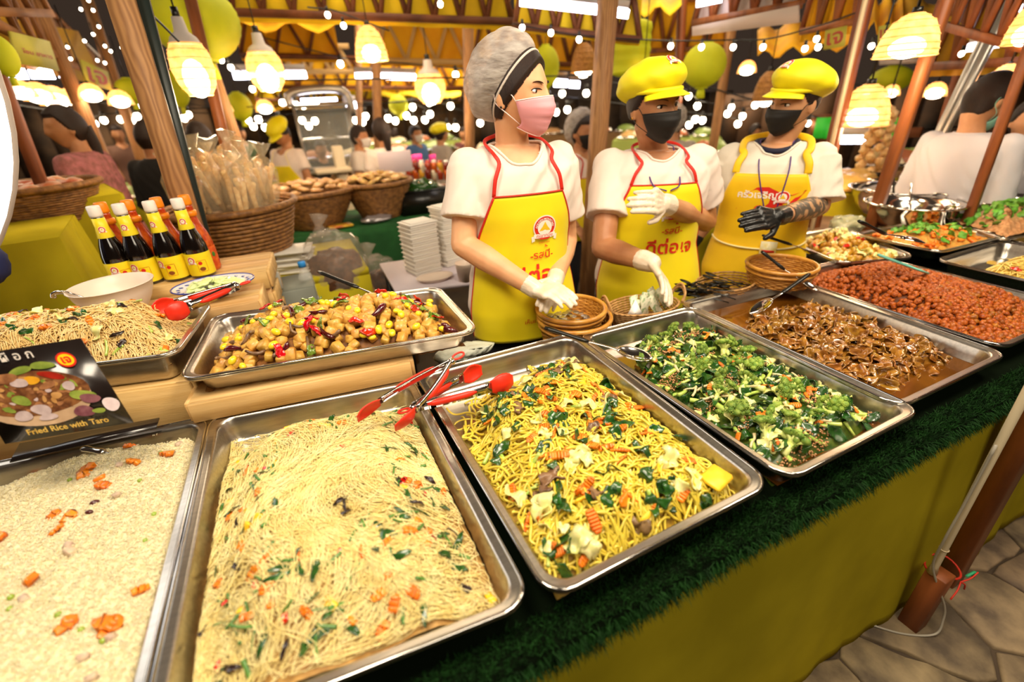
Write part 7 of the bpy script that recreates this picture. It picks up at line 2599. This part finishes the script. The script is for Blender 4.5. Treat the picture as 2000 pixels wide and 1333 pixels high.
    # shade lights below
# ---- string bulbs
BL = [(1020, 54, 4), (1076, 64, 4), (1131, 77, 4), (1310, 90, 4.2), (1370, 92, 4.2), (1432, 92, 4.2), (1490, 92, 4.5), (640, 29, 4), (671, 50, 4.3), (860, 8, 3.8), (432, 117, 5), (451, 132, 5), (493, 174, 5), (890, 146, 5.5), (838, 200, 8),
      (880, 207, 7), (665, 125, 6), (1098, 183, 8), (1145, 182, 8), (1072, 195, 7), (1108, 214, 8), (1086, 219, 8), (938, 240, 8), (1345, 188, 6), (1362, 207, 6.5), (1428, 210, 6), (1421, 222, 6), (1475, 205, 6.5), (1450, 227, 7), (1441, 242, 7), (1358, 233, 8), (1372, 235, 8),
      (1346, 244, 8), (1327, 248, 8), (1578, 241, 5), (600, 202, 9), (616, 200, 9), (592, 206, 9), (565, 202, 10), (578, 205, 10), (552, 201, 10), (605, 200, 10), (738, 209, 9), (806, 209, 9), (794, 226, 9), (840, 223, 9), (758, 231, 9), (772, 236, 10), (808, 235, 10),
      (830, 234, 10), (714, 227, 10), (695, 235, 10), (708, 238, 10), (615, 236, 11), (603, 246, 11), (590, 235, 11), (505, 233, 10), (486, 235, 9), (495, 247, 9), (518, 249, 10), (874, 249, 9), (890, 249, 9), (545, 235, 8), (360, 231, 7), (368, 224, 7), (203, 235, 7), (236, 233, 7),
      (258, 236, 7), (268, 227, 7), (185, 242, 7), (293, 228, 8), (305, 228, 8), (1595, 76, 4.2), (1572, 95, 4.2), (1598, 92, 4.2), (1702, 90, 4), (1878, 105, 3.6), (1830, 79, 3.4), (1736, 274, 5), (1712, 272, 5), (1740, 170, 6), (1290, 160, 5)]
bm = new_mesh('string_bulb', ball((1, 1, 1.1), n=14, m=9), True, [M_BULB])
bsk = new_mesh('socket', lathe([(0, 2.6), (.5, 2.6), (.6, .8), (0, .8)], 8), True, [M_BLKP])
for (x, y, D) in BL:
    c = ad(x, y, D)
    dz = float((c - CAMP) @ _fw)
    r = (6.2 if D < 5.5 else 7.0) / FPX * dz * .85
    o = put('light_bulb', bm, None, c, np.eye(3) * r)
    tag(o, 'small round glowing light bulb strung under the market roofs', 'light bulb', 'string bulbs')
    put('socket', bsk, o)
for k, (x, y) in enumerate(((173, 1), (158, 18), (182, 20), (193, 52), (182, 67), (165, 80), (205, 90), (216, 100), (238, 93), (138, 115), (205, 123), (247, 82), (190, 118), (132, 92))):
    o = put('string_bulb', bm, None, ad(x, y, 4.5), np.eye(3) * .009)
    tag(o, 'tiny white fairy light against the dark sky', 'fairy light', 'fairy lights')
    put('socket', bsk, o)
# wires carrying bulbs
for k, (q, D) in enumerate((([(1000, 46), (1050, 56), (1110, 66), (1190, 74), (1260, 78), (1340, 80), (1430, 78), (1500, 76), (1600, 50), (1680, 22)], 4.15), ([(600, 14), (650, 20), (690, 34), (760, 60)], 4.2), ([(285, 18), (318, 50), (350, 82)], 2.6))):
    P = spline([ad(x, y, D) for x, y in q], 40)
    t = thing('power_wire', P.mean(0), ('black wire of the bulb string over the workers', 'black wire above the dome-shaped pendant lamp', 'thin black wire reaching the bottle-shaped lamp')[k], 'wire')
    part('wire', tube(P, .005, 5), M_BLKP, t)


far_ = {}
for (x, y, D) in BL:
    if D >= 5:
        far_.setdefault(round(D), []).append((x, y, D))
for k, (D_, L_) in enumerate(sorted(far_.items())):
    L_ = sorted(L_)
    P = []
    for x, y, D in L_:
        P.append(ad(x, y, D) + V(0, 0, .06))
    P = [P[0] - unit(P[-1] - P[0]) * .8 + V(0, 0, .15)] + P + [P[-1] + unit(P[-1] - P[0]) * .8 + V(0, 0, .15)]
    t = thing('power_wire', np.mean(P, 0), 'far black wire of glowing bulbs, ' + 'nearest second third fourth fifth sixth seventh eighth'.split()[k] + ' behind the workers', 'wire')
    part('wire', tube(np.array(P), .006, 4), M_BLKP, t)

# ---- fluorescent tubes
def ftube(a, b, r, label, power=0):
    a, b = np.asarray(a), np.asarray(b)
    t = thing('tube_lamp', (a + b) / 2, label, 'lamp', 'fluorescent tubes')
    part('tube', tube([a, b], [r, r], 12), M_TUBE, t)
    part('batten', bar(a + V(0, 0, r * 2), b + V(0, 0, r * 2), r * 1.6, r * 2), M_WHT, t, smooth=False)


ftube(ad(1016, 3, 3.8), ad(1168, 20, 3.8), .026, 'bright tube lamp above the hairnet woman, first of two in line')
ftube(ad(1174, 21, 3.8), ad(1228, 28, 3.8), .026, 'bright tube lamp end just beyond the thick post')
ftube(ad(456, 148, 8), ad(598, 146, 8), .045, 'far tube lamp behind the bottle-shaped pendant')
ftube(ad(694, 149, 8), ad(736, 149, 8), .04, 'far tube lamp beside the tall post')
ftube(ad(742, 149, 8), ad(812, 151, 8), .04, 'far tube lamp near the onion-shaped pendant')
ftube(ad(1636, 273, 4.6), ad(1702, 273, 4.6), .03, 'tube lamp over the far snack shelf beside the low woven dome')
ftube(ad(1888, 94, 3.9), ad(2010, 76, 3.9), .020, 'tube lamp behind the galvanised poles')
ftube(ad(1360, 8, 4.2), ad(1410, -2, 4.2), .02, 'short tube lamp at the end of the pale board truss')
ftube(ad(0, 145, 6), ad(52, 144, 6), .04, 'bluish tube lamp nearest the ribbed lantern')
ftube(ad(56, 142, 6), ad(104, 143, 6), .045, 'bluish tube lamp in the middle of the stall across the aisle')
ftube(ad(112, 141, 7), ad(132, 142, 7), .05, 'short bluish tube lamp over the pink dress')
ftube(ad(1082, 162, 7), ad(1108, 163, 7), .045, 'small distant tube lamp behind the hairnet woman, first of a pair')
ftube(ad(1112, 165, 7), ad(1132, 166, 7), .04, 'small distant tube lamp behind the hairnet woman, second of a pair')
ftube(ad(270, 203, 8), ad(290, 203, 8), .05, 'small distant tube lamp beyond the person in black')
ftube(ad(1962, 2, 4.4), ad(2010, 20, 4.2), .02, 'tube lamp in the top corner above the poles')
ftube(ad(672, 208, 9), ad(696, 205, 9), .05, 'small distant tube lamp by the showcase')

# ---- big glowing disc lamp at the frame edge
_e = [at(26, 315, 1.95), at(0, 170, 1.95), at(0, 460, 1.95)]
(_x1, _z1), (_x2, _z2), (_x3, _z3) = [(q[0], q[2]) for q in _e]
_M = np.array([[_x2 - _x1, _z2 - _z1], [_x3 - _x1, _z3 - _z1]])
_cx, _cz = np.linalg.solve(2 * _M, [_x2 ** 2 + _z2 ** 2 - _x1 ** 2 - _z1 ** 2, _x3 ** 2 + _z3 ** 2 - _x1 ** 2 - _z1 ** 2])
_r = math.hypot(_cx - _x1, _cz - _z1)
c = V(_cx, 1.95, _cz)
t = thing('disc_lamp', c, 'large overexposed white disc lamp at the frame edge', 'lamp')
Fd = frame(V(0, -1, 0))
part('diffuser', mv(lathe([(0, .012), (_r * .98, .010), (_r, .0)], 64), c, R=Fd), mat('disc_glow', '#FFFFFF', .5, emit=2.2), t)
part('housing', mv(lathe([(_r, .0), (_r * 1.01, -.01), (_r, -.04), (0, -.042)], 64), c, R=Fd), M_WHT, t)
part('stand', tube([c + V(0, .05, 0), V(c[0], c[1] + .05, 0)], [.02, .02], 8), M_BLKP, t)
c2 = at(5, 505, 1.75)
t = thing('blue_cloth', c2, 'dark blue cloth bundle below the glowing disc lamp', 'cloth')
part('bundle', mv(jit(ball((.06, .05, .07), n=24, m=16), .002, 30, 3), c2 + V(-.05, 0, 0)), mat('navy_cloth', '#16204E', .7, bump=.3, bscale=30), t)


# ---- lime-draped tables
def ltable(p, W, D_, z, label, ang=0.0, m=M_LIME):
    t = thing('draped_table', (p[0], p[1], 0), label, 'table', 'lime draped tables')
    R_ = rot('Z', ang)
    part('tabletop', mv(box(W, D_, .03, (0, 0, z - .015)), (p[0], p[1], 0), R=R_), m, t, smooth=False)
    n = 60
    a = np.linspace(0, 1, n * 4)
    per = np.array([(-.5, -.5), (.5, -.5), (.5, .5), (-.5, .5), (-.5, -.5)]) * (W + .01, D_ + .01)
    L = np.linspace(0, 4, n * 4)
    q = np.stack([np.interp(L, range(5), per[:, 0]), np.interp(L, range(5), per[:, 1])], -1)
    out = q / (np.linalg.norm(q, axis=1)[:, None])
    Zs = np.linspace(z, .03, 7)
    P = np.zeros((len(q), 7, 3))
    for k, zz in enumerate(Zs):
        f = 1 - zz / z
        P[:, k, :2] = q + out * ((.07 * f) + .05 * f * np.sin(L * 22 + np.sin(L * 7) * 2))[:, None]
        P[:, k, 2] = zz
    v, ps = sheet(P)
    part('cloth', mv((v, ps), (p[0], p[1], 0), R=R_), m, t)
    return t


def goods(p, W, D_, z, n, cols, label, nm='food_tray', ang=0.0, cat='tray', grp=None, h=.05):
    R_ = rot('Z', ang)
    for k in range(n):
        x, y = ((k % max(1, int(math.ceil(n / 2)))) + .5) / math.ceil(n / 2) - .5, (k // math.ceil(n / 2)) * .5 - .25
        c = V(p[0], p[1], z) + R_ @ V(x * W * .95, y * D_, .002)
        t = thing(nm, c, label, cat, grp or label + ' group')
        w_, d_ = W / math.ceil(n / 2) * .8, D_ * .4
        part('tray', mv(merge(box(w_, d_, .01, (0, 0, .005)), box(w_, .01, .04, (0, -d_ / 2, .02)), box(w_, .01, .04, (0, d_ / 2, .02)), box(.01, d_, .04, (-w_ / 2, 0, .02)), box(.01, d_, .04, (w_ / 2, 0, .02))), c, R=R_), STEEL2, t, smooth=False)
        cl = cols[k % len(cols)]
        part('food', mv(jit(ball((w_ * .46, d_ * .45, h), n=20, m=12), .012, 45, k), c + V(0, 0, .02)), mat('goods_' + cl[1:], cl, .5, bump=.8, bscale=30, coat=.3), t)


q = ad(95, 402, 3.1)
ltable((q[0] - .45, q[1] + .35), 1.2, .7, float(q[2]), 'lime-draped table behind the white bowl, near the glowing disc', .35)
q = ad(60, 478, 2.45)
ltable((q[0] - .45, q[1] + .3), .9, .6, float(q[2]), 'low lime-draped table nearest the brown noodle pan', .2)
# basket table at the frame edge
p = ad(55, 390, 3.4)
conebasket(V(p[0], p[1], p[2] - .14), .20, .30, .2, 'shallow woven basket of wrapped sweets near the glowing disc')
for k in range(12):
    a, r_ = k * 2.4, .22 * math.sqrt((k + .5) / 12)
    o = put('wrapped_sweet', new_mesh('wrapped_sweet', jit(ball((.06, .04, .02), n=12, m=8), .006, 50, k), True, [mat('sweet_wrap', '#D8C0A8', .3, col2='#C86A3C', scale=12, vary=.2)]), None, V(p[0] + r_ * math.cos(a), p[1] + r_ * math.sin(a), p[2] + .06))
    tag(o, 'wrapped sweet heaped in the basket near the glowing disc', 'sweet', 'wrapped sweets')
# tables behind the workers
q = ad(1650, 384, 3.5)
q = q + .45 * unit(q * (1, 1, 0))
_qa = math.atan2(q[1], q[0]) - PI / 2
ltable((q[0], q[1]), 1.6, .8, float(q[2]), 'lime-draped table behind the man in the yellow cap', _qa)
goods((q[0], q[1]), 1.5, .75, float(q[2]), 6, ['#E8C878', '#D8A850', '#F0D898'], 'tray of golden snacks on the table behind the man in the yellow cap', ang=_qa)
rows = [(6.0, 470, 560, '#D8B478'), (6.2, 640, 760, '#D0A868'), (7.5, 900, 1010, '#C87848'), (5.6, 1090, 1200, '#D8C8A8'), (6.5, 1300, 1420, '#E0C488'), (8.5, 560, 900, '#B87848'), (9, 1200, 1400, '#C8A060'), (5.5, 1700, 1800, '#D0B070'), (6, 100, 240, '#C89868'), (7.5, 280, 420, '#A8C0A0'), (11, 700, 900, '#D0A070'), (11, 1050, 1250, '#C09060')]
for k, (D, xa, xb, cl) in enumerate(rows):
    pa, pb = ad(xa, 300, D), ad(xb, 300, D)
    mid = (pa + pb) / 2
    ang = math.atan2(pb[1] - pa[1], pb[0] - pa[0])
    W_r = float(np.linalg.norm(pb[:2] - pa[:2]))
    _ds = ('behind the rear counter baskets', 'behind the tall white board', 'behind the hairnet woman', 'between the hairnet woman and the thick post', 'between the two people in yellow caps', 'deep in the market past the showcase', 'deep in the market past the lime lanterns', 'beyond the low woven dome lamp', 'across the aisle behind the pink dress', 'across the aisle beyond the person in black', 'at the back of the market', 'farthest, over the workers\' shoulders')[k]
    ltable((mid[0], mid[1]), W_r, .8, .85, 'distant market counter ' + _ds, ang, mat('counter_wrap_%d' % (k % 4), ('#B5B01C', '#8A6A3C', '#A8B85C', '#7A5A34')[k % 4], .7))
    goods((mid[0], mid[1]), W_r, .75, .86, 8, [cl, '#E4D0A0', '#B86838', '#8AA04C'], 'small food tray on the counter ' + _ds, ang=ang, h=.09, grp='food trays ' + _ds)

# ---- glass showcase with a curved top
c = ad(640, 275, 6.6)
s_ = .0
t = thing('glass_showcase', (c[0], c[1], .85), 'glass food cabinet with a rounded grey top across the aisle', 'showcase')
R_ = rot('Z', -.05)
W_s, H_s = .60, .72
fr = []
for x in (-W_s / 2, W_s / 2):
    for y in (-.25, .25):
        fr.append(bar((x, y, 0), (x, y, H_s), .03))
for z in (0, H_s):
    for y in (-.25, .25):
        fr.append(bar((-W_s / 2, y, z), (W_s / 2, y, z), .03))
part('frame', mv(merge(*fr), (c[0], c[1], .86), R=R_), M_GREY, t, smooth=False)
part('glass_pane', mv(box(W_s, .006, H_s - .04, (0, -.25, H_s / 2)), (c[0], c[1], .86), R=R_), M_GLASS, t, smooth=False)
part('curved_top', mv(tube(spline([(-W_s / 2 - .03, -.1, H_s), (-W_s / 2, -.1, H_s + .13), (0, -.1, H_s + .17), (W_s / 2, -.1, H_s + .13), (W_s / 2 + .05, -.1, H_s - .1)], 24), .045, 10), (c[0], c[1], .86), R=R_), M_GREY, t)
part('dark_header', mv(box(W_s, .5, .05, (0, 0, H_s - .06)), (c[0], c[1], .86), R=R_), M_BLKP, t, smooth=False)
part('inner_light', mv(tube([(-.2, -.1, H_s + .06), (.2, -.1, H_s + .06)], [.02, .02], 8), (c[0], c[1], .86), R=R_), M_TUBE, t)
part('shelf', mv(box(W_s, .45, .015, (0, 0, H_s * .5)), (c[0], c[1], .86), R=R_), STEEL2, t, smooth=False)
p = ad(662, 310, 5.2)
t = thing('white_pillar', (p[0], p[1], 0), 'cream scale pillar standing near the glass showcase', 'stand')
part('column', box(.10, .10, p[2] + .12, (p[0], p[1], (p[2] + .12) / 2), b=.01), mat('cream_paint', '#D8C8A8', .6), t, smooth=False)
part('platform', box(.34, .3, .04, (p[0] - .08, p[1], p[2] - .1), b=.01), mat('cream_paint', '#D8C8A8', .6), t, smooth=False)
# jars and bright packets on a shelf near the hairnet woman
for k in range(14):
    x = 800 + (k % 7) * 12
    p = ad(x, 340 - 14 * (k // 7), 4.6)
    cl = ['#A8381C', '#C85A1C', '#D8A030', '#7A2414', '#E0D0B0'][k % 5]
    t = thing('condiment_jar', p, 'red and orange condiment jar on the shelf beside the pinkish board', 'jar', 'condiment jars')
    part('jar', mv(lathe([(0, -.05), (.026, -.05), (.028, .03), (.02, .042), (0, .042)], 14), p), mat('jar_' + cl[1:], cl, .25, coat=.5), t)
    part('lid', mv(lathe([(.021, .04), (.022, .058), (0, .058)], 14), p), M_WCAP if k % 2 else M_RED, t)
p0, p1 = ad(795, 352, 4.6), ad(885, 350, 4.6)
t = thing('jar_shelf', (p0 + p1) / 2 * (1, 1, 0), 'narrow shelf holding the red and orange jars', 'shelf')
part('board', bar(p0 + V(-.05, 0, -.07), p1 + V(.05, 0, -.07), .03, .16), M_BEAM, t, smooth=False)
part('support', bar(((p0 + p1) / 2) * (1, 1, 0), (p0 + p1) / 2 - V(0, 0, .08), .05), M_BEAM, t, smooth=False)
for k, (x, y) in enumerate(((812, 309), (845, 309))):
    p = ad(x, y, 5.0)
    t = thing('pink_card', p, ('wide bright pink card above the condiment jars', 'small bright pink card above the condiment jars')[k], 'card')
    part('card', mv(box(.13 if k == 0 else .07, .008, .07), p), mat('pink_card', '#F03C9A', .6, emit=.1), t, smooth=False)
    part('stick', bar(p - V(0, 0, .25), p, .01), M_BEAM, t, smooth=False)
# hanging strings of pale snacks right of the man
p = ad(1700, 320, 4.4)
t = thing('hanging_snacks', p, 'hanging bundle of pale twisted snacks beyond the low woven dome lamp', 'snack bundle')
gs = []
for k in range(60):
    f = k / 60
    gs.append(mv(jit(ball((.035, .03, .03), n=9, m=6), .006, 60, k), (.05 * math.cos(k * 2.4) * (1 + f), .05 * math.sin(k * 2.4) * (1 + f), .35 - f * .7)))
o = part('snack_cluster', mv(merge(*gs), p), M_SNK, t, kind='stuff')
part('cord', tube([p + V(0, 0, .3), p + V(0, 0, 1.1)], [.004, .004], 5), M_BLKP, t)
# green exit-like signs at right
for k, (x, y, w_, h_, D) in enumerate(((1610, 250, .14, .16, 5), (1660, 255, .34, .12, 5), (1745, 250, .15, .15, 5))):
    p = ad(x, y, D)
    t = thing('green_sign', p, ('small square green panel behind the man in the yellow cap', 'wide green panel under the low woven dome lamp', 'small green panel beside the reddish post')[k], 'sign')
    part('panel', mv(box(w_, .03, h_), p, R=rot('Z', -.9)), mat('green_panel', '#2FA82C', .5, emit=.3), t, smooth=False)
    part('back_board', mv(box(w_ + .06, .02, h_ + .05), p + unit(p - CAMP) * .03, R=rot('Z', -.9)), M_BEAM, t, smooth=False)
t = thing('far_shelf', ad(1690, 268, 5.2), 'timber shelf rail carrying the green panels', 'shelf')
part('rail', bar(ad(1590, 266, 5.2), ad(1800, 258, 5.0), .07), M_BEAM, t, smooth=False)
# dark backing structures: far stalls' back boards to close the view
for k, (xa, xb, D, ya, yb, cl) in enumerate(((-40, 420, 17, 200, 262, '#6A5038'), (400, 960, 21, 200, 262, '#7A5A38'), (940, 1420, 19, 190, 262, '#5A4838'), (1400, 2050, 12, 170, 262, '#6A4A30'))):
    pa, pb = ad(xa, yb, D), ad(xb, yb, D)
    h_ = float(ad((xa + xb) / 2, ya, D)[2])
    t = thing('stall_back', ((pa + pb) / 2) * (1, 1, 0), 'dim timber back wall of distant stalls, ' + ('across the aisle', 'behind the showcase', 'behind the hairnet woman', 'behind the man in the white shirt')[k], 'stall')
    m_ = mat('stall_board_%d' % k, cl, .8, col2='#1E1610', scale=1.2)
    L_ = np.linalg.norm(pb[:2] - pa[:2])
    for j in range(12):
        a, b = pa + (pb - pa) * j / 12, pa + (pb - pa) * (j + .97) / 12
        a, b = a * (1, 1, 0), b * (1, 1, 0)
        P = np.array([[a, a + V(0, 0, h_)], [b, b + V(0, 0, h_)]])
        part('panel', sheet(P, .04), m_, t, smooth=False)


# ================================================================== people in the market
def bgp(px, py, D, F, label, tee, skin_=SKIN_B, hair=True, cap_=None, mask_=None, face=None, arms=None, sc=1.0, wide=1.0, hz=None, long_hair=False, net_=False, apr=None, pants=M_PANTS, sleeve=.5, vox=.012, head_dy=0.0, bald=False, dress=None):
    """px,py = head centre pixel at distance D"""
    hc = ad(px, py, D)
    F = unit(np.append(F[:2], 0))
    A = np.cross(F, V(0, 0, 1))
    nk = hc - V(0, 0, .145 * sc) - F * .02
    hd = Hd(hc, face if face is not None else F, (0, 0, 1), sc)
    b = Body(nk, F, sc, wide)
    if arms is None:
        arms = []
        for s in (1, -1):
            sh = nk + A * s * .155 * wide * sc + V(0, 0, -.055)
            arms.append((sh, sh + A * s * .05 + V(0, 0, -.27) + F * .0, sh + A * s * .02 + V(0, 0, -.42) + F * .16))
    else:
        arms = [(nk + A * s * .155 * wide * sc + V(0, 0, -.055), np.asarray(e), np.asarray(w)) for s, (e, w) in zip((1, -1), arms)]
    r, b = person(label, None, nk, F, hd, arms, skin_, sc, wide, vox, tee, sleeve, True, folds=.005, pants=pants)
    for a in arms:
        d_ = unit(a[2] - a[1])
        part('hand', remesh(hand(a[2], d_, V(0, 0, -1), 1, .4, 1.0), .006, 1), skin_, r)
    if hair:
        if long_hair:
            hair_cap(r, hd, .5, -.8, .011)
            pts = [hd(V(0, -.085, .0)), hd(V(0, -.10, -.09)), hd(V(.0, -.10, -.2)), hd(V(.01, -.09, -.34))]
            part('ponytail', tube(spline(pts, 12), np.linspace(.045, .018, 12), 10), M_HAIR, r)
        else:
            hair_cap(r, hd, .42, -.72, .009)
    if cap_:
        cap_hat(r, hd, .15, m=cap_, emb_=False)
    if net_:
        part('hairnet', hd.g(shell(keepN, .012, 60, 40, bulge=bl)), M_NET, r)
    if mask_:
        face_mask(r, hd, mask_, None)
    if apr:
        apron(r, b, apr[0], apr[1], top=-.15, hb=.10, low=-.6)
    if dress:
        c0_ = b.cen(-.45)
        part('dress_skirt', mv(lathe([(.17, 0), (.20, -.25), (.26, -.75), (.25, -.76)], 28), c0_), dress, r)
    return r, b, hd


M_PINKD = mat('pink_floral_dress', '#B06A6E', .8, col2='#7E5048', scale=30, bump=.05)
bgp(128, 250, 4.1, (-.9, .3), 'woman in a faded pink patterned dress with a long ponytail walking past', M_PINKD, SKIN_B, long_hair=True, sleeve=1.3, dress=M_PINKD, face=(-.85, -.45, 0), vox=.009)
bgp(292, 270, 4.6, (.3, .9), 'person dressed in black seen from behind beside the pine post', mat('black_cloth', '#16120F', .8), SKIN_B, sleeve=1.4)
bgp(392, 275, 4.2, (.2, .95), 'dark-haired person in an olive top behind the slim metal upright', mat('olive_top', '#A08A20', .8), SKIN_B, wide=1.15)
bgp(548, 262, 5.6, (-.5, -.5), 'kitchen helper in a white shirt, yellow cap and yellow apron leaning over a counter', M_TEE, SKIN_B, cap_=M_CAPY, apr=(M_APR, M_PALEB), face=(-.5, -.4, -.6))
bgp(745, 258, 5.0, (-.2, .9), 'dark-haired woman in a white shirt seen from behind near the pinkish board', M_TEE, SKIN_B, long_hair=True)
bgp(702, 268, 5.8, (.6, -.3), 'person in a pale shirt bending beside the showcase', mat('pale_shirt', '#D8CCC0', .8), SKIN_B, mask_=mat('pale_mask', '#E8E0D8', .7))
bgp(627, 292, 7.5, (.1, -.9), 'person in dark clothes behind the glass showcase', mat('charcoal_top', '#3A3228', .8), SKIN_B)
bgp(812, 262, 7.5, (.5, -.7), 'person in a blue top deep in the market', mat('blue_top', '#4A6A9A', .8), SKIN_B, mask_=mat('pale_mask', '#E8E0D8', .7))
bgp(862, 262, 6.8, (.9, .2), 'person in a grey shirt and yellow cap behind the hairnet', mat('grey_shirt', '#A89C90', .8), SKIN_B, cap_=M_CAPY)
bgp(1140, 258, 3.6, (.15, -.95), 'woman in a hairnet, black mask and yellow apron half hidden by the thick post', M_TEE, SKIN_B, net_=True, mask_=M_BMASK, apr=(M_APR, M_TRIM), vox=.009)
bgp(1318, 240, 4.6, (.8, .5), 'person in a hairnet turned away behind the woman in the yellow cap', mat('grey_shirt', '#A89C90', .8), SKIN_B, net_=True)
M_SHIRT = mat('white_dress_shirt', '#BDB8BA', .75, bump=.05, bscale=500)
r, b, hd = bgp(1930, 196, 3.5, (.9, -.1), 'man in a white shirt and pale green mask with a black shoulder strap', M_SHIRT, SKIN_C, mask_=mat('green_mask', '#8CC8B4', .7), face=(.75, -.35, -.35), vox=.008, sleeve=1.2, sc=1.05, wide=1.05)
pts = [b.apron(-.10, -.02, .03), b.apron(.0, -.12, .03), b.apron(.12, -.30, .035), b.apron(.16, -.45, .04)]
P = spline([b.n + b.A * .06 + V(0, 0, .01), b.n + b.A * .12 + V(0, 0, -.06), b.n + b.A * .185 + V(0, 0, -.2), b.n + b.A * .20 + V(0, 0, -.42)], 20)
part('shoulder_strap', tube(P, .012, 6, flat=.4), M_BLKP, r)
bgp(2012, 235, 4.2, (-.6, -.6), 'person in a white shirt at the frame edge behind the timber post', M_SHIRT, SKIN_C, sleeve=1.1)
for k, (x, y, D, cl, F_, lb) in enumerate(((230, 262, 9, '#6A4A3A', (.3, -.9), 'distant shopper in brown across the aisle'), (905, 262, 10, '#5A2A2A', (-.4, -.8), 'distant shopper in dark red behind the hairnet woman'), (770, 262, 11, '#2A2A3A', (.2, .9), 'distant shopper in navy between the posts'),
                                         (1475, 258, 9, '#7A6A5A', (.3, -.9), 'distant shopper between the two yellow caps'), (1390, 262, 10, '#3A2A4A', (-.3, -.9), 'distant shopper in purple under the lime lantern'), (470, 262, 10, '#4A5A3A', (.5, -.6), 'distant shopper in green past the snack basket'))):
    bgp(x, y, D, F_, lb, mat('shopper_top_%d' % k, cl, .8), SKIN_B, vox=.02)
